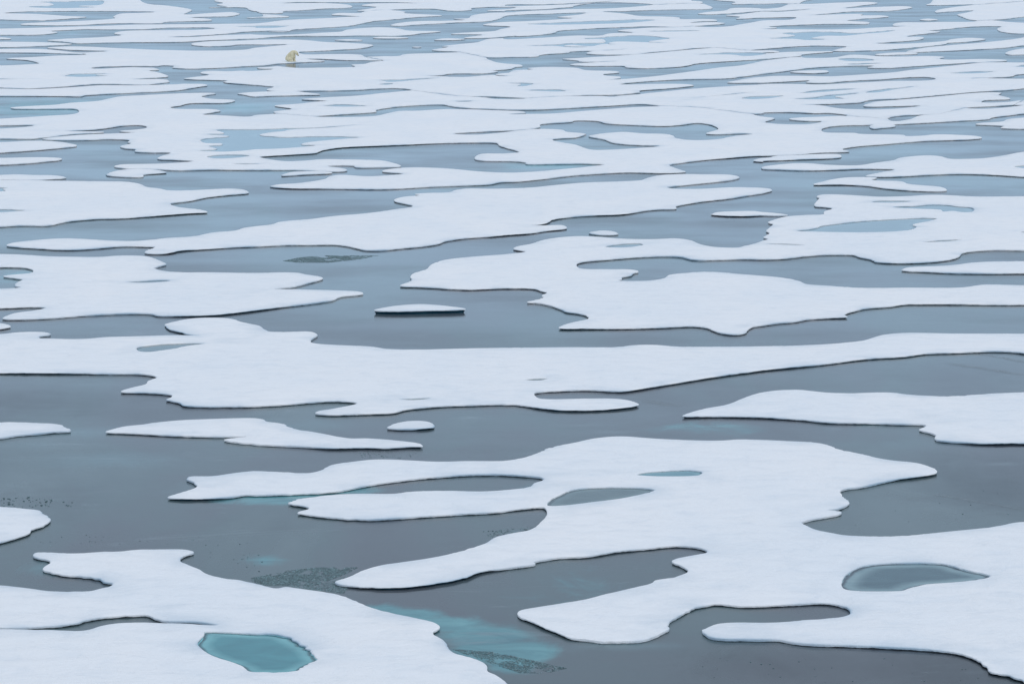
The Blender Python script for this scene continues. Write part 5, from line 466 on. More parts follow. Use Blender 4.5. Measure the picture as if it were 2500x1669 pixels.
[7086,58320,-522,-422,-472,-567,-188,-182,-65,0,-73,143,-59,-170,-31,170,-59,-170,-21,153,-17,8,-47,-156,-31,-54,-96,-643,-166,-856,-97,-406,-82,-244,-152,-280,-53,-60,-70,-4,-31,43,-10,185,-18,71,-139,176,-251,6,-76,-75,-58,-137,-42,-165,-32,-191,-74,-541,-66,-301,-105,-260,-207,-327,-55,-121,-87,-237,-123,-420,-22,-130,-6,-103,31,-147,114,-105,116,58,263,295,242,339,378,717,131,212,180,157,100,13,167,112,624,851,-106,-292,-235,-507,-364,-664,-97,-109,-52,-3,-149,240,-89,-19,-135,-310,-233,-731,-82,-215,-118,-222,-175,-244,-41,-82,-16,-66,-3,-73,10,-54,130,-238,52,-141,12,-86,-3,-105,-20,-152,-90,-452,-21,-138,-1,-94,24,-44,85,68,245,336,147,146,390,231,159,0,39,-53,13,-42,3,-83,-13,-123,-25,-148,-45,-218,-72,-280,-73,-212,-82,-119,-83,-51,-140,-6,-98,-48,-107,-142,-76,-220,-116,-421,-333,-995,-132,-466,-102,-222,-124,-174,-95,-87,-79,0,-149,160,-80,169,-37,40,-65,-198,-51,42,-60,-167,-45,50,-60,-168,-142,29,-51,-36,-119,-5,-113,-82,-102,-121,-311,-500,-62,-113,-73,-187,-18,-80,-6,-104,32,-143,179,-378,13,-65,3,-40,-4,-35,-24,-54,-47,-43,-190,-80,-115,-116,-49,-136,-26,-121,-57,-349,-52,-153,-88,-50,-195,100,-114,-41,-120,-141,-320,-504,-378,-457,-125,-104,-65,1,-29,58,-18,89,-14,203,-11,52,-86,-59,-91,-127,-46,-139,-21,-105,-88,-715,-41,-189,-59,-154,-155,-279,-168,-420,-79,-248,-7,-49,5,-41,24,-27,51,6,21,-35,-1,-49,-28,-130,-104,-322,-68,-250,-13,-82,-4,-61,2,-40,10,-46,75,-117,250,-174,53,-61,11,-37,36,-185,63,-141,60,-311,49,-113,18,-63,49,-260,59,-142,38,-180,21,-31,39,22,81,-18,178,117,222,28,100,79,25,52,13,54,20,269,31,120,55,105,211,254,73,113,32,90,22,207,23,73,422,242,346,403,6,-6,-5,-24,-65,-120,-129,-193,-66,-61,-126,-65,-65,-64,-45,-89,-43,-145,-38,-217,-13,-112,-2,-94,14,-99,32,-67,54,-61,165,-83,212,2,97,53,94,85,59,103,95,240,73,142,348,529,260,489,70,106,84,88,124,89,69,19,37,-116,72,-33,53,-221,73,-28,51,-217,73,-29,26,-103,17,-20,675,943,197,208,158,92,162,1,146,-62,92,-89,22,-89,-1,-66,-7,-51,-30,-124,-158,-486,-95,-316,-47,-130,0,-22,90,-58,161,0,132,58,170,109,198,166,138,140,105,125,195,272,584,906,77,183,18,73,42,226,36,85,60,73,137,74,132,128,197,323,126,260,45,129,19,86,1,88,-24,121,-57,115,-59,68,-102,4,-143,-166,-119,-221,-56,-155,-62,-215,-49,-144,-73,-150,-174,-260,-218,-251,-199,-185,-135,-93,-87,-32,-96,32,-77,63,-48,79,-8,36,4,49,14,44,29,45,298,329,272,356,78,130,120,279,61,191,37,172,24,175,8,183,-14,59,-20,16,-178,-28,-8,35,8,77,17,78,50,172,106,283,184,291,199,355,124,244,40,107,21,93,2,64,-105,248,-3,90,22,80,60,107,254,330,309,572,132,205,103,113,206,162,158,82,112,-4,35,-64,-2,-107,-27,-122,-130,-440,-63,-308,-49,-324,-27,-220,-15,-156,-10,-182,2,-207,9,-136,65,-349,51,-81,156,-5,50,-84,1,-55,-7,-83,-36,-203,-61,-245,-64,-206,-125,-321,-206,-466,-130,-249,-235,-412,-412,-636,-726,-944,-80,-109,-91,-155,-213,-466,-180,-453,-54,-157,-26,-95,-16,-97,2,-49,72,-17,381,218,235,165,332,278,309,305,192,225,95,133,169,323,66,97,102,100,125,91,411,210,380,121,94,2,55,29,358,0,120,-53,86,65,26,51,-3,42,-80,73,-174,91,-201,52,4,55,13,49,62,60,142,-1,119,-114,54,34,20,38,14,55,-2,39,-53,93,10,33,30,23,18,46,45,313,-17,225,-59,229,-40,59,-66,5,-42,36,-55,86,-22,-28,-4,-39,46,-76,-5,-70,-25,-60,-51,-42,-196,100,-43,34,-22,53,10,35,39,53,185,140,262,76,35,60,40,144,15,37,117,101,5,-20,-39,-99,13,-56,311,-250,245,-498,4,-75,-17,-48,-38,-62,-6,-27,3,-19,74,-76,114,-224,46,-302,45,-131,151,-144,-2,-97,-39,-236,15,-68,91,5,23,52,11,118,8,35,11,27,95,76,79,143,60,65,77,10,69,-66,52,-163,68,-79,23,-59,33,-193,1,-127,26,-103,-6,-39,-18,-34,-119,-143,-169,81,-77,8,-119,167,-161,4,-51,33,-137,185,-52,322,-17,49,-51,37,-202,-28,-46,35,-65,111,-70,33,-175,-126,-18,-40,-8,-59,3,-88,-20,-133,-8,-228,15,-211,33,-66,109,5,19,30,11,36,33,185,12,34,15,14,23,-45,41,-275,20,-38,70,-43,1,-17,-7,-21,-120,-16,-139,-81,-70,-8,-37,-38,-55,-116,-62,-65,-149,-7,-131,-80,-92,-7,-85,-75,-64,-30,-45,29,-11,32,1,54,24,60,-2,16,-89,4,-36,27,-75,-8,-23,-41,61,-141,44,-220,-11,-47,-31,-58,-116,-152,-121,-60,-236,-2,-86,-53,-117,1,-7,17,11,37,59,77,196,92,71,63,24,42,11,39,-15,40,-587,175,-108,0,-144,-62,-64,-60,-71,-109,-77,-169,-131,-345,-82,-250,-59,-214,-35,-187,-15,-145,1,-83,7,-43,22,-34,31,-2,99,49,93,3,193,52,460,179,278,81,110,2,45,25,178,-5,-70,-45,-363,-132,-275,-30,-79,-58,-44,-71,-7,-30,0,-25,23,-42,511,-242,112,-105,22,-70,-5,-31,-16,-40,-45,-48,-213,-83,-327,-174,-55,-34,-33,-48,-10,-28,-7,-35,-20,-275,-34,-213,-10,-101,-5,-444,21,-97,41,-55,138,-74,249,77,20,29,6,26,2,26,-18,115,15,151,-1,53,-45,187,2,30,14,87,11,25,58,20,104,91,78,-1,112,-95,63,5,67,65,81,-4,27,-65,-8,-39,-29,-62,3,-30,21,-13,48,23,80,-9,36,-56,62,-158,52,-157,0,-31,-11,-29,-15,-6,-50,44,-62,-9,-23,-35,-32,-93,-17,-37,-114,-89,-126,-168,-6,-22,-1,-30,25,-105,-15,-105,-9,-122,-6,-30,-14,-38,-44,-58,-20,-42,-5,-25,1,-19,17,-44,56,-100,160,18,167,-106,134,-2,45,-23,87,-102,76,-55,65,-94,54,-46,237,-2,93,42,59,-1,48,-25,65,-89,67,-148,54,-196,21,-244,7,-11,9,14,302,1082,19,77,4,32,-17,107,-23,278,6,59,27,143,3,228,-77,94,-81,4,-55,29,-22,43,4,50,10,26,16,13,136,-17,52,59,65,121,28,25,109,0,51,-27,34,-53,29,-86,16,10,40,133,1043,3770,6,53,-68,140,-171,211,-9,63,18,178,28,79,28,36,128,91,145,39,59,43,26,35,11,33,-14,56,-108,153,-141,73,-77,188,-44,169,-277,325,-2,56,59,91,66,162,62,62,336,69,12,-14,-4,-37,-53,-25,-23,-45,-2,-51,13,-42,69,-38,92,111,35,6,33,-65,-7,-45,-39,-82,-8,-30,-2,-41,15,-37,75,-81,70,-146,118,-32,21,22,18,49,34,115,819,2957,20,95,-5,161,10,87,27,52,55,27,20,44,24,79,937,3378,42,155,12,65,-473,-218,-377,-1,-110,41,-61,-41,-133,-4,-186,-86,-290,-206,-125,-2,-82,-41,-339,0,-42,39,-89,1,-53,-39,-133,-5,-314,-169,-11,-17,-6,-31,-3,-163,21,-97,85,-70,91,-148,74,-44,121,-5,91,-87,56,-183,-7,-79,-20,-48,-103,-82,-170,30,-32,-54,-60,-185,-43,-92,-218,-235,-102,61,-254,0,-71,-44,-53,-77,-15,-45,-25,-132,-28,-49,-198,40,-259,291,-14,-22,-16,-54,-13,-68,-17,-137,-20,-75,-45,-79,-48,-13,-137,207,-188,384,-520,1180,-269,370,-43,135,-65,444,-70,290,-21,-32,-54,-145,-31,90,-82,-179,-21,81,-17,-5,-54,-141,-36,-59,-46,-163,-39,-107,-51,-82,-65,-56,-507,-5,-274,-166,-138,0,-52,41,-159,-15,-113,-208,-42,-112,-49,-168,-43,-185,-49,-281,-25,-189,-12,-150,5,-85,30,-65,107,0,115,74,31,-2,5,-12,-5,-17,-708,-714,-248,-326,-137,-150,-123,-80,-234,-77,-607,0,-262,144,-50,-32,-181,5,-3,26,26,57,175,231,67,133,13,68,-2,59,-89,258,-7,52,3,65,26,90,57,98,122,155,460,442,349,247,109,44,551,-39,68,76,41,91,34,163,22,168,9,174,-7,114,-48,116,-113,109,-101,216,-23,107,0,46,8,52,33,116,49,110,291,507,405,565,96,173,45,117,21,108,5,149,-14,152,-45,174,-63,74,-139,-43,-173,13,-5,66,14,107,82,312,13,89,-10,70,-46,58,-327,-151,-355,-241,-283,-260,-4,27,52,139,417,735,308,606,137,213,184,169,153,53,214,3,100,56,195,222,96,168,229,533,134,352,113,361,44,184,21,137,9,188,-9,189,-25,128,-44,80,-101,11,-593,-507,-513,-576,-80,-21,0,66,19,103,97,304,287,790,439,1044,115,368,30,223,5,162,-15,190,-34,140,-52,103],
[1073,42521,0,37,6,34,29,62,250,230,35,77,34,138,29,76,110,141,263,175,193,0,54,-45,47,-82,135,-460,74,-191,13,-59,2,-68,-12,-93,-33,-111,-268,-569,-35,-127,-7,-63,2,-37,15,-74,45,-102,219,-309,-16,-4,-244,229,-346,250,-71,23,-74,-23,-37,-42,-32,-84,-48,-213,-13,-94,-6,-83,2,-75,11,-65,85,-236,1,-29,-123,187,-35,33,-22,-8,-41,-92,-91,-416,-33,-108,-21,-21,-55,11,-67,117,-70,163,-74,113,-47,-35,-56,-151,-13,-69,-3,-58,20,-73,109,-102,172,-101,21,-48,-24,-47,-117,-65,-91,5,-70,91,-114,283,-74,78,-370,-21,-4,10,4,12,49,54,345,282,60,77,188,320,82,95,84,39,207,-28,73,39,40,66,21,76,13,96,13,302,-6,344,-10,119,-14,93,-16,46,-54,6,-90,-61,-42,1,-45,94],
[6073,45269,-23,-84,-64,-181,-179,-417,-114,-181,-225,-274,-87,-129,-242,-480,-49,-77,-103,-89,-174,95,-61,-48,-71,-128,-125,-316,-72,-243,-20,-95,-5,-51,1,-40,16,-57,114,-78,44,-63,-3,-47,-20,-54,-92,-144,-93,-92,-63,-31,-44,62,-82,285,-41,83,-99,69,-140,3,-96,33,-30,64,9,48,34,57,191,230,93,141,84,195,54,190,14,74,4,50,-7,120,-127,482,1,65,7,43,40,90,61,72,348,285,132,73,147,40,122,-80,218,-403,89,-46,100,115,188,341,268,385,156,185,16,0],
[8151,37445,54,198,87,103,562,53,701,-130,192,-269,-326,-119,-79,-102,27,-171,-70,-80,-299,141,-183,-171,-168,219,-410,107],
[9513,39418,94,94,119,-321,-242,-193,303,-92,101,-108,-11,-181,169,-11,-7,-176,191,-13,-1,-63,-56,-137,100,-177,-23,-174,-74,-141,-375,-18,-81,300,65,214,-167,388,-457,423],
[11682,47569,748,486,503,-658,-56,-535,-447,185,-397,-156,-138,208,-379,-324,-139,281,118,301,274,14],
[10496,44597,451,75,469,-429,337,-676,-295,-210,-428,138],
[9840,45526,180,16,260,-494,-7,-251,-804,27,119,202,-253,103,48,220],
[8444,43969,49,182,217,216,293,-592,-190,-140,-74,-374,-126,-37,-112,106,75,270,-121,116],
[2997,45188,-34,-67,-122,-113,-295,-186,-277,-2,-102,39,-29,55,24,71,100,114,257,191,338,1,102,-43],
[-3600,16390,-25,-10,-13,-11,-13,-14,-12,-28,-6,-31,-7,-125,19,-219,31,-213,10,-66,49,-266,13,-57,6,-35,29,-131,7,-40,29,-128,12,-44,28,-120,9,-33,12,-53,66,-242,70,-224,61,-163,12,-26,56,-100,25,-26,20,-13,13,-6,29,-8,26,0,35,8,98,35,49,11,158,7,134,15,52,11,96,32,34,0,29,-9,21,-12,12,-12,2,-6,1,-11,-3,-15,-17,-34,-31,-47,-53,-48,-14,-19,-10,-20,-7,-22,-9,-38,-12,-81,0,-16,2,-11,3,-10,6,-8,10,-5,17,-4,64,3,47,11,45,14,59,25,53,35,120,63,68,25,88,22,41,3,43,-3,26,-8,11,-7,8,-8,8,-13,14,-28,9,-11,15,-8,21,-4,78,3,14,3,72,0,42,8,26,8,35,17,65,52,68,63,154,167,92,79,105,103,28,38,14,28,9,37,11,57,12,36,9,12,14,11,58,35,19,22,8,16,1,10,-1,17,-6,20,-16,28,-22,16,-41,17,-42,12,-80,16,-198,36,-65,4,-8,6,-1,7,4,6,75,58,13,13,15,23,18,39,25,63,43,95,32,86,7,25,1,20,-5,23,-14,33,-10,18,-14,17,-55,50,-16,21,-15,29,-19,24,-29,16,-49,9,-31,0,-108,-26,-99,0,-149,26,-152,-4,-69,19,-31,17,-18,16,-39,51,-18,33,-16,36,-5,24,0,24,4,22,43,102,1,16,-6,27,-15,41,-33,78,-27,71,-22,49,-34,60,-16,21,-22,18,-33,18,-20,6,-27,5,-42,0,-50,-16,-58,-46,-22,-9,-62,0,-164,19,-61,15,-39,14,-113,56,-63,24,-85,11,-259,67,-143,26,-182,62,-28,6],
[-2626,15471,3,-41,-2,-29,-4,-18,-7,-15,-19,-19,-36,-23,-50,-42,-12,-14,-2,-11,3,-11,8,-12,91,-79,18,-19,11,-22,2,-13,1,-12,-10,-72,-2,-31,3,-86,7,-35,6,-18,7,-10,22,-25,4,-9,1,-7,-2,-8,-10,-12,-24,-14,-36,-12,-21,-5,-36,0,-58,13,-131,39,-39,8,-28,1,-29,-5,-85,-27,-34,0,-28,13,-21,24,-22,41,-31,80,-22,69,-36,139,-28,130,-18,108,-13,109,-4,82,6,49,12,26,21,14,41,0,127,-35,43,0,189,26,43,1,18,4,91,-1,25,-10,26,-19,14,-16,24,-36,9,-15,11,-29,10,-38],
[-1827,15068,-1,-9,-7,-12,-28,-29,-33,-17,-37,-13,-24,-5,-28,1,-47,13,-17,9,-5,8,0,7,8,6,88,33,69,35,34,-1,23,-14,4,-6],
[6026,36126,-98,-75,-118,-142,-337,-521,-653,-934,-103,-171,-113,-219,-167,-212,-426,-432,-217,-198,-69,-43,-55,-21,-57,1,-282,117,-195,0,-97,-46,-48,-46,-89,-120,-83,-71,-42,-61,-104,-226,-248,-601,-7,-45,6,-23,62,-44,220,-1,90,21,136,76,271,223,107,104,60,32,12,-18,-1,-41,-13,-58,-60,-217,-6,-45,6,-41,58,-54,82,0,58,20,101,69,172,238,65,76,102,79,235,124,54,50,289,345,105,78,93,44,56,-4,55,-78,26,-95,12,-136,-3,-35,-10,-57,-21,-76,-17,-47,-60,-120,-49,-59,-109,-62,-269,-20,-113,-41,-112,-78,-279,-246,-122,-93,-151,-110,-131,-74,-63,-1,-67,51,-180,56,-233,0,-92,-41,-47,-70,-45,-44,-288,-229,-226,-212,-155,-158,-158,-184,-333,-480,-125,-156,-34,-90,-47,-83,-201,-226,-26,-47,-34,-84,-26,-44,-27,4,-58,115,-61,34,-124,0,-27,-15,-81,-1,-32,-15,-155,-19,-33,-65,-30,23,-27,-72,-30,16,-29,-70,-26,20,-59,-85,-152,-153,-126,-66,-92,-1,-38,22,-36,54,-31,100,-34,87,-30,41,-116,83,-163,82,-59,142,-66,65,-91,225,-59,59,-24,40,-76,199,-71,74,-51,122,-15,19,-47,-98,-168,-233,-220,-380,-115,-172,-50,-54,-174,-121,-192,-172,-65,-70,-47,-75,-4,-26,2,-21,20,-34,229,-130,23,-21,7,-22,1,-16,-23,-49,-115,-126,-88,-189,-39,-68,-50,-55,-132,-111,-32,-59,-3,-47,6,-32,12,-35,146,-239,31,-72,8,-28,4,-30,-10,-70,-16,-53,-112,-228,-10,-47,2,-43,14,-61,20,-55,44,-77,25,-16,34,-1,69,-117,14,-10,24,7,17,-10,66,-108,52,-13,38,-57,16,-12,69,80,346,317,124,138,18,38,5,38,-2,39,-11,75,-4,44,1,41,6,38,19,79,26,73,97,219,62,107,107,127,76,58,112,61,37,16,66,0,34,-17,24,-46,37,-130,73,-170,50,-74,55,-51,107,-69,297,-156,48,-16,160,0,98,29,104,58,425,329,376,324,64,33,82,0,32,-19,56,-70,65,-117,22,-1,44,-50,48,22,19,-2,72,-96,77,9,62,-87,83,-80,39,-75,72,-198,98,-132,33,-77,56,-158,24,-41,74,-94,25,-69,101,92,7,27,-15,62,13,27,32,21,96,28,106,1,43,-15,198,-133,35,1,80,49,29,-20,50,-64,35,-58,41,-89,19,-59,4,-34,-6,-32,-18,-36,1,-15,59,-8,24,-32,47,-89,55,-8,25,-17,21,-28,25,-60,24,-31,78,-12,40,113,22,52,60,105,36,42,72,58,323,178,46,76,67,175,54,79,61,165,55,81,66,175,63,113,69,60,425,253,19,23,38,99,62,219,50,133,75,259,2,18,-58,-70,-119,-204,-64,-63,-130,-62,-62,-2,-35,29,-6,19,1,34,14,82,25,92,34,92,28,47,73,57,150,53,32,31,24,45,9,51,1,104,-33,311,-1,102,6,50,15,69,63,201,5,29,-1,32,-27,45,-100,0,-116,-52,-89,-69,-103,-113,-293,-361,-505,-556,-219,-200,-60,-86,-29,-55,-65,-162,-71,-226,-18,-75,-15,-84,0,-56,9,-24,40,-23,71,12,133,54,80,18,209,98,33,1,7,-19,-9,-40,-25,-48,-62,-101,-77,-108,-81,-97,-120,-109,-80,-46,-51,-14,-96,-2,-114,30,-90,44,-46,56,-26,55,-33,111,-47,194,-37,101,-30,34,-35,17,-84,3,-3,11,12,18,116,69,310,153,75,47,69,59,51,81,13,40,28,112,21,53,63,103,31,35,51,40,135,54,105,81,262,277,647,747,115,100,221,125,86,68,217,300,395,366,405,324,19,-4,46,-82,21,-84,-14,-175,-12,-233,-9,-60,-18,-53,-31,-42,-40,-4,-73,65,-96,38,-85,-38,-17,-24,-7,-27,5,-28,35,-36,106,-36,71,-2,33,-40,12,-46,9,-155,-3,-108,-10,-77,-16,-52,-18,-39,-48,-65,-100,-70,-131,-56,-65,-58,-17,-35,-11,-35,-8,-65,7,-68,29,-55,111,119,269,196,153,83,241,110,14,19,32,73,40,32,57,1,81,-47,65,-1,264,51,156,51,510,234,212,55,89,74,30,52,12,52,2,261,-9,70,2,40,13,41,35,54,27,53,9,27,6,39,-72,307,-10,103,2,120,25,193,14,71,23,71,50,123,18,54,3,44,-6,92,4,29,9,28,15,22,42,2,31,-25,29,-43,45,-152,61,-63,177,-44,245,-148,14,8,12,25,294,1057,14,61,-2,17,-95,24,-159,1,-65,39,-48,0,-156,-137,-111,-4,-165,64,-127,96,-72,0,-56,-36,-29,-3,-65,39,-53,2,-20,-14,-13,-29,-8,-98,-9,-35,-15,-21,-24,-5,-169,44,-83,91,-79,45,-199,43,-90,43,-44,59,-12,118,-13,42,-136,50,-34,25,-14,39,30,30,65,25,117,3,66,41,31,40,16,43,39,151,5,37,-2,31,-39,52,-66,47,-133,3,-44,41,-153,2,-25,25,-27,129,-43,96,-21,80,-15,123,-6,160,-13,130,3,32,10,9,113,-103,62,-24,86,1,98,48,58,52,43,79,10,46,-3,16,-90,6,-131,46,-228,114,-570,411,-66,4,-164,68],
[7264,34362,-66,-60,-31,-53,-12,-45,-2,-27,8,-117,-42,-93,-26,-38,-158,-73,-135,-154,-176,17,-15,-21,-40,-122,-18,-74,-11,-92,-5,-282,26,-105,10,-162,52,-146,23,-135,2,-57,-6,-76,-13,-61,-14,-34,-180,72,-503,283,-68,20,-84,-19,-87,21,-172,59,-120,77,-10,-11,-21,-54,-16,30,-28,-54,-21,13,-25,-52,-9,10,2,37,8,25,13,-2,25,61,16,-32,28,64,20,-23,25,54,27,-6,174,78,109,60,47,41,37,48,24,45,23,69,38,141,19,53,57,113,53,70,263,217,399,260,81,139,71,83,190,162,164,-11,102,-80,44,34,15,-36,-1,-19,-6,-17],
[3688,30250,-22,-60,-151,-268,-50,-75,-78,-86,-18,-37,-6,-43,6,-46,59,-202,-1,-38,-5,-25,-18,-33,-96,-61,-111,-33,-200,17,-79,32,-20,34,20,37,188,148,38,46,43,82,65,168,53,82,77,97,220,223,69,53],
[6202,35146,11,56,30,89,109,218,88,104,108,75,108,1,32,-54,5,-59,-4,-82,-27,-205,-55,-292,-32,-139,-37,-119,-31,-48,-34,0,-25,28,-137,308,-38,51,-60,31],
[2844,29817,-17,-66,-52,-118,-98,-187,-37,-42,-63,-44,-75,-81,-32,-2,-41,34,-44,67,-10,25,-3,32,3,28,8,36,47,101,86,133,43,39,255,101,28,-18,4,-15],
[3735,30942,-79,-127,-92,-123,-200,-235,-215,-189,-82,-47,-7,22,6,32,10,28,107,215,96,153,60,69,158,127,119,69,86,38,34,-4,2,-12],
[-1871,28287,-3,27,4,25,19,49,31,52,49,62,56,33,71,-17,114,-88,69,-78,19,-33,5,-23,-9,-28,-43,-36,-118,-45,-73,2,-167,72],
[4419,31323,-255,-437,-71,-144,-119,-266,-66,-121,-45,-50,-42,-23,-50,4,-12,19,-2,30,8,37,29,78,61,130,93,172,97,150,241,305,106,115,25,17,4,-5],
[5774,34186,-45,-120,-87,-161,-62,-74,-57,-46,-102,-43,-150,0,-77,45,-12,20,-3,25,19,44,76,84,100,87,155,104,181,88,58,-2,8,-17],
[2622,30499,-14,-31,-163,-254,-166,-237,-204,-253,-118,-136,-17,-8,48,77,490,667,133,173],
[-393,29016,-43,-89,-52,-49,-24,4,-39,35,-29,46,-8,24,12,22,38,18,76,16,50,-2],
[-3538,42201,-196,-148,-54,8,-158,-194,-149,-129,-239,-4,-44,-36,-146,-252,-62,-197,-15,-126,-1,-113,14,-172,28,-166,36,-126,42,-102,66,-109,88,-98,62,-36,130,32,126,121,53,113,28,218,48,69,79,34,262,-29,167,59,146,-1,26,-34,7,-51,-5,-49,-44,-142,-202,-475,-136,-274,-24,-110,-30,-252,-34,-137,-55,-100,-95,-89,-104,-56,-209,-58,-218,1,-238,84,-265,138,-204,142,-436,336,-409,358,-189,92,-144,0,-164,-121,-77,-121,-8,-62,8,-48,21,-60,41,-75,200,-265,147,-145,191,-114,274,-115,72,-58,20,-42,4,-42,-14,-62,-101,-164,-146,-138,-87,-3,-67,67,-369,627,-108,139,-102,87,-205,62,-68,-1,-36,-27,-221,-1,-31,-23,-258,108,-49,-5,-35,-65,-4,-72,7,-104,37,-257,17,-91,46,-204,31,-117,36,-96,35,-49,61,-30,181,102,82,2,56,-25,160,-2,39,-24,216,-30,249,-108,258,-177,147,-79,16,16,1,38,-12,48,-29,74,1,15,78,-166,20,-67,8,-59,-15,-74,-73,-81,-179,-86,-100,-79,-226,-317,-240,-212,-65,-107,0,-26,6,-30,32,-57,202,-172,69,-84,53,-88,95,-214,99,-275,36,-122,20,-94,10,-72,-2,-41,-40,-82,-105,-83,-134,-147,-117,-73,-117,24,-200,121,-15,23,19,60,-2,69,-21,61,-26,27,-22,-9,-11,-41,1,-46,19,-86,-3,-20,-65,20,-112,-1,-101,-47,-233,-155,-31,10,-33,64,-33,93,-54,208,-61,115,-12,-13,2,-86,-6,-40,-80,-138,1,-21,12,-32,54,-63,41,-27,62,-8,36,-24,27,-36,16,-33,15,-49,23,-185,8,-29,10,-15,100,-4,33,21,94,5,70,124,56,64,45,-28,42,-60,27,-69,26,-116,10,-82,-1,-68,-27,-105,-71,-77,-122,-75,-34,-66,-7,-49,-1,-102,22,-190,4,-127,-20,-91,-84,-123,-14,-77,-4,-67,5,-74,33,-273,23,-303,11,-102,17,-114,31,-175,31,-136,82,-275,56,-226,55,-155,17,-75,3,-31,-4,-22,-43,-42,-37,-21,-50,2,-83,55,-99,94,-13,33,-6,51,29,142,-1,76,-11,34,-14,20,-66,44,-50,-2,-24,-21,-103,-166,-7,-28,2,-32,7,-27,38,-101,7,-47,-18,-67,-11,-95,-26,-36,-83,50,-64,18,-137,2,-51,22,-67,60,-60,96,-36,69,-40,137,-41,117,-5,49,14,33,82,25,287,1,52,20,177,194,36,60,23,155,-1,58,-11,46,-58,182,-42,110,-8,35,-5,46,4,62,33,146,46,115,3,45,-15,38,-35,34,-108,44,-98,21,-135,0,-249,-208,-77,-91,-51,-4,-65,41,-16,30,-29,78,-21,29,-48,2,-72,-59,-43,1,-35,23,-22,26,-45,98,-72,60,-16,27,-17,50,-31,126,-30,87,-23,49,-49,65,-22,57,-7,48,0,36,18,131,68,50,138,24,152,66,91,80,150,72,50,122,74,66,16,87,-8,40,-20,37,-78,44,-27,41,-19,60,-15,147,-18,70,-68,122,-42,93,-66,84,-171,99,-42,5,-207,95,-129,133,-61,-2,-87,-89,-155,0,-36,33,-4,17,5,20,70,55,83,176,74,-20,155,1,188,103,23,46,0,21,-7,24,-22,41,-62,77,-14,34,-2,23,15,52,66,99,1,28,-12,32,-56,41,-53,2,-86,-46,-30,47,-26,118,-12,25,-138,2,-122,-78,-171,-163,-95,-50,-200,-1,-32,-23,-73,-2,-88,-53,-194,-183,-168,-58,3,-43,22,-84,714,-2571,14,-32,64,1,26,-17,34,-46,22,-60,16,-76,6,-56,-23,-274,11,-55,26,-93,18,-36,51,-39,124,-164,130,-84,37,-54,20,-47,5,-34,-7,-36,-65,-152,-102,-102,23,-101,311,-1114,9,-17,6,1,46,72,89,2,127,34,94,-2,52,-41,16,-35,23,-79,17,-41,29,-40,61,-55,16,-29,3,-133,-18,-87,-31,-38,-129,-90,-59,-108,-19,-4,-28,18,-44,58,-28,21,-34,0,-21,-29,6,-41,16,-62,446,-1604,10,-19,8,-5,76,13,62,35,30,31,40,72,20,53,32,137,28,55,137,56,112,103,197,2,31,15,84,0,157,-34,26,-20,15,-26,4,-34,-9,-91,9,-32,17,-24,21,-13,75,-3,68,-34,39,-52,90,-152,51,-57,58,-3,51,14,46,-35,14,-31,3,-46,-11,-32,-60,-98,-1,-41,14,-40,42,-47,33,-22,45,-17,77,-3,33,-32,16,-37,11,-54,-9,-111,3,-39,13,-40,21,-26,48,-29,109,-1,44,-26,15,-34,13,-62,16,-47,47,-89,35,-99,28,-44,78,-101,39,-68,31,-63,37,-108,12,-23,31,-28,85,-17,31,-30,14,-49,10,-59,3,-120,7,-25,15,-25,22,-17,43,0,29,21,20,36,23,139,20,36,45,-3,8,-13,20,-63,20,29,34,87,9,44,4,58,-1,70,-9,78,-12,63,-21,72,-12,19,-31,6,-20,15,-72,101,-8,25,-1,47,-48,68,-42,81,-34,96,-41,164,-31,72,-24,35,-72,73,-129,86,-20,30,-20,56,-14,62,-31,196,-114,803,-65,378,169,24,35,-15,193,-18,205,-47,698,0,202,-78,50,1,9,23,-8,95,5,48,33,65,43,52,284,261,383,275,95,101,58,111,31,86,127,466,34,98,27,43,5,30,-5,72,-19,100,-21,69,-20,36,-79,43,-109,1,-47,29,-33,-69,-40,-47,-123,-74,-138,-54,-186,-56,-334,18,-48,-20,-78,-77,-220,-305,-197,-175,-117,-71,-113,-18,-211,100,-67,20,-91,-19,-215,-101,-75,1,-40,36,-22,48,-18,60,-15,75,-7,65,1,44,9,35,32,32,47,20,89,1,144,-37,125,-56,44,-54,44,-37,115,-76,44,-19,93,1,104,71,114,121,195,254,131,229,64,81,82,39,163,-35,209,-88,127,1,42,39,32,58,60,132,49,154,36,61,0,31,-61,320,-23,76,-30,50,-72,45,-108,0,-138,-38,-42,4,-15,22,-1,24,10,26,87,129,156,151,65,84,24,45,7,55,-2,48,-7,51,-30,135,-125,426,-55,154,-132,301,-29,95,-4,44,6,24,19,20,57,8,27,25,6,28,-5,40,-19,79,-91,276,-15,20,-50,5,-206,105,-60,0,-115,-164,-66,-60,-93,-118,-51,-26,-44,41,-52,116,-14,43,-9,56,4,62,43,87,67,93,56,46,107,46,243,70,162,-1,55,-27,41,-41,5,19,15,176,30,46,68,-48,38,-49,28,-55,12,-49,5,-41,0,-192,4,-51,14,-57,27,-61,66,-74,106,-67,129,1,129,90,222,199,298,365,49,28,45,-35,49,128,79,255,37,76,246,264,218,200,54,81,10,25,5,41,-6,47,-11,35,-93,133,-165,202,-16,44,10,30,148,6,71,-29,74,-54,162,-180,134,-76,178,-2,50,-24,188,14,-8,42,-27,34,-16,42,-30,151,-19,67,-44,76,-54,236,-41,62,-36,161,-18,186,-25,169,-20,72,-31,64,-105,98,-95,30,-235,-1,-185,-126,-70,1,-44,58,-22,53,-51,185,-29,175,-10,123,2,88,28,93,32,58,271,236,266,307,123,171,67,145,62,231,28,144,28,207,9,132,-1,130,-13,86,-26,95,-63,134,-56,88,-261,306,-94,69,-109,41,-111,98,-80,123,-188,356,-94,125,-184,134,-106,33],
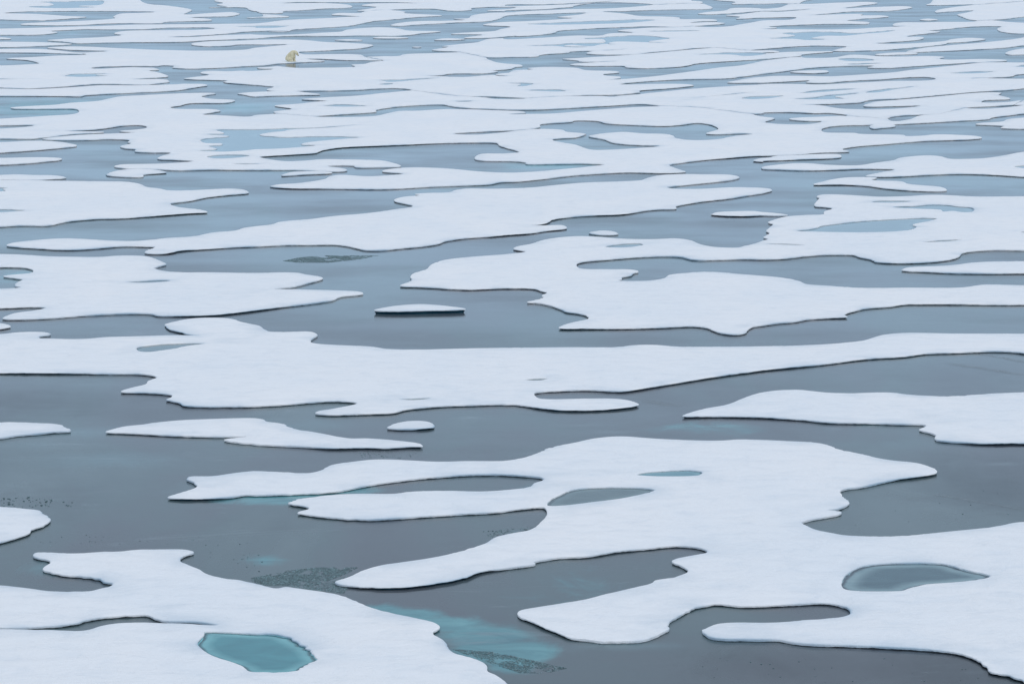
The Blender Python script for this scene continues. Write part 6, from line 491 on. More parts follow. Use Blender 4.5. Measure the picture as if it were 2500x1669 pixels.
[-6303,32873,-44,-380,21,-555,-121,52,-208,-126,-75,91,-37,262,-45,938,37,317,82,32],
[-4783,33660,-103,-125,-8,-38,10,-28,18,-23,131,-99,11,-24,1,-29,-22,-50,-92,-100,-129,-84,-76,1,-65,43,-61,62,-32,56,-20,71,-5,51,1,82,22,137,24,74,44,58,129,65,92,2,100,-47,23,-27,6,-14],
[-5571,32704,-305,-94,-176,-131,-38,2,-18,20,-24,52,-27,107,-14,95,-2,57,8,42,16,9,61,-2,174,-93,94,-21,193,-1,78,-23,3,-10],
[1247,21102,-93,-34,-37,-26,-38,-44,-26,-44,-56,-132,-51,-164,-23,-39,-19,-20,-58,-31,-106,-38,-149,-41,-86,-46,-68,-53,-111,-100,-62,-60,-100,-109,-33,-27,-50,-29,-113,-38,-88,-15,-52,1,-78,21,-43,-1,-20,-9,-32,-28,-27,-35,-20,-35,-14,-37,-21,-97,-17,-36,-38,-24,-79,-9,-62,-30,-43,-31,-9,-17,-1,-19,34,-61,4,-13,-1,-14,-14,-16,-64,-36,-15,-14,-16,-26,-15,-31,-23,-64,-14,-71,-5,-65,5,-39,13,-44,108,-208,14,-38,5,-28,0,-21,-4,-23,-15,-37,-31,-50,-50,-66,-98,-150,-87,-111,-44,-41,-114,-83,-57,-50,-32,-40,-63,-94,-46,-53,-121,-83,-33,-32,-15,-22,-11,-30,-17,-89,-17,-40,-28,-36,-59,-54,-47,-58,-22,-44,-26,-102,-20,-47,-20,-23,-64,-38,-32,-30,-24,-45,-33,-84,-21,-46,-29,-39,-32,-23,-87,-36,-42,-37,-50,-61,-32,-30,-39,-30,-31,-13,-54,1,-113,32,-40,16,-93,49,-96,38,-52,0,-43,-16,-47,-28,-51,-39,-107,-109,-16,-31,-10,-32,-5,-27,-4,-43,2,-15,3,-17,5,-11,14,-19,63,-49,221,-106,41,-10,49,-6,45,6,61,26,90,68,64,60,38,20,62,0,98,-27,17,-9,12,-11,6,-12,2,-14,-3,-24,-22,-63,-8,-42,-5,-77,1,-22,4,-23,8,-18,17,-17,36,-16,27,-5,25,6,29,23,20,33,22,58,16,29,27,29,29,20,123,63,77,52,46,25,108,33,121,54,49,16,75,11,77,0,66,10,51,0,35,-12,42,-32,25,-29,16,-25,86,-159,19,-24,20,-10,43,0,45,17,33,25,62,59,103,81,71,74,25,34,21,41,20,96,23,55,58,83,44,48,56,42,115,52,94,75,113,69,38,37,68,98,22,25,71,53,23,22,14,19,9,19,4,15,1,27,-2,25,-4,32,-9,46,-10,23,-7,10,-32,2,-59,-22,-41,-1,-16,-5,-39,1,-7,8,6,11,54,47,30,50,14,31,15,49,4,22,5,65,8,33,21,49,26,43,69,89,35,33,39,27,67,32,162,45,40,26,31,31,38,47,85,136,56,62,59,33,58,2,26,7,13,10,7,13,4,17,-2,84,2,30,6,23,11,31,21,45,42,71,102,143,61,68,134,129,49,58,124,187,92,111,21,35,62,127,10,30,6,41,0,43,-7,34,-10,27,-31,39,-40,24,-120,23,-46,0,-55,-16,-157,-84,-82,-24,-95,0,-26,9,-22,17,-29,43,-9,31,1,30,7,22,23,36,129,147,290,275,44,63,43,79,23,59,10,40,4,36,-1,24,-10,62,-30,69,-26,29,-36,18,-46,8,-100,1,-92,16],
[2423,11646,-23,-2,-46,-11,-76,-22,-132,-44,-120,-26,-81,-22,-62,-20,-60,-26,-32,-8,-39,0,-18,3,-37,7,-27,8,-44,20,-13,9,-28,29,-12,7,-17,5,-29,2,-36,-1,-69,-17,-53,0,-25,2,-27,6,-30,11,-53,35,-22,19,-17,8,-12,3,-32,0,-17,-3,-23,-7,-27,-13,-25,-17,-24,-19,-15,-16,-12,-15,-22,-33,-20,-35,-32,-60,-44,-90,-19,-34,-25,-33,-63,-57,-18,-18,-41,-53,-12,-18,-34,-59,-9,-22,-2,-11,2,-7,9,-4,20,0,31,5,136,0,11,-2,53,-3,46,-7,46,-13,112,-42,25,-13,42,-33,19,-9,17,-5,43,-7,73,-5,162,-21,35,-1,29,-5,9,-6,8,-10,4,-10,0,-10,-2,-9,-6,-12,-27,-43,-5,-12,0,-9,2,-8,7,-13,16,-19,9,-15,12,-35,2,-15,0,-13,-13,-45,-2,-26,1,-10,3,-9,9,-10,26,-14,56,-20,33,-15,28,-9,14,-2,32,0,13,2,88,2,19,-2,28,-8,21,-9,123,-63,54,-22,36,-10,32,-4,35,6,32,18,43,59,44,94,44,123,46,159,30,125,6,21,5,30,13,57,2,18,13,58,16,102,10,68,13,149,0,114,-16,69,-5,12,-19,23,-27,13,-26,6],
[-715,38626,-94,-115,-147,-134,-354,-165,-105,-107,-39,-108,-11,-85,-13,-206,-15,-64,-19,-41,-37,-30,-150,-3,-148,-120,-66,4,16,-62,36,-57,50,-221,45,-76,53,-233,44,-75,30,-138,4,-48,-22,-28,-114,-274,-31,-170,-34,-246,-29,-106,-31,-45,-70,-8,-35,-47,-3,-47,5,-57,51,-220,14,-89,2,-37,-4,-46,-18,-50,-69,-53,-140,-66,-220,-26,-140,-63,-80,0,-42,31,-44,59,-224,340,-26,-90,-37,-74,-136,-136,-9,-25,1,-76,9,-57,34,-73,114,-12,51,-40,15,-34,-1,-50,-30,-95,-112,-199,-61,-67,-66,-45,-28,22,-25,54,-18,3,-38,-22,-96,-101,-68,2,-131,99,-48,3,-57,-45,-22,-61,-9,-71,-2,-96,4,-100,12,-90,28,-84,89,-171,15,-50,5,-62,-13,-89,-65,-204,-125,-302,-16,-86,1,-26,9,-36,21,-35,76,-56,248,-118,106,-22,53,-35,24,-44,7,-49,-24,-154,0,-59,13,-55,23,-50,44,-72,104,-122,278,-275,36,-50,38,-73,78,-68,21,-52,6,-47,-1,-45,-40,-324,-2,-53,1,-47,10,-60,16,-50,34,-55,50,-58,5,-12,-1,-12,-127,-105,-114,-74,-97,-132,-31,-84,3,-34,10,-23,72,-99,90,-242,25,-45,23,-19,45,18,133,104,68,35,218,65,120,18,47,19,34,34,4,28,-5,36,-26,62,-221,349,-68,84,-1,11,12,13,134,57,269,35,185,53,79,55,134,159,130,106,81,38,31,-1,36,-23,43,-40,51,-71,48,-95,31,-109,51,-124,78,-87,79,-206,80,-91,75,-195,23,-41,62,-63,47,-119,25,-45,82,9,200,-50,203,-97,111,-63,83,-71,20,-3,127,65,35,81,26,-24,31,75,30,-18,25,65,26,-18,26,40,95,64,225,114,250,50,95,52,74,81,112,167,46,36,4,29,-7,149,5,102,16,73,27,55,61,66,147,116,186,236,162,240,31,73,14,58,-1,53,-17,59,-58,95,-62,44,-77,19,-128,1,-34,-17,-64,-2,-243,-89,-117,3,-23,33,2,37,9,30,78,154,83,124,241,294,208,192,118,61,216,76,202,43,75,43,68,66,95,136,185,331,178,359,311,520,267,527,81,124,129,164,185,188,140,113,123,69,130,47,142,0,30,-37,2,-37,-5,-31,-113,-261,-14,-56,4,-43,28,-40,67,-26,85,-1,84,26,88,67,140,163,840,842,138,118,213,129,193,145,74,96,26,60,14,47,4,47,-5,47,-65,123,-118,75,-92,24,-137,-47,-232,-118,-114,4,-22,29,-20,71,-9,89,2,73,10,54,14,45,78,187,14,51,7,50,-14,88,-40,64,-104,83,-53,3,-271,-150,-167,-1,-89,27,-115,86,-122,258,-104,113,-81,-2,-42,-49,-45,-92,-110,-314,-68,-161,-75,-107,-97,-79,-68,-30,-142,7,-28,34,-26,85,-6,95,12,117,-67,-46,-96,-100,-59,-86,-279,-553,-94,-151,-95,-323,-95,-292,-129,-354,-59,-135,-75,-129,-174,-239,-85,-150,-443,-930,-328,-645,-226,-373,-151,-208,-122,-127,-148,-94,-4,15,8,22,97,136,44,82,14,36,10,58,6,90,1,90,-6,80,-9,47,-21,34,-75,28,-22,31,-24,70,-21,102,-8,52,-3,55,6,74,17,52,145,171,27,53,12,49,4,51,-4,71,-11,64,-24,71,-48,51,-203,70,-84,68,-23,37,-20,74,-53,311,-41,100,-97,96,-153,68,-130,-2,-95,-69,-72,-80,-33,-73,-3,-29,1,-34,14,-56,50,-108,6,-33,-5,-32,-32,-44,-110,-51,-52,-44,-41,-76,-26,-135,-28,-309,-10,-54,-11,-23,-36,-16,-41,-66,-47,-113,-15,-72,2,-46,16,-49,124,-163,5,-17,0,-19,-13,-24,-38,-27,-49,20,-11,19,-26,99,-22,63,-19,33,-18,4,-72,-75,-168,-269,-43,-47,-47,-23,-94,37,-57,-17,-6,9,-12,60,-25,23,-170,66,-59,46,-1,24,13,23,110,69,55,62,28,76,20,113,21,65,52,58,82,27,63,0,35,-20,131,1,68,25,56,65,72,166,25,123,0,40,-8,31,-58,97,-6,39,5,40,18,33,142,150,49,86,22,78,34,266,16,88,21,50,47,53,14,67,2,102,-4,92,-8,73,-14,64,-47,85,-142,168,-56,127,-56,168,-46,232,-49,323,-30,254,-13,260,-13,92,-26,109,-45,94,-62,317,-58,124,-67,337,-50,112,-44,201],
[4208,36840,6,53,17,52,71,90,135,81,57,1,54,-55,37,-77,41,-135,22,-107,5,-57,-4,-54,-11,-47,-19,-42,-80,-99,-117,-74,-78,0,-53,70,-41,119,-36,173],
[-842,32919,-406,-677,-94,-117,-31,-15,-33,26,-19,57,-33,166,-15,56,-19,34,-32,22,41,42,286,142,350,280,8,-2],
[177,30680,0,14,4,14,17,25,127,100,41,20,97,0,26,-23,30,-49,47,-133,9,-41,2,-38,-8,-35,-33,-34,-54,-18,-57,1,-108,69,-125,100],
[-48,31925,-2,21,9,18,55,26,110,0,95,-79,17,-51,4,-56,-7,-60,-15,-89,-56,-214,-36,-73,-43,-14,-20,13,-5,17,-2,27,6,56,36,194,4,60,-4,39,-16,38,-29,40],
[4656,35970,-53,-86,-127,-160,-153,-143,-69,3,-61,73,-10,57,19,45,44,42,185,115,223,91,6,-16],
[-1329,31899,-3,-67,-18,-123,-20,-71,-13,-21,-16,-2,-33,27,-42,56,-9,38,9,45,69,98,46,38,22,-1],
[-3708,21086,-77,-45,-35,-9,-89,15,-76,0,-36,-22,-8,-15,-5,-27,2,-67,14,-106,22,-98,1,-9,-4,-4,-104,30,-135,25,-218,92,-62,17,-33,0,-43,-17,-30,-36,-18,-59,-3,-24,-1,-161,3,-46,32,-291,57,-359,12,-67,62,-327,23,-100,10,-55,44,-197,10,-54,111,-465,90,-339,88,-295,83,-235,12,-29,64,-128,36,-44,37,-27,41,-12,50,4,56,17,128,55,174,24,163,34,77,23,78,43,47,18,23,0,74,-16,28,0,17,7,15,10,20,33,14,35,30,106,25,50,37,47,51,48,32,25,54,29,49,13,60,7,61,26,114,79,260,202,28,15,53,15,18,12,7,10,2,11,-1,17,-6,21,-20,46,-37,64,-32,40,-69,50,-38,37,-17,24,-36,66,-19,42,-21,61,-8,41,-2,23,0,18,8,28,11,24,75,97,16,28,25,55,42,119,37,73,45,63,81,94,94,69,20,30,4,18,1,19,-5,50,-14,58,-22,61,-18,37,-38,42,-28,17,-27,9,-40,-8,-84,-37,-136,-77,-94,-23,-34,1,-37,17,-24,27,-50,95,-16,24,-68,60,-21,30,-23,52,-41,142,-22,48,-30,52,-56,73,-42,32,-23,8,-139,24,-159,8,-20,7,-50,1,-20,7,-47,0,-105,16,-64,16,-100,37,-43,8,-126,-30,-33,0,-83,17,1,6,31,21,57,25,72,0,155,-31,46,9,31,17,50,43,71,36,28,31,2,21,-4,20,-38,76,-52,70,-27,23,-41,18,-100,1,-124,55],
[-3194,18584,-2,-9,-11,-17,-86,-75,-31,-19,-69,-27,-32,2,-17,14,-8,15,-8,21,-21,82,-8,62,-1,35,6,20,13,7,13,-2,77,-35,61,-8,59,-20,53,-26,9,-9],
[-3570,20074,-3,-16,-21,-42,-2,-18,8,-28,30,-64,8,-24,2,-24,-8,-25,-54,-49,-32,-16,-17,-1,-19,9,-8,9,-14,27,-10,32,-22,85,-19,103,-10,93,1,28,6,19,10,8,22,-9,87,-60,56,-21,7,-8],
[6345,26084,-27,-25,-69,-161,-26,-41,-37,-34,-64,-38,-55,-14,-285,59,-19,-7,-18,-23,-5,-16,-5,-28,-5,-157,-16,-150,-1,-33,17,-44,74,-107,15,-39,5,-45,-8,-149,-9,-69,-9,-31,-14,-34,-39,-50,-78,-48,-85,-12,-194,46,-173,75,-129,2,-67,-30,-27,-33,-20,-41,-6,-26,0,-28,18,-81,19,-180,28,-105,19,-43,55,-57,49,-76,36,-126,46,-89,46,-166,32,-136,38,-93,5,-25,0,-21,-5,-30,-21,-71,-16,-73,-9,-22,-22,-28,-56,-35,-33,-28,-32,-39,-17,-38,-3,-22,3,-21,37,-89,19,-59,-1,-20,-5,-20,-25,-35,-55,-38,-88,-32,-83,-55,-45,1,-123,54,-47,11,-49,-17,-22,-21,-33,-48,-28,-16,-71,17,-91,0,-18,12,-1,14,8,11,83,31,44,40,35,60,7,23,2,44,4,14,11,23,15,19,26,21,42,20,69,13,55,27,38,45,22,40,19,26,61,54,16,21,5,16,6,28,4,110,-5,71,-14,51,-18,49,-32,35,-63,0,-27,-19,-34,-62,-27,-64,-23,-84,-9,-17,-132,-56,-136,-89,-183,-154,-146,-139,-75,-94,-117,-197,-104,-154,-72,-94,-59,-53,-74,-38,-69,-20,-66,-9,-31,11,-23,37,-12,58,-14,115,-18,50,-37,45,-24,14,-39,1,-28,-11,-60,-39,-45,-38,-52,-53,-36,-48,-16,-25,-20,-42,-37,-116,-27,-63,-42,-63,-126,-149,-37,-54,-55,-98,-43,-51,-44,-22,-81,0,-31,10,-99,45,-74,81,-34,27,-47,20,-73,-1,-37,-20,-64,-51,-80,-81,-76,-88,-21,-36,-12,-35,-9,-39,-4,-51,2,-29,6,-19,26,-30,86,-29,85,-39,89,-26,89,1,101,25,123,43,139,65,146,0,68,-18,29,-18,12,-16,4,-18,-8,-31,-32,-57,-104,-149,-110,-195,-20,-42,-16,-49,0,-26,14,-17,89,-11,86,9,83,33,182,109,115,48,133,34,70,0,42,-8,91,-35,102,-57,191,-158,172,-185,101,-93,81,-48,43,-8,61,17,52,54,61,124,60,168,8,15,5,4,1175,3,1,5,-32,28,-14,29,-26,104,-10,100,3,63,14,101,-1,21,-6,23,-23,49,-107,145,-49,86,-77,58,-26,40,-5,22,3,23,7,28,20,54,7,35,1,28,-3,30,-29,88,-22,45,-43,67,-45,51,-18,36,-13,51,-7,46,-44,174,-4,50,5,18,14,20,48,38,42,20,68,20,81,12,26,13,39,36,22,13,32,-7,71,37,59,-1,45,-41,47,-114,90,-61,44,-46,11,-29,7,-87,16,-43,80,-100,53,-40,12,5,13,16,7,14,19,62,10,24,19,33,19,19,26,16,62,11,124,38,29,12,13,17,17,55,156,566,2,17,-2,57,14,109,4,79,30,138,16,155,27,100,3,16,-3,33,-29,97,-1,25,8,35,35,91,8,33,2,24,-10,54,-42,69,-43,32,-92,25,-19,18,-18,42,-7,48,-2,68,-5,18,-21,28,-81,52,-19,26,-15,41,-8,49,-4,87,-12,85,-5,71,0,30,5,30,21,56,26,45,18,25,29,23,39,-1,155,-105,28,-40,27,-97,13,-25,59,-68,64,-36,127,-3,73,-74,32,-11,12,14,12,36,155,561,14,63,-3,15,-26,14,-76,2,-37,14,-106,110,-39,70,-1,21,11,75,1,30,-27,44,-23,10,-26,-10,-22,-18,-39,-51,-37,-20,-38,11,-41,37,-33,48,-5,34,5,24,10,21,48,59,4,29,-9,19,-37,17,-64,-23,-33,0,-104,81],
[3846,21718,3,23,4,14,19,24,101,69,66,35,21,-1,9,-14,3,-35,-6,-62,-19,-99,-19,-62,-22,-36,-23,-14,-56,0,-41,32,-13,21,-20,52],
[5668,20897,-28,-41,-1163,-2,-121,-287,-59,-72,-250,13,1,-170,56,-277,-6,-79,-74,-90,-201,-131,-74,-112,390,75,86,-38,57,-104,12,-203,-24,-304,-56,-389,-135,-704,140,-69,240,-43,126,-225,6,-96,50,-158,-63,-207,17,-194,-79,-118,-12,-133,25,-174,124,-81,302,1088,-50,35,-103,198,-151,98,-8,59,17,122,20,69,49,68,-10,51,-113,71,-214,21,-30,43,68,48,225,-11,144,42,251,-255,81,-21,685,2461],
[-2071,9348,-17,-2,-26,-7,-20,-11,-12,-13,-4,-8,-11,-41,-2,-34,-1,-34,6,-82,12,-83,7,-30,2,-12,8,-37,2,-12,3,-10,8,-34,5,-14,7,-30,27,-86,27,-66,28,-54,28,-34,21,-13,23,-7,23,-3,11,0,21,1,27,5,28,7,49,17,45,20,28,17,22,19,26,27,54,72,23,31,30,56,14,31,5,21,0,7,-3,25,0,8,2,8,7,17,11,21,14,35,7,23,2,13,0,13,-4,27,-7,27,-13,34,-25,47,-5,15,-8,12,-5,5,-21,15,-21,11,-35,15,-25,7,-47,10,-55,10,-67,8,-64,4,-79,11,-46,5],
[16623,62686,-647,-527,-74,-14,-98,-175,-75,-85,-158,0,-110,194,-204,2,-332,-216,-345,-318,-362,-269,-316,-140,-123,-7,-357,-203,-357,-343,-11,-56,10,-126,-12,-112,-32,-126,-33,-64,-272,-55,-36,-99,-34,-152,66,-157,-1,-38,-14,-19,-351,127,-106,183,-407,-128,-217,-137,-798,-794,-466,-268,-84,-123,-310,-625,-253,-213,-83,-140,-244,-511,-225,-241,-477,-1011,-160,-363,-204,-515,-122,-335,-141,-426,-63,-237,-55,-250,-97,-579,-35,-331,1,-53,16,-17,178,361,404,569,186,210,69,4,11,-36,-15,-100,-47,-189,-188,-608,-112,-335,-202,-538,-35,-144,-35,-208,-17,-142,-17,-226,-27,-603,-59,-914,5,-236,47,-210,17,-157,19,17,61,159,31,-92,75,172,37,-82,69,168,37,-21,293,348,95,183,264,622,201,317,476,572,488,486,16,-16,66,-336,-4,-105,-30,-80,-57,-72,-140,-97,-370,-150,-37,-52,-9,-50,62,-77,385,-98,92,-98,48,-124,10,-263,62,-388,42,-68,45,11,19,260,20,53,30,26,180,34,97,-162,175,-56,73,-123,134,-7,156,-88,91,54,116,156,204,177,133,-86,69,-131,43,-159,72,-98,236,13,56,68,15,60,6,103,45,65,139,-129,54,39,98,-4,59,-53,28,-94,-6,-42,-13,-41,-50,-83,-20,-64,-19,-158,10,-69,223,-9,158,-84,71,58,91,142,37,13,75,-207,23,-209,-13,-83,5,-13,69,-1,405,219,31,62,60,203,432,1560,34,143,2,42,-107,101,-227,1,-32,-17,-76,-118,-118,-51,-216,47,-88,56,-63,166,-138,122,-22,101,13,92,24,54,130,86,97,214,121,13,28,35,11,122,32,171,13,155,58,246,6,49,-62,207,17,44,110,111,8,60,-34,112,13,100,74,231,37,94,52,91,62,62,18,48,-3,42,-86,79,-90,9,-81,138,-72,-85,-99,-1,-14,66,9,43,25,50,32,29,95,-67,15,40,0,74,-43,75,-91,-46,-138,204,-46,-2,-115,-101,-224,51,-25,-36,73,-138,17,-218,-4,-187,14,-89,67,-159,132,-84,-4,-94,-49,-81,-115,-58,-137,1,-67,49,-442,-50,-135,99,-173,7,-98,189,-79,17,-135,149,-42,-36,-106,-200,-56,-52,-117,228,-166,82,-14,56,49,199,120,80,93,-237,64,-64,87,92,86,14,61,60,68,125,86,77,24,57,13,157,-16,292,21,70,60,114,43,165,8,67,-42,85,-135,-117,-134,84,-38,79,-41,216,-84,88,-44,112,-45,365,-35,66,-123,19,-51,120,-1,103,35,47,218,-1,125,-220,157,50,83,-69,34,-88,-17,-140,6,-74,106,-162,-9,-59,-42,-82,-17,-60,41,-154,139,50,365,0,131,-107,284,52,215,-109,104,6,58,79,1,64,-46,115,11,66,44,95,-4,59,-128,65,-93,-102,-61,4,-2,30,20,56,62,60,1,114,-27,62,-87,3,-102,-82,-75,176,-1,59,22,98,-2,24,-74,63,-248,9,-134,333,-250,6,-186,129,-7,181,13,83,17,44,110,37,196,184,10,53,7,247,-15,83,-111,146,0,57,32,116,1,39,-174,95,-22,62,1,219,-111,143,69,92,20,85,1,74,-38,95,-101,87,-19,74,25,35,424,4,194,93,283,-35,153,-181,140,51,109,-235,242,-136,128,-294,93,-21,278,-696,209,-206,-5,-160,12,-54,208,-15,100,-224,33,30,35,125,38,64,133,15,223,167,164,56,3,-31,-40,-205,-14,-186,-46,-83,-85,-21,-54,-80,-4,-68,45,-105,-80,-279,-43,-77,-592,-17,-72,160,-86,-102,-244,-9,-75,-106,-15,-75,-8,-135,15,-116,71,-27,13,-85,-30,-64,-120,-68,-15,-23,-8,-39,9,-147,-48,-401,29,-252,32,-107,68,-115,385,-62,395,-425,147,-283,46,-199,-3,-37,-36,-101,-6,-42,32,-85,62,112,61,39,25,59,245,871,51,214,-7,41,-155,68,-50,179,-6,63,10,62,26,52,108,101,15,48,24,183,45,65,61,-7,26,-56,0,-186,32,-137,14,24,67,228,837,3019,57,217,16,85,-176,48,-96,354,-167,0,-30,-63,-4,-122,-18,-57,-161,-126,-16,-29,-38,-125,-53,-47,-15,-34,-6,-42,83,-91,190,-6,38,-70,-9,-47,-108,-117,-178,-16,-143,-168,-83,1,-68,108,-126,67,-272,9,-67,193,41,92,163,132,270,7,205,102,18,83,-6,115,27,135,2,66,-130,202,-47,202,-4,152,24,93,29,37,198,5,131,69,86,156,84,95,35,82,19,102,-5,56,-205,297,-76,202,3,65,13,39,91,132,14,61,7,118,15,51,67,108,87,3,118,-258,207,-11,87,-311,65,-12,48,81,52,157,17,261,35,160,27,197,28,90,53,60,172,-14,22,-188,-23,-58,-63,-27,-14,-32,-4,-40,70,-69,-4,-201,-110,-59,-17,-31,-12,-73,23,-194,56,-35,13,-94,-94,-86,-282,-78,-24,-48,13,-71,81,-13,123,-137,20,-175,74,34,77,243,96,367,-29,132,12,93,80,56,44,97,240,854,38,148,13,84,-34,26,-82,-63,-74,64,-184,-84,-103,-183,-115,-4],
[10858,53833,-195,-80,106,285,162,8,169,-659,508,39,-241,-354,165,-566,-969,-263,367,312,-124,136,106,206,1,294,80,250],
[-1052,10965,-39,-4,-54,-9,-117,-25,-46,-16,-62,-33,-30,-22,-27,-31,-11,-7,-44,-21,-18,-18,-19,-28,-31,-59,-3,-10,0,-6,1,-5,4,-4,13,-5,47,-5,58,-12,42,-12,69,-23,55,-13,46,-9,74,-8,73,0,48,4,15,-3,3,-3,-5,-6,-70,-44,-7,-7,-1,-5,0,-4,5,-10,15,-16,12,-10,18,-11,41,-18,37,-20,33,-10,144,-33,83,-31,21,-7,13,-2,32,0,68,10,38,0,47,-8,18,0,20,5,63,21,17,0,15,-4,13,1,3,2,2,6,1,14,-2,16,-3,11,-6,13,-18,18,-20,15,-21,13,-60,31,-25,10,-42,15,-21,5,-20,0,-18,-4,-15,0,-8,2,-19,11,-24,19,-25,23,-40,43,-25,25,-20,17,-41,26,-15,14,-12,15,-8,13,-38,74,-14,25,-8,9,-13,11,-32,17,-11,9,-6,11,-7,31,-11,15,-14,11,-23,10],
[3559,57532,-38,-89,-114,-28,-140,-324,-106,70,-51,-32,-138,-321,-40,-10,-73,83,-43,-42,-99,-403,-173,-469,-259,-546,-296,-505,-203,-222,-237,-163,-253,-60,-50,-49,-193,-14,-186,-341,-444,-492,-334,-514,-27,-59,-3,-154,-23,-59,-273,-115,-168,-169,-154,-389,-80,-306,-58,-297,-23,-165,-13,-175,-9,-215,-6,-655,-12,-182,-19,-121,-45,-91,-65,-48,-114,-5,-23,-54,28,-104,182,-299,12,-84,-8,-61,-145,-173,-199,-132,-84,-47,-230,-6,-91,-45,-111,-139,-153,-351,-86,-320,-44,-232,-41,-323,-15,-196,2,-131,22,-112,42,-68,49,-49,66,7,87,126,150,327,152,245,518,622,344,312,147,211,86,247,48,235,88,710,72,883,36,307,60,240,87,198,156,195,404,253,606,621,91,25,49,-59,6,-55,-1,-76,-15,-146,-79,-446,-54,-218,-52,-160,-279,-669,-50,-152,-23,-122,-2,-56,4,-47,40,-79,222,-166,10,-46,-2,-43,-47,-163,-275,-511,-290,-439,-222,-259,-293,-229,-174,-220,-104,-206,-105,-400,-45,-318,1,-116,14,-105,86,-130,199,-137,106,-120,44,-124,5,-55,-2,-97,-12,-108,-49,-285,-82,-370,-33,-190,-63,-484,-34,-130,-72,-127,-261,-233,-204,-292,-104,-223,-2,-39,5,-35,20,-34,78,-37,201,-1,109,-38,68,-103,6,-42,-3,-74,-29,-143,-158,-473,-66,-243,-7,-58,5,-52,24,-43,30,-8,159,2,218,139,100,155,197,427,31,23,32,-72,28,-6,142,104,90,124,157,341,135,386,34,139,23,133,9,130,2,165,10,118,20,107,32,112,58,121,143,227,309,418,372,383,285,235,190,119,184,41,159,-82,164,-158,52,-16,58,190,49,-55,59,184,51,-46,56,164,56,19,202,215,167,277,159,337,29,102,13,90,1,90,-9,60,-69,206,-54,82,-131,-2,-296,-243,-25,9,-3,53,36,138,84,214,151,286,104,11,55,-41,68,25,23,112,20,258,4,169,-11,125,-68,128,-153,93,-269,-129,-82,17,-24,65,-8,75,2,84,21,294,6,143,-6,91,-25,106,-68,144,-156,190,-64,51,-167,3,-95,48,-82,119,-66,225,-116,719,-70,268,-116,322,-219,464,-25,114,14,79,48,59,393,164,450,493,148,114,471,164,150,99,269,60,143,132,49,124,26,131,22,235,15,257,8,534,-35,1378,-32,194,-61,123,-95,74],
[2458,49271,-30,-150,-134,-360,-257,-531,-203,-283,-218,-170,-406,-245,-479,-166,-217,1,-75,47,-141,167,-45,131,23,83,71,92,277,223,767,782,672,610,89,48,190,-6,107,-121,12,-55],
[-6002,24198,-224,-156,-108,-316,-14,-151,47,-163,-59,-182,17,-359,62,-105,125,-41,177,-183,223,-82,95,-137,121,-52,96,-137,194,-116,-13,-53,-348,-181,76,-147,1,-140,31,-89,147,-58,187,10,95,98,28,140,167,173,209,-27,111,-168,140,78,-101,720,-35,145,-142,231,-292,231,-35,104,-100,516,-133,-7,-172,178,-239,-6,-153,146,-88,212],
[3676,16583,-60,-114,-57,-69,-166,-78,80,-85,138,-38,52,-79,82,-44,24,-44,31,-194,35,-78,148,-92,64,-121,124,-128,14,-47,-14,-172,17,-189,-31,-80,-65,-55,-216,-25,-174,-203,-15,-34,-2,-41,44,-196,-13,-266,-24,-39,-111,-54,-19,-33,-2,-32,46,-52,161,40,26,19,27,75,41,20,63,-15,38,-52,551,1986,-28,-66,-33,-36,-124,-17,-57,161,-142,135,-298,105,-54,202],
[-5193,19491,-117,-36,-128,-147,1090,-3917,58,13,27,38,-38,137,1,202,-20,172,16,99,61,146,-77,216,-8,226,27,163,-130,382,-133,43,-15,185,30,123,-9,66,-128,127,-152,192,-66,292,-77,160,6,107,49,119,-76,160,-7,92,24,134,-26,89,-48,329,-48,74],
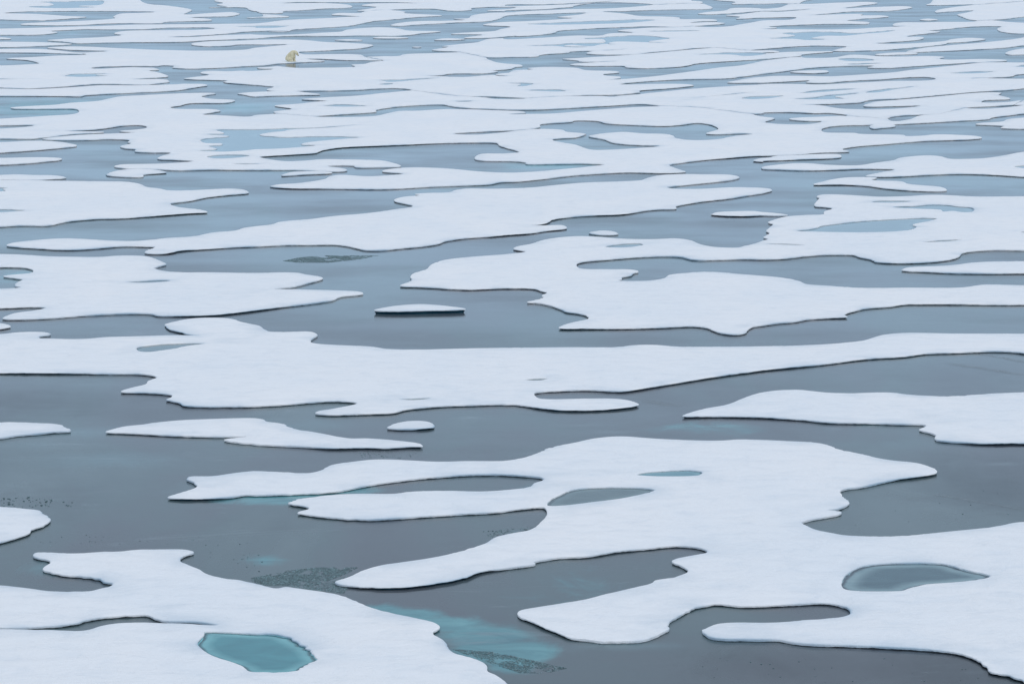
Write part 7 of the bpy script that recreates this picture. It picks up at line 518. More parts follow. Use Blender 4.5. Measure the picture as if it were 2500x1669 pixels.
[-11978,43552,-45,-148,-74,-17,-2,-38,37,-149,206,-744,32,-105,17,-35,56,-10,83,34,108,91,133,-93,224,25,132,-147,10,-30,3,-29,-12,-88,3,-47,9,-33,88,-113,23,-47,19,-62,52,-311,-36,-87,-297,-127,-89,0,-50,28,-65,-29,-102,57,-8,-20,8,-48,41,-151,878,-3168,36,-121,21,-37,37,-3,127,116,117,-86,18,-26,33,-89,31,-38,92,19,80,-40,17,-25,7,-35,-31,-91,2,-35,8,-23,54,-81,64,-157,75,-48,41,-47,12,-32,41,-160,1,-42,-56,-29,-227,-1,-148,-48,-123,20,-2,-31,37,-140,23,-69,18,-20,89,0,88,49,172,162,121,75,200,3,32,23,73,2,90,53,247,213,74,26,186,2,16,37,-11,40,-17,19,-54,21,-82,-18,-23,19,-58,123,-84,105,-81,156,-7,22,-3,25,10,67,-6,40,-65,90,-61,145,-70,46,-61,-16,-25,30,-40,82,-30,29,-58,32,-76,-1,-107,-100,-97,-3,-368,118,-19,24,-19,45,-67,273,-53,149,-22,121,-10,35,-32,49,-60,39,-10,21,-5,24,8,31,87,32,139,3,163,107,146,1,81,-76,107,-71,20,-29,56,-118,95,-58,223,-2,39,26,122,3,122,159,103,-101,31,2,30,95,-2,47,-12,57,-18,42,-19,20,-73,7,-32,35,7,35,45,58,-1,52,-14,39,-162,123,-46,69,-65,174,-14,55,-2,222,35,60,63,32,141,7,134,136,130,70,114,148,51,179,67,105,-8,48,-24,40,-49,34,-71,5,-39,55,-15,48,0,37,64,66,51,1,119,-218,113,-132,27,-56,42,-121,428,-324,7,4,-2,27,-39,166,-23,148,-3,92,12,68,52,69,39,6,66,-34,80,-77,25,-46,19,-61,14,-80,4,-63,-7,-100,-22,-138,-68,-54,-23,-52,5,-113,-16,-70,1,-36,16,-81,13,-40,29,-31,21,38,-1,220,14,72,180,-101,214,-58,109,-2,47,-28,150,31,125,58,231,175,279,293,160,219,32,87,5,86,-13,49,-17,38,-66,98,-280,249,-282,157,-114,33,-142,2,-49,30,-202,1,-61,30,-470,-1,-567,-304,-167,-62,-59,5,-20,49,-24,119,-5,114,6,100,38,130,119,139,39,77,2,45,-10,153,4,75,87,295,20,119,-1,55,-10,61,-50,96,-67,-85,-111,-34,-214,-2,-49,-51,5,-64,46,-124,12,-81,-8,-180,-32,-133,1,-63,16,-54,69,-129,52,-168,9,-53,-68,-123,-25,-113,-24,-47,-118,-67,-284,-1,-203,90,-95,6,-59,70,-23,58,-59,187,-76,117,-14,39,-32,125,-57,169,-23,49,-65,54,-145,54,-29,45,-57,148,-71,104,-21,55,-9,45,-9,171,-26,67,-189,215,-124,59,-106,182,-83,68,-145,73,-179,-35,-80,-65,-193,0,-327,165],
[-10360,41337,446,-449,112,-235,-147,-307,-457,154,-118,318,31,166,-44,202],
[2824,39845,-597,-907,-502,-804,-155,-221,-717,-787,-161,-141,-39,-63,-8,-49,28,-63,123,-132,27,-55,17,-77,12,-216,31,-53,68,-27,149,49,209,114,27,-12,-57,-73,-261,-225,-208,-215,-57,-134,-28,-119,-1,-35,5,-42,45,-89,130,-114,61,-26,81,0,136,43,151,-4,34,-32,21,-49,5,-48,4,-195,23,-80,65,-74,105,-48,104,0,62,26,102,69,153,158,78,114,75,147,35,102,80,305,36,96,83,150,92,118,604,612,250,273,124,204,178,221,129,186,46,122,32,201,14,51,83,178,152,233,136,169,101,97,14,30,7,53,-3,69,-29,2,-13,67,-116,-93,-211,-4,-316,-194,-89,-90,-94,-161,-31,-30,-20,3,-50,112,-11,86,5,40,51,44,94,5,85,52,17,52,2,79,-11,93,-19,82,-44,70,-82,30,-71,-26,-172,9,-50,141,-40,-11,-18,19,-51,217,-75,32,-53,219,-71,24,-38,138],
[3408,38228,-11,-61,-18,-62,-121,-287,-82,-136,-65,-60,-54,1,-25,29,-54,254,-81,95,-75,30,-185,1,-115,-51,-73,13,20,53,68,98,188,223,155,131,111,58,187,-26,146,-85,75,-99,13,-57],
[-7676,28415,-236,-179,708,-2554,214,-78,205,106,102,-76,69,-133,12,-83,-122,-181,0,-254,453,-381,222,-10,-89,110,-17,80,70,174,4,186,93,372,-69,87,-445,109,-63,186,-61,92,-55,256,-155,126,-23,78,119,142,-13,76,-79,91,-2,48,116,91,75,195,204,100,43,158,141,136,-1,124,-78,92,-37,153,-49,34,-720,-65,-488,584],
[-6899,26585,-234,-286,-141,19,-66,127,-14,149,47,83,188,-114,166,140,28,-26],
[-1952,10881,-29,-13,-13,-2,-52,0,-105,8,-43,0,-30,-2,-34,-8,-23,-12,-10,-10,-9,-14,-6,-25,-2,-24,0,-19,1,-31,3,-32,3,-22,17,-79,15,-49,17,-41,14,-26,13,-16,7,-6,19,-10,25,-3,30,5,35,10,41,17,32,15,107,62,16,12,28,32,18,13,53,21,56,32,25,12,21,5,19,1,12,5,2,6,-2,11,-37,59,-5,12,-7,26,-3,8,-9,11,-10,10,-30,16,-39,12,-104,23],
[3237,16005,-90,-19,-220,-73,-44,-10,-134,-10,-64,-14,-67,-23,-45,-25,-88,-81,-51,-36,-37,-20,-50,-19,-95,-20,-43,-19,-23,-20,-24,-38,-15,-33,-5,-17,-2,-13,1,-10,4,-10,12,-12,23,-9,79,-19,103,-46,47,-14,93,-13,60,-1,18,-4,87,0,91,13,44,-5,63,-23,150,-82,50,-23,40,-13,33,-4,45,9,31,24,24,38,25,58,30,88,23,86,25,119,13,89,8,88,1,65,-5,35,-5,19,-16,25,-45,22],
[-4047,24103,-55,-9,-43,-22,-108,-90,-45,-23,-66,2,-241,133,-38,0,-25,-22,-12,-52,-1,-68,5,-36,26,-133,5,-67,3,-84,12,-88,30,-156,29,-130,24,-100,35,-126,25,-75,20,-48,21,-37,18,-21,31,-20,17,-3,22,1,47,21,226,163,108,97,167,182,154,202,32,54,9,36,1,30,-6,42,-19,54,-55,106,-71,117,-40,58,-50,54,-52,38,-71,22],
[5198,26947,-57,-11,-88,-40,-166,-107,-167,-127,-69,-83,-31,-52,-24,-56,-52,-165,-33,-70,-51,-45,-77,-32,-54,-38,-45,-57,-34,-54,-16,-33,-9,-33,5,-30,15,-18,91,-44,79,-62,29,-40,3,-27,-5,-34,-48,-118,-8,-31,-1,-37,15,-26,37,-26,157,-37,214,-125,38,-13,58,5,10,22,13,51,10,57,15,131,15,74,13,44,34,76,28,45,107,120,18,30,13,43,42,211,43,263,18,141,12,138,1,77,-6,51,-17,52,-30,29],
[2520,20870,-29,-9,-52,-31,-50,-54,-41,-57,-60,-101,-81,-158,-29,-66,-14,-37,-6,-24,2,-18,9,-7,38,0,56,15,65,0,28,7,61,-16,57,-31,34,-26,45,-47,69,-139,36,-50,65,-64,101,-67,73,-29,77,-15,33,8,18,11,20,20,11,22,7,39,1,66,-5,66,-12,60,-19,35,-121,103,-48,53,-16,45,-4,38,-5,99,-12,42,-19,18,-20,10,-79,10,-23,9,-43,32,-10,18,-4,19,3,25,49,105,5,26,-4,17,-10,12,-39,17],
[-11955,49019,-231,-224,385,-151,-85,-456,-336,12,-64,151,-25,335,-1129,-481,640,-2343,104,-204,35,-282,139,-168,-54,-135,179,-656,211,-20,-75,368,-161,79,138,102,-71,192,71,291,232,170,-103,185,18,284,145,-27,29,-220,43,-80,457,18,-221,387,-279,121,-444,-410,-67,178,94,142,-215,-13,24,283,657,284,731,-30,47,150,-123,101,12,245,-293,255,37,271,568,134,195,488,277,-9,-398,431,-333,-121,-125,249],
[-4341,22527,-19,-16,-12,-23,-7,-35,-1,-27,5,-73,12,-95,30,-162,19,-79,18,-60,23,-64,20,-35,11,-14,42,-29,66,1,69,27,185,88,117,79,56,54,68,108,67,76,22,60,5,50,-1,38,-6,24,-8,15,-32,32,-36,23,-75,30,-117,0,-203,-54,-55,-1,-199,63],
[-478,14165,-38,-16,-42,-25,-27,-21,-34,-34,-34,-45,-29,-52,-4,-12,0,-8,7,-10,44,-13,58,-7,65,4,118,21,59,4,46,8,49,21,9,8,2,8,0,10,-3,8,-24,27,-50,44,-64,47,-58,29,-17,5],
[-4676,20345,-279,-160,-19,-74,15,-281,48,-58,200,-84,170,-127],
[2538,22845,-138,-48,-149,-89,-108,-42,-44,-28,-24,-32,-23,-75,-12,-26,-77,-72,-30,-51,-38,-94,-9,-37,-2,-27,5,-29,18,-21,37,-23,18,-1,4,7,-10,33,3,15,24,26,23,14,271,109,135,40,121,55,41,29,27,37,11,31,8,34,10,76,2,56,-2,48,-11,51,-14,24,-22,12],
[-2888,21515,-20,-11,-24,-25,-27,-49,-22,-64,-25,-104,-9,-58,-7,-92,0,-30,4,-23,8,-25,13,-22,41,-47,87,-52,59,-24,74,1,13,14,5,18,-3,34,-15,78,-3,26,1,19,8,27,25,27,108,75,9,14,3,21,-3,20,-7,25,-30,68,-36,62,-37,45,-33,27,-41,17,-45,9],
[-386,10905,-24,-9,-13,-9,-13,-14,-20,-29,-15,-32,-9,-27,-2,-18,1,-6,3,-7,4,-5,11,-10,16,-8,16,-3,41,0,30,5,31,9,15,9,11,10,2,6,2,10,0,30,-9,42,-5,15,-7,15,-12,15,-12,7,-17,4],
[1546,18542,-73,-12,-59,-19,-44,-19,-27,-20,-24,-31,-15,-38,-11,-41,-2,-24,2,-15,14,-23,77,-40,72,-13,42,0,60,12,58,36,18,-1,41,-17,82,0,22,8,7,12,-1,17,-12,23,-33,48,-33,37,-27,25,-47,29,-40,52,-13,8],
[-2489,13508,-33,-11,-23,-13,-13,-14,-7,-17,-3,-26,3,-40,4,-21,6,-22,11,-26,7,-10,7,-4,11,-4,11,-1,30,8,29,13,31,22,9,13,20,38,1,7,0,10,-5,18,-9,18,-23,36,-17,18,-10,7],
[-7922,37845,-375,-90,1,-167,70,-194,-74,-367,423,-274,190,61,43,244,-122,752],
[10609,49850,-162,-159,171,-672,-148,-241,323,-412,1786,598,-129,236,-397,-255,-1004,303,-171,602],
[8045,30765,-1071,-377,451,-221,242,81,189,-129,29,65,-18,289,82,164,115,83],
[-1545,21331,-72,-16,-22,-16,-12,-18,-19,-50,-24,-94,-14,-73,-4,-46,1,-20,8,-14,20,1,135,108,140,62,40,25,18,20,6,25,-1,14,-5,18,-14,21,-31,27,-59,28],
[8170,40722,-168,-109,-38,-163,287,-305,367,-57,275,270,-45,250],
[553,17414,-18,-8,-20,-17,-29,-36,-14,-28,-5,-16,0,-22,13,-33,18,-26,20,-20,46,-17,20,0,38,13,19,13,9,19,2,24,-2,21,-8,38,-13,40,-17,28,-20,19,-20,9],
[-4469,18700,-87,-42,-26,-65,91,-92,112,3,38,62,-3,85,-61,49],
[3642,34405,-137,-85,-110,-112,-62,-92,-12,-30,-7,-40,8,-49,42,-62,150,-128,86,-2,65,48,72,90,38,87,11,49,8,68,3,130,-10,69,-28,59],
[-8058,43181,-25,-55,-4,-82,8,-101,30,-204,52,-246,29,-113,34,-92,40,-61,139,-18,128,92,170,38,17,44,-7,109,-24,97,-33,82,-149,211,-288,264,-76,42],
[5342,38579,-187,-80,-130,-111,-148,-218,-30,-78,-15,-70,1,-80,21,-81,23,-34,37,-1,294,225,109,36,65,53,32,60,26,90,19,113,5,89,-21,62,-46,30],
[10219,48762,-88,-57,-41,-257,-51,-90,-684,-366,1238,-616,43,156,-43,111,-617,301,266,366,-79,325,184,120],
[-4516,51826,2,-93,50,-461,19,-232,8,-180,-2,-96,-26,-123,-40,-87,-163,-185,-8,-71,15,-62,117,-100,40,189,38,61,182,-28,271,236,48,85,10,117,-17,115,-53,146,-204,437,-197,292,-65,57],
[-2055,9419,-32,-15,-28,-42,77,4,-2,49],
[-4782,22949,145,-147,112,-198,68,-319,84,-611,11,-47,18,-2,-114,794,-52,218,-122,242],
[6254,30096,-316,-261,164,-116,13,76,37,12,-20,-104,84,-74,114,134,-64,143],
[-1933,43115,-48,-42,-52,-89,-52,-179,1,-65,16,-68,82,-103,97,-70,116,0,183,137,34,50,12,46,-11,51,-31,59,-155,173,-92,69],
[3946,13928,-73,-50,-16,-27,0,-69,35,-41],
[-988,42588,-46,-53,-74,-213,-39,-200,-2,-47,3,-46,14,-37,91,-37,152,69,149,158,42,75,12,52,-5,38,-19,43,-78,101,-147,101],
[-5820,21667,-163,-126,260,-13,25,51,-17,70],
[3549,16085,-46,-39,0,-43,54,-35,51,32,7,39,-11,33],
[-2467,42297,-89,-101,-53,-122,0,-49,12,-38,86,-116,90,-70,65,0,112,103,41,68,10,52,-6,50,-19,47,-108,143,-52,39],
[-7762,38848,-79,-184,186,-432,110,78,8,177,-88,245],
[8657,31303,-58,-48,-106,-253,35,-76,154,88,74,284],
[7232,49894,-75,-139,-99,-275,-32,-156,5,-105,52,-97,71,-46,146,176,30,64,22,80,10,64,1,77,-31,203,-59,154],
[-1368,40106,-30,-57,-8,-55,11,-59,38,-74,33,-4,29,32,29,61,5,45,-11,58,-34,53]]      # per outline: x, y of the first point, then steps from point to point
def in_view(P):
    return (np.abs(P[:, 0]) < P[:, 1] * .215 + 3) & (P[:, 1] > 60) & (P[:, 1] < 680)

def resample(P):
    """even steps that follow the viewing distance, plus small natural raggedness"""
    Q = np.vstack([P, P[:1]])
    vis = in_view(P).any()
    seg = np.linalg.norm(np.diff(Q, axis=0), axis=1)
    out = []
    for i in range(len(P)):
        a, b = Q[i], Q[i + 1]
        dist = max(60.0, math.hypot(*(a + b) * .5))
        step = dist * (.0009 if vis else .006)
        n = max(1, min(60, int(seg[i] / step)))
        for k in range(n):
            out.append(a + (b - a) * k / n)
    S = np.array(out)
    if not vis:
        return S
    # round off the corners a little, then rag the rim
    S = .25 * np.roll(S, 1, 0) + .5 * S + .25 * np.roll(S, -1, 0)
    T = np.roll(S, -1, 0) - np.roll(S, 1, 0)
    L = np.linalg.norm(T, axis=1); L[L < 1e-6] = 1e-6
    Nn = np.stack([T[:, 1], -T[:, 0]], 1) / L[:, None]
    for i, p in enumerate(S):
        dist = math.hypot(*p)
        if dist > 330: continue
        g = noise.noise(Vector((p[0] * .45, p[1] * .45, 3.1)))
        rough = max(0.0, g) * 1.6 + .12
        a = .075 * rough * noise.noise(Vector((p[0] * 5.5, p[1] * 5.5, 0))) + .075 * rough * noise.noise(Vector((p[0] * 2.2, p[1] * 2.2, 9)))
        rid = 1.0 - abs(noise.noise(Vector((p[0] * 1.4, p[1] * 1.4, 21)))) * 2.6
        if rid > 0 and g > -.1: a -= .07 * rid * rough
        S[i] = p + Nn[i] * a
    return S

def normals(S):
    T = np.roll(S, -2, 0) - np.roll(S, 2, 0)
    L = np.linalg.norm(T, axis=1); L[L < 1e-6] = 1e-6
    return np.stack([T[:, 1], -T[:, 0]], 1) / L[:, None]

def cdt(rings, extra):
    pts = []; edges = []
    for Rg in rings:
        s = len(pts); n = len(Rg)
        pts += [Vector((float(p[0]), float(p[1]))) for p in Rg]
        edges += [(s + i, s + (i + 1) % n) for i in range(n)]
    nb = len(pts)
    pts += [Vector((float(p[0]), float(p[1]))) for p in extra]
    vo, eo, fo, ov, oe, of = delaunay_2d_cdt(pts, edges, [], 0, 1e-5)
    P = np.array([(v.x, v.y) for v in vo])
    tri = [f for f in fo if len(f) == 3]
    T = np.array(tri)
    C = P[T].mean(axis=1)
    A = np.vstack([np.asarray(r) for r in rings]); B = np.vstack([np.roll(np.asarray(r), -1, 0) for r in rings])
    odd = np.zeros(len(C), dtype=bool)
    with np.errstate(divide='ignore', invalid='ignore'):
        sl = (B[:, 0] - A[:, 0]) / (B[:, 1] - A[:, 1])
    for s in range(0, len(C), 400):
        cx = C[s:s + 400, 0][:, None]; cy = C[s:s + 400, 1][:, None]
        crs = (A[None, :, 1] > cy) != (B[None, :, 1] > cy)
        hit = crs & (cx < np.where(crs, sl[None] * (cy - A[None, :, 1]) + A[None, :, 0], -1e9))
        odd[s:s + 400] = hit.sum(1) % 2 == 1
    T = T[odd]
    a, b, c = P[T[:, 0]], P[T[:, 1]], P[T[:, 2]]
    cw = (b[:, 0] - a[:, 0]) * (c[:, 1] - a[:, 1]) - (b[:, 1] - a[:, 1]) * (c[:, 0] - a[:, 0]) < 0
    T[cw] = T[cw][:, ::-1]
    return P, [tuple(int(i) for i in f) for f in T], ov, nb

def inset_points(S, Nn, dists, kd):
    ex = []
    for d_ in dists:
        st = max(1, int(d_ / max(.02, np.median(np.linalg.norm(np.roll(S, -1, 0) - S, axis=1))) * .8))
        C = S - Nn * d_
        for p in C[::st]:
            if kd.find((p[0], p[1], 0))[2] > d_ * .85:
                ex.append((p[0], p[1]))
    return ex

SPOTS = [(-14.1, 233.5, 3.7), (-9.9, 235.9, 3.7), (-18.2, 225.1, 2.3), (18.8, 225.1, 2.3), (23.2, 226.6, 2.6), (14.5, 182.1, 1.8), (-26.2, 211.3, 0.9), (23.1, 202.6, 1.5), (2.4, 110.9, 1.6), (5.0, 111.1, 1.1), (5.8, 112.8, 2.0), (9.0, 115.7, 2.0), (11.6, 118.8, 1.9), (-20.3, 120.2, 2.1), (-3.1, 81.6, 1.7), (-1.5, 82.6, 1.1), (-13.8, 137.6, 2.4), (-19.5, 163.8, 0.7), (0.0, 170.9, 1.5), (18.4, 103.9, 1.4), (-5.9, 103.1, 1.4), (-3.6, 103.4, 0.8), (-3.3, 106.9, 0.4), (-4.8, 136.9, 2.8), (14.6, 98.3, 1.3), (0.9, 76.6, 0.9), (2.6, 89.0, 1.3), (4.1, 90.6, 1.1), (1.5, 132.8, 2.9), (6.6, 181.6, 1.6), (2.6, 178.1, 1.5), (-20.9, 180.4, 2.4), (-16.7, 182.8, 1.1), (-15.7, 197.3, 2.3), (-10.8, 94.1, 1.0), (16.7, 134.8, 1.6)]
def rim_height(p):
    """where the snow lip ends above the water: low in most places, high where a bare ice wall shows"""
    h = .022 + .028 * noise.noise(Vector((p[0] * .16, p[1] * .12, 1.7))) + .010 * noise.noise(Vector((p[0] * 8.0, p[1] * 8.0, 11.0))) + .012 * noise.noise(Vector((p[0] * 2.6, p[1] * 2.6, 5.0)))
    for sx_, sy_, r_ in SPOTS:
        q = ((p[0] - sx_) / r_) ** 2 + ((p[1] - sy_) / (r_ * 2.5)) ** 2
        if q < 4: h += .042 * math.exp(-q * q)
    if p[1] > 200: h = h * .85
    return min(ZT - .030, max(.010, h))

def build_floe(k, label, rings, kinds, lift):
    if lift:
        rings = [r * (1 - lift / 20.0) for r in rings]
    S = [resample(r) for r in rings]
    NN = [normals(s) for s in S]
    vis = any(in_view(r).any() for r in rings)
    c = np.mean(rings[0], axis=0)
    if label and not in_view(c[None])[0]:
        q = rings[0][in_view(rings[0])]
        if len(q): c = q.mean(0)
    org = (float(c[0]), float(c[1]), 0.0)
    root = empty('ice_floe', org)
    tot = sum(len(s) for s in S)
    kd = kdtree.KDTree(tot)
    i = 0
    for s in S:
        for p in s:
            kd.insert((p[0], p[1], 0), i); i += 1
    kd.balance()
    V = []; F = []; rimA = []; EV = []; EF = []
    prof = [(-.09, 0.0, .35), (-.045, -.005, .6), (-.014, -.012, .8), (0.0, -.024, .9), (-.008, None, 1.0)]
    inner = []
    for s, n in zip(S, NN):
        m = len(s)
        lip = np.array([rim_height(p) for p in s]) + lift * .75
        base = len(V)
        for off_, dz, ra in prof:
            q = s + n * off_
            z = lip if dz is None else np.full(m, ZT + lift + dz)
            V += np.column_stack([q, z]).tolist()
            rimA += [ra] * m
        for r_ in range(len(prof) - 1):
            a = base + r_ * m; b = a + m
            for j in range(m):
                j2 = (j + 1) % m
                F.append((a + j, b + j, b + j2, a + j2))
        inner.append(s + n * prof[0][0])
        eb = len(EV)
        for off_, z in ((-.006, lip + .006), (-.03, lip - .002), (-.09, np.minimum(lip * .4, .03)), (-.11, np.full(m, -.08))):
            q = s + n * off_
            zz = z
            EV += np.column_stack([q, zz]).tolist()
        for r_ in range(3):
            a = eb + r_ * m; b = a + m
            for j in range(m):
                j2 = (j + 1) % m
                EF.append((a + j, b + j, b + j2, a + j2))
    # the snow field inside the rim, gently domed
    extra = []
    if vis:
        for s, n in zip(S, NN):
            d0 = float(np.median(np.hypot(s[:, 0], s[:, 1])))
            extra += inset_points(s, n, (.45, 1.1, 2.4) if d0 < 260 else (1.1, 3.0), kd)
    P, faces, ov, nb = cdt(inner, extra)
    base = len(V)
    flat_in = np.vstack(inner)
    ring_start = []
    st = 0
    vbase = 0
    for s in S:
        ring_start.append((st, len(s), vbase)); st += len(s); vbase += len(s) * len(prof)
    remap = []
    for vi, p in enumerate(P):
        src = ov[vi]
        t = -1
        for q in src:
            if q < nb:
                t = q; break
        if t >= 0:
            for s0, ln, vb in ring_start:
                if s0 <= t < s0 + ln:
                    remap.append(vb + (t - s0)); break
        else:
            dd = kd.find((p[0], p[1], 0))[2]
            w = min(1.0, max(0.0, (dd - .09) / 2.2)); w = w * w * (3 - 2 * w)
            hz = .025 * w + .065 * w * noise.noise(Vector((p[0] * .22, p[1] * .16, 2.2)))
            remap.append(len(V)); V.append([float(p[0]), float(p[1]), ZT + lift + hz])
            rimA.append(max(0.0, .35 - dd * .35))
    for f in faces:
        F.append(tuple(remap[i] for i in f))
    F = [f for f in F if len(set(f)) == len(f)]
    mesh_obj('snow_cover', V, F, SNOW, root, origin=org, attr={'rim': rimA})
    mesh_obj('ice_edge', EV, EF, RIM, root, origin=org)
    # melt ponds lying in the floe
    for r, kind, s, n in zip(rings, kinds, S, NN):
        if not kind: continue
        size = max(np.ptp(r[:, 0]), 1.0)
        q = s - n * .0                       # the pond reaches under the snow lip
        sk = kdtree.KDTree(len(s))
        for i_, p in enumerate(s): sk.insert((p[0], p[1], 0), i_)
        sk.balance()
        ex = []
        near = np.median(np.hypot(s[:, 0], s[:, 1])) < 260
        for d_ in ((.12, .3, .55, .9, 1.4) if near else (.5, 1.2)):
            C = s + n * d_
            for p in C[::2]:
                if sk.find((p[0], p[1], 0))[2] > d_ * .9: ex.append((p[0], p[1]))
        ring_ccw = (s - n * .06)[::-1]
        P, faces, ov, nb2 = cdt([ring_ccw], ex)
        zz = .045
        bank = [min(1.0, max(0.0, (sk.find((p[0], p[1], 0))[2]) / (.16 * size if size < 8 else 1.2))) if ov[i_] and ov[i_][0] >= nb2 else 0.0 for i_, p in enumerate(P)]
        po = mesh_obj('melt_pond', [(p[0], p[1], zz) for p in P], [tuple(f) for f in faces], PONDS[kind], root, origin=org, attr={'bank': bank})
        if kind == 2: po['label'] = 'bright teal melt pond'
        if kind == 3: po['label'] = 'slate blue melt pond with a pale inner shelf'
        if kind == 4: po['label'] = 'small pale blue melt pond'
    if label:
        tag(root, label, 'ice floe', 'snow covered floes of the pack ice')
    else:
        tag(root, 'snow covered floe lying beyond the borders of the photographed view', 'ice floe', 'floes outside the view')

cur = 0
for k, (label, lift, rl) in enumerate(META):
    rings = []; kinds = []
    for ln, kind in rl:
        rings.append(np.cumsum(np.array(OUTLINES[cur]).reshape(-1, 2), axis=0) / 100.0); kinds.append(kind); cur += 1
    build_floe(k, label, rings, kinds, lift)

# ------------------------------------------------------------------ brash ice: crumbs of slush afloat, nobody could count them
DARKSL = flat('dark_wet_slush', (.030, .075, .085), .3, .5)
PALESL = flat('pale_slush', (.17, .27, .29), .5, .4)
def crumbs(name, label, outline, count, size, pale, zc=.0):
    pts = np.array(outline)
    lo, hi = pts.min(0), pts.max(0)
    def inside(p):
        x, y = p; c_ = False; j = len(pts) - 1
        for i in range(len(pts)):
            xi, yi = pts[i]; xj, yj = pts[j]
            if (yi > y) != (yj > y) and x < (xj - xi) * (y - yi) / (yj - yi) + xi: c_ = not c_
            j = i
        return c_
    V = []; F = []; mi = []
    n = 0; tries = 0
    while n < count and tries < count * 40:
        tries += 1
        p = (RND.uniform(lo[0], hi[0]), RND.uniform(lo[1], hi[1]))
        if not inside(p): continue
        if noise.noise(Vector((p[0] * 1.3, p[1] * .9, 4))) + .6 * noise.noise(Vector((p[0] * 4.1, p[1] * 2.7, 8))) < RND.uniform(-.5, .35): continue
        n += 1
        s = size * RND.uniform(.4, 1.0) ** 1.5 * 1.4
        b = len(V); kk = 5
        a0 = RND.uniform(0, 6.28)
        hgt = s * RND.uniform(.15, .4)
        for i in range(kk):
            a = a0 + i * 6.283 / kk
            rr = s * RND.uniform(.6, 1.15)
            V.append((p[0] + rr * math.cos(a), p[1] + rr * math.sin(a), -.01))
        for i in range(kk):
            a = a0 + i * 6.283 / kk
            rr = s * RND.uniform(.3, .7)
            V.append((p[0] + rr * math.cos(a), p[1] + rr * math.sin(a), hgt))
        for i in range(kk):
            i2 = (i + 1) % kk
            F.append((b + i, b + i2, b + kk + i2, b + kk + i))
        F.append(tuple(b + kk + i for i in range(kk)))
        mi += [1 if RND.random() < pale else 0] * (kk + 1)
    o = mesh_obj(name, V, F, DARKSL, smooth=False)
    o.data.materials.append(PALESL)
    o.data.polygons.foreach_set('material_index', mi)
    tag(o, label, 'brash ice', kind='stuff')
    return o
crumbs('brash_ice', 'patch of dark slushy brash ice beside the big bottom left floe', [(-8.43, 82.77), (-7.52, 83.56), (-6.84, 84.25), (-5.87, 84.68), (-4.68, 84.68), (-4.95, 83.93), (-5.51, 82.88), (-5.95, 82.26), (-6.69, 82.36), (-7.42, 82.36)], 11000, 0.021, 0.42)
crumbs('brash_ice', "loose slush trailing along the bottom left floe's far shore", [(-6.81, 82.36), (-5.5, 82.77), (-4.73, 83.82), (-4.3, 84.47), (-4.85, 82.16), (-4.93, 81.35), (-5.79, 81.65)], 2500, 0.02, 0.6)
crumbs('brash_ice', "scatter of teal brash ice crumbs off the bottom left floe's right shore", [(-1.61, 75.04), (-0.55, 74.78), (0.22, 74.19), (1.46, 73.11), (0.86, 72.54), (0.22, 72.63), (-0.66, 73.69)], 4500, 0.021, 0.35)
crumbs('brash_ice', 'dark lens of broken slush in the open lead left of centre', [(-12.98, 159.78), (-12.06, 161.48), (-10.59, 162.24), (-7.65, 162.24), (-8.84, 160.34), (-10.38, 159.04), (-12.0, 159.04)], 6500, 0.034, 0.45)
crumbs('brash_ice', 'dark crumbs of ice above the rounded floe end at the left edge', [(-17.43, 94.9), (-16.49, 95.11), (-14.82, 94.23), (-14.7, 93.44), (-16.06, 93.38), (-17.18, 93.51)], 70, 0.05, 0.1)
crumbs('brash_ice', 'fine crumbs of ice drifting beside the arrow shaped floe', [(-5.89, 102.94), (-4.54, 103.34), (-3.02, 102.94), (-3.74, 101.92), (-5.54, 102.08)], 90, 0.03, 0.3)
crumbs('brash_ice', 'crumbs of ice in the small bay under the lens pools', [(-1.06, 89.6), (1.07, 90.7), (0.93, 90.09), (-0.65, 88.88)], 160, 0.03, 0.3)
crumbs('brash_ice', 'specks of dark ice sprinkled on the wide near lead', [(-15.78, 90.09), (-13.83, 89.48), (-9.56, 88.88), (-7.88, 87.71), (-7.57, 84.09), (-8.86, 84.63), (-9.89, 87.13), (-11.63, 87.71), (-14.81, 87.42)], 60, 0.03, 0.1)
crumbs('brash_ice', 'specks of dark ice sprinkled on the dark water at the bottom right', [(4.96, 74.36), (11.57, 74.36), (12.77, 71.71), (4.79, 71.71)], 36, 0.03, 0.05)
crumbs('brash_ice', 'specks of dark ice sprinkled on the water at the right', [(10.15, 91.96), (17.72, 97.33), (16.77, 91.96), (11.2, 89.48)], 20, 0.03, 0.05)

def grease_streak(label, a, b, w):
    a = np.array(a); b = np.array(b)
    n = 60
    V = []; F = []; al = []
    dd = (b - a) / np.linalg.norm(b - a); nn = np.array([-dd[1], dd[0]])
    for i in range(n + 1):
        tt = i / n
        c_ = a + (b - a) * tt + nn * .25 * w * noise.noise(Vector((tt * 6, a[0], 3)))
        ww = w * (.5 + .5 * abs(noise.noise(Vector((tt * 9, a[1], 7)))))
        fade = min(1.0, 4 * tt, 4 * (1 - tt))
        for k, o_ in enumerate((-1, 0, 1)):
            q = c_ + nn * ww * o_
            V.append((q[0], q[1], .004)); al.append(fade if o_ == 0 else 0.0)
    for i in range(n):
        for k in (0, 1):
            F.append((i * 3 + k, i * 3 + 3 + k, i * 3 + 4 + k, i * 3 + 1 + k))
    o = mesh_obj('grease_ice', V, F, GREASE, attr={'film': al})
    tag(o, label, 'grease ice', kind='stuff')
NG = Nodes('grease_ice_film')
NG.set(**{'Base Color': (.30, .36, .40), 'Roughness': .5, 'Alpha': NG.math('MULTIPLY', NG.attr('film'), NG.ramp(NG.noise(NG.pos((1, 1, 1)), 1.8, 5), [(.3, (.10, .10, .10)), (.7, (.55, .55, .55))]))})
GREASE = NG.m
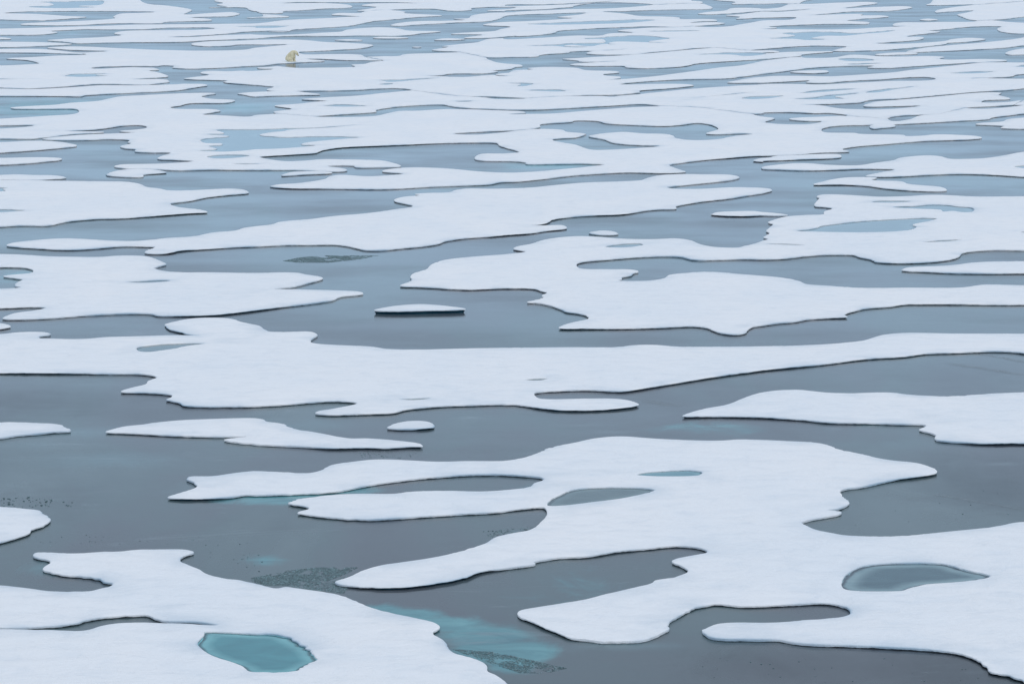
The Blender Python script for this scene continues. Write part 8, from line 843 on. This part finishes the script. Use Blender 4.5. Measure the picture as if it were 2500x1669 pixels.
grease_streak('long pale streak of grease ice on the dark water right of the largest near floe', (14.14, 95.79), (17.45, 92.73), 0.35)
grease_streak('faint pale streak of grease ice below the right end of the long middle floe', (18.97, 123.86), (22.41, 119.91), 0.6)
grease_streak('second faint streak of grease ice close under the long middle floe', (20.83, 126.41), (23.18, 123.19), 0.5)
grease_streak('thin pale film of grease ice in the bay left of the sharp pointed floe', (5.35, 114.32), (6.74, 112.42), 0.8)


# ------------------------------------------------------------------ the polar bear, sitting on its haunches
FUR = None
def mat_fur():
    N = Nodes('cream_fur')
    a = N.noise(N.pos((1, 1, .35)), 6, 5, .65)
    col = N.ramp(a, [(.3, (.50, .44, .28)), (.5, (.69, .63, .44)), (.75, (.80, .75, .58))])
    N.set(**{'Base Color': col, 'Roughness': .9, 'Specular IOR Level': .1})
    N.bump(N.noise(N.pos((1, 1, .4)), 22, 3), .7, .05)
    return N.m
FUR = mat_fur()
BLACK = flat('black_skin', (.015, .014, .015), .35)
def build_bear(loc, rz):
    bm = bmesh.new()
    def ball(c_, r):
        ret = bmesh.ops.create_icosphere(bm, subdivisions=2, radius=1.0)
        rx, ry, rz_ = r if isinstance(r, tuple) else (r, r, r)
        for v in ret['verts']:
            v.co = Vector((v.co.x * rx + c_[0], v.co.y * ry + c_[1], v.co.z * rz_ + c_[2]))
    def limb(chain, n=7):
        for (p, r), (q, s) in zip(chain[:-1], chain[1:]):
            p, q = Vector(p), Vector(q)
            for i in range(n):
                t = i / (n - 1)
                ball(p.lerp(q, t), r + (s - r) * t)
    # trunk: rump, belly, shoulders
    limb([((-.36, 0, .38), .36), ((-.18, 0, .60), .41), ((.02, 0, .82), .40), ((.18, 0, .98), .36)])
    limb([((.18, 0, 1.02), .34), ((.40, -.02, 1.14), .25), ((.58, -.04, 1.14), .19)])
    limb([((.10, 0, .80), .36), ((.26, 0, .62), .26)])
    # head
    limb([((.58, -.05, 1.12), .20), ((.69, -.06, 1.02), .185), ((.78, -.07, .90), .135), ((.83, -.075, .80), .105)])
    for sy in (-1, 1):
        ball((.56, -.05 + sy * .13, 1.235), (.05, .03, .055))
    # fore legs straight down in front of the belly
    limb([((.20, -.17, .86), .19), ((.15, -.23, .55), .165), ((.12, -.24, .26), .13), ((.14, -.24, .10), .115)])
    ball((.20, -.245, .065), (.16, .11, .075))
    limb([((.28, .14, .84), .20), ((.32, .15, .52), .18), ((.31, .15, .25), .15), ((.33, .15, .10), .13)])
    ball((.40, .15, .065), (.17, .12, .075))
    # folded hind legs
    for sy in (-1, 1):
        limb([((-.34, sy * .20, .34), .26), ((-.10, sy * .30, .34), .19), ((-.10, sy * .31, .16), .13)])
        limb([((-.22, sy * .31, .10), .10), ((.02, sy * .33, .08), .09)])
    limb([((-.62, 0, .30), .08), ((-.69, 0, .24), .05)])
    me = bpy.data.meshes.new('body_src')
    bm.to_mesh(me); bm.free()
    src = bpy.data.objects.new('body_src', me)
    scene.collection.objects.link(src)
    rm = src.modifiers.new('r', 'REMESH'); rm.mode = 'VOXEL'; rm.voxel_size = .028
    sm = src.modifiers.new('s', 'SMOOTH'); sm.iterations = 6; sm.factor = .5
    dg = bpy.context.evaluated_depsgraph_get()
    me2 = bpy.data.meshes.new_from_object(src.evaluated_get(dg))
    bpy.data.objects.remove(src)
    me2.name = 'body'
    me2.materials.clear(); me2.materials.append(FUR)
    me2.polygons.foreach_set('use_smooth', [True] * len(me2.polygons))
    root = empty('polar_bear', loc)
    root.rotation_euler = (0, 0, rz)
    root.scale = (1.08, 1.08, 1.04)
    body = bpy.data.objects.new('body', me2); scene.collection.objects.link(body); body.parent = root
    def bit(name, c_, r, mat):
        b = bmesh.new(); bmesh.ops.create_icosphere(b, subdivisions=2, radius=1.0)
        for v in b.verts: v.co = Vector((v.co.x * r[0] + c_[0], v.co.y * r[1] + c_[1], v.co.z * r[2] + c_[2]))
        m_ = bpy.data.meshes.new(name); b.to_mesh(m_); b.free(); m_.materials.append(mat)
        o = bpy.data.objects.new(name, m_); scene.collection.objects.link(o); o.parent = root
        return o
    bit('nose', (.905, -.077, .765), (.055, .07, .055), BLACK)
    for sy in (-1, 1):
        bit('eye', (.80, -.06 + sy * .10, 1.03), (.024, .018, .022), BLACK)
    m_ = bit('mouth', (.875, -.077, .705), (.05, .06, .016), BLACK)
    tag(root, 'cream coloured polar bear sitting on the distant floe with its head lowered', 'polar bear')
build_bear((-28.03, 362.33, ZT + .02), R(-12))
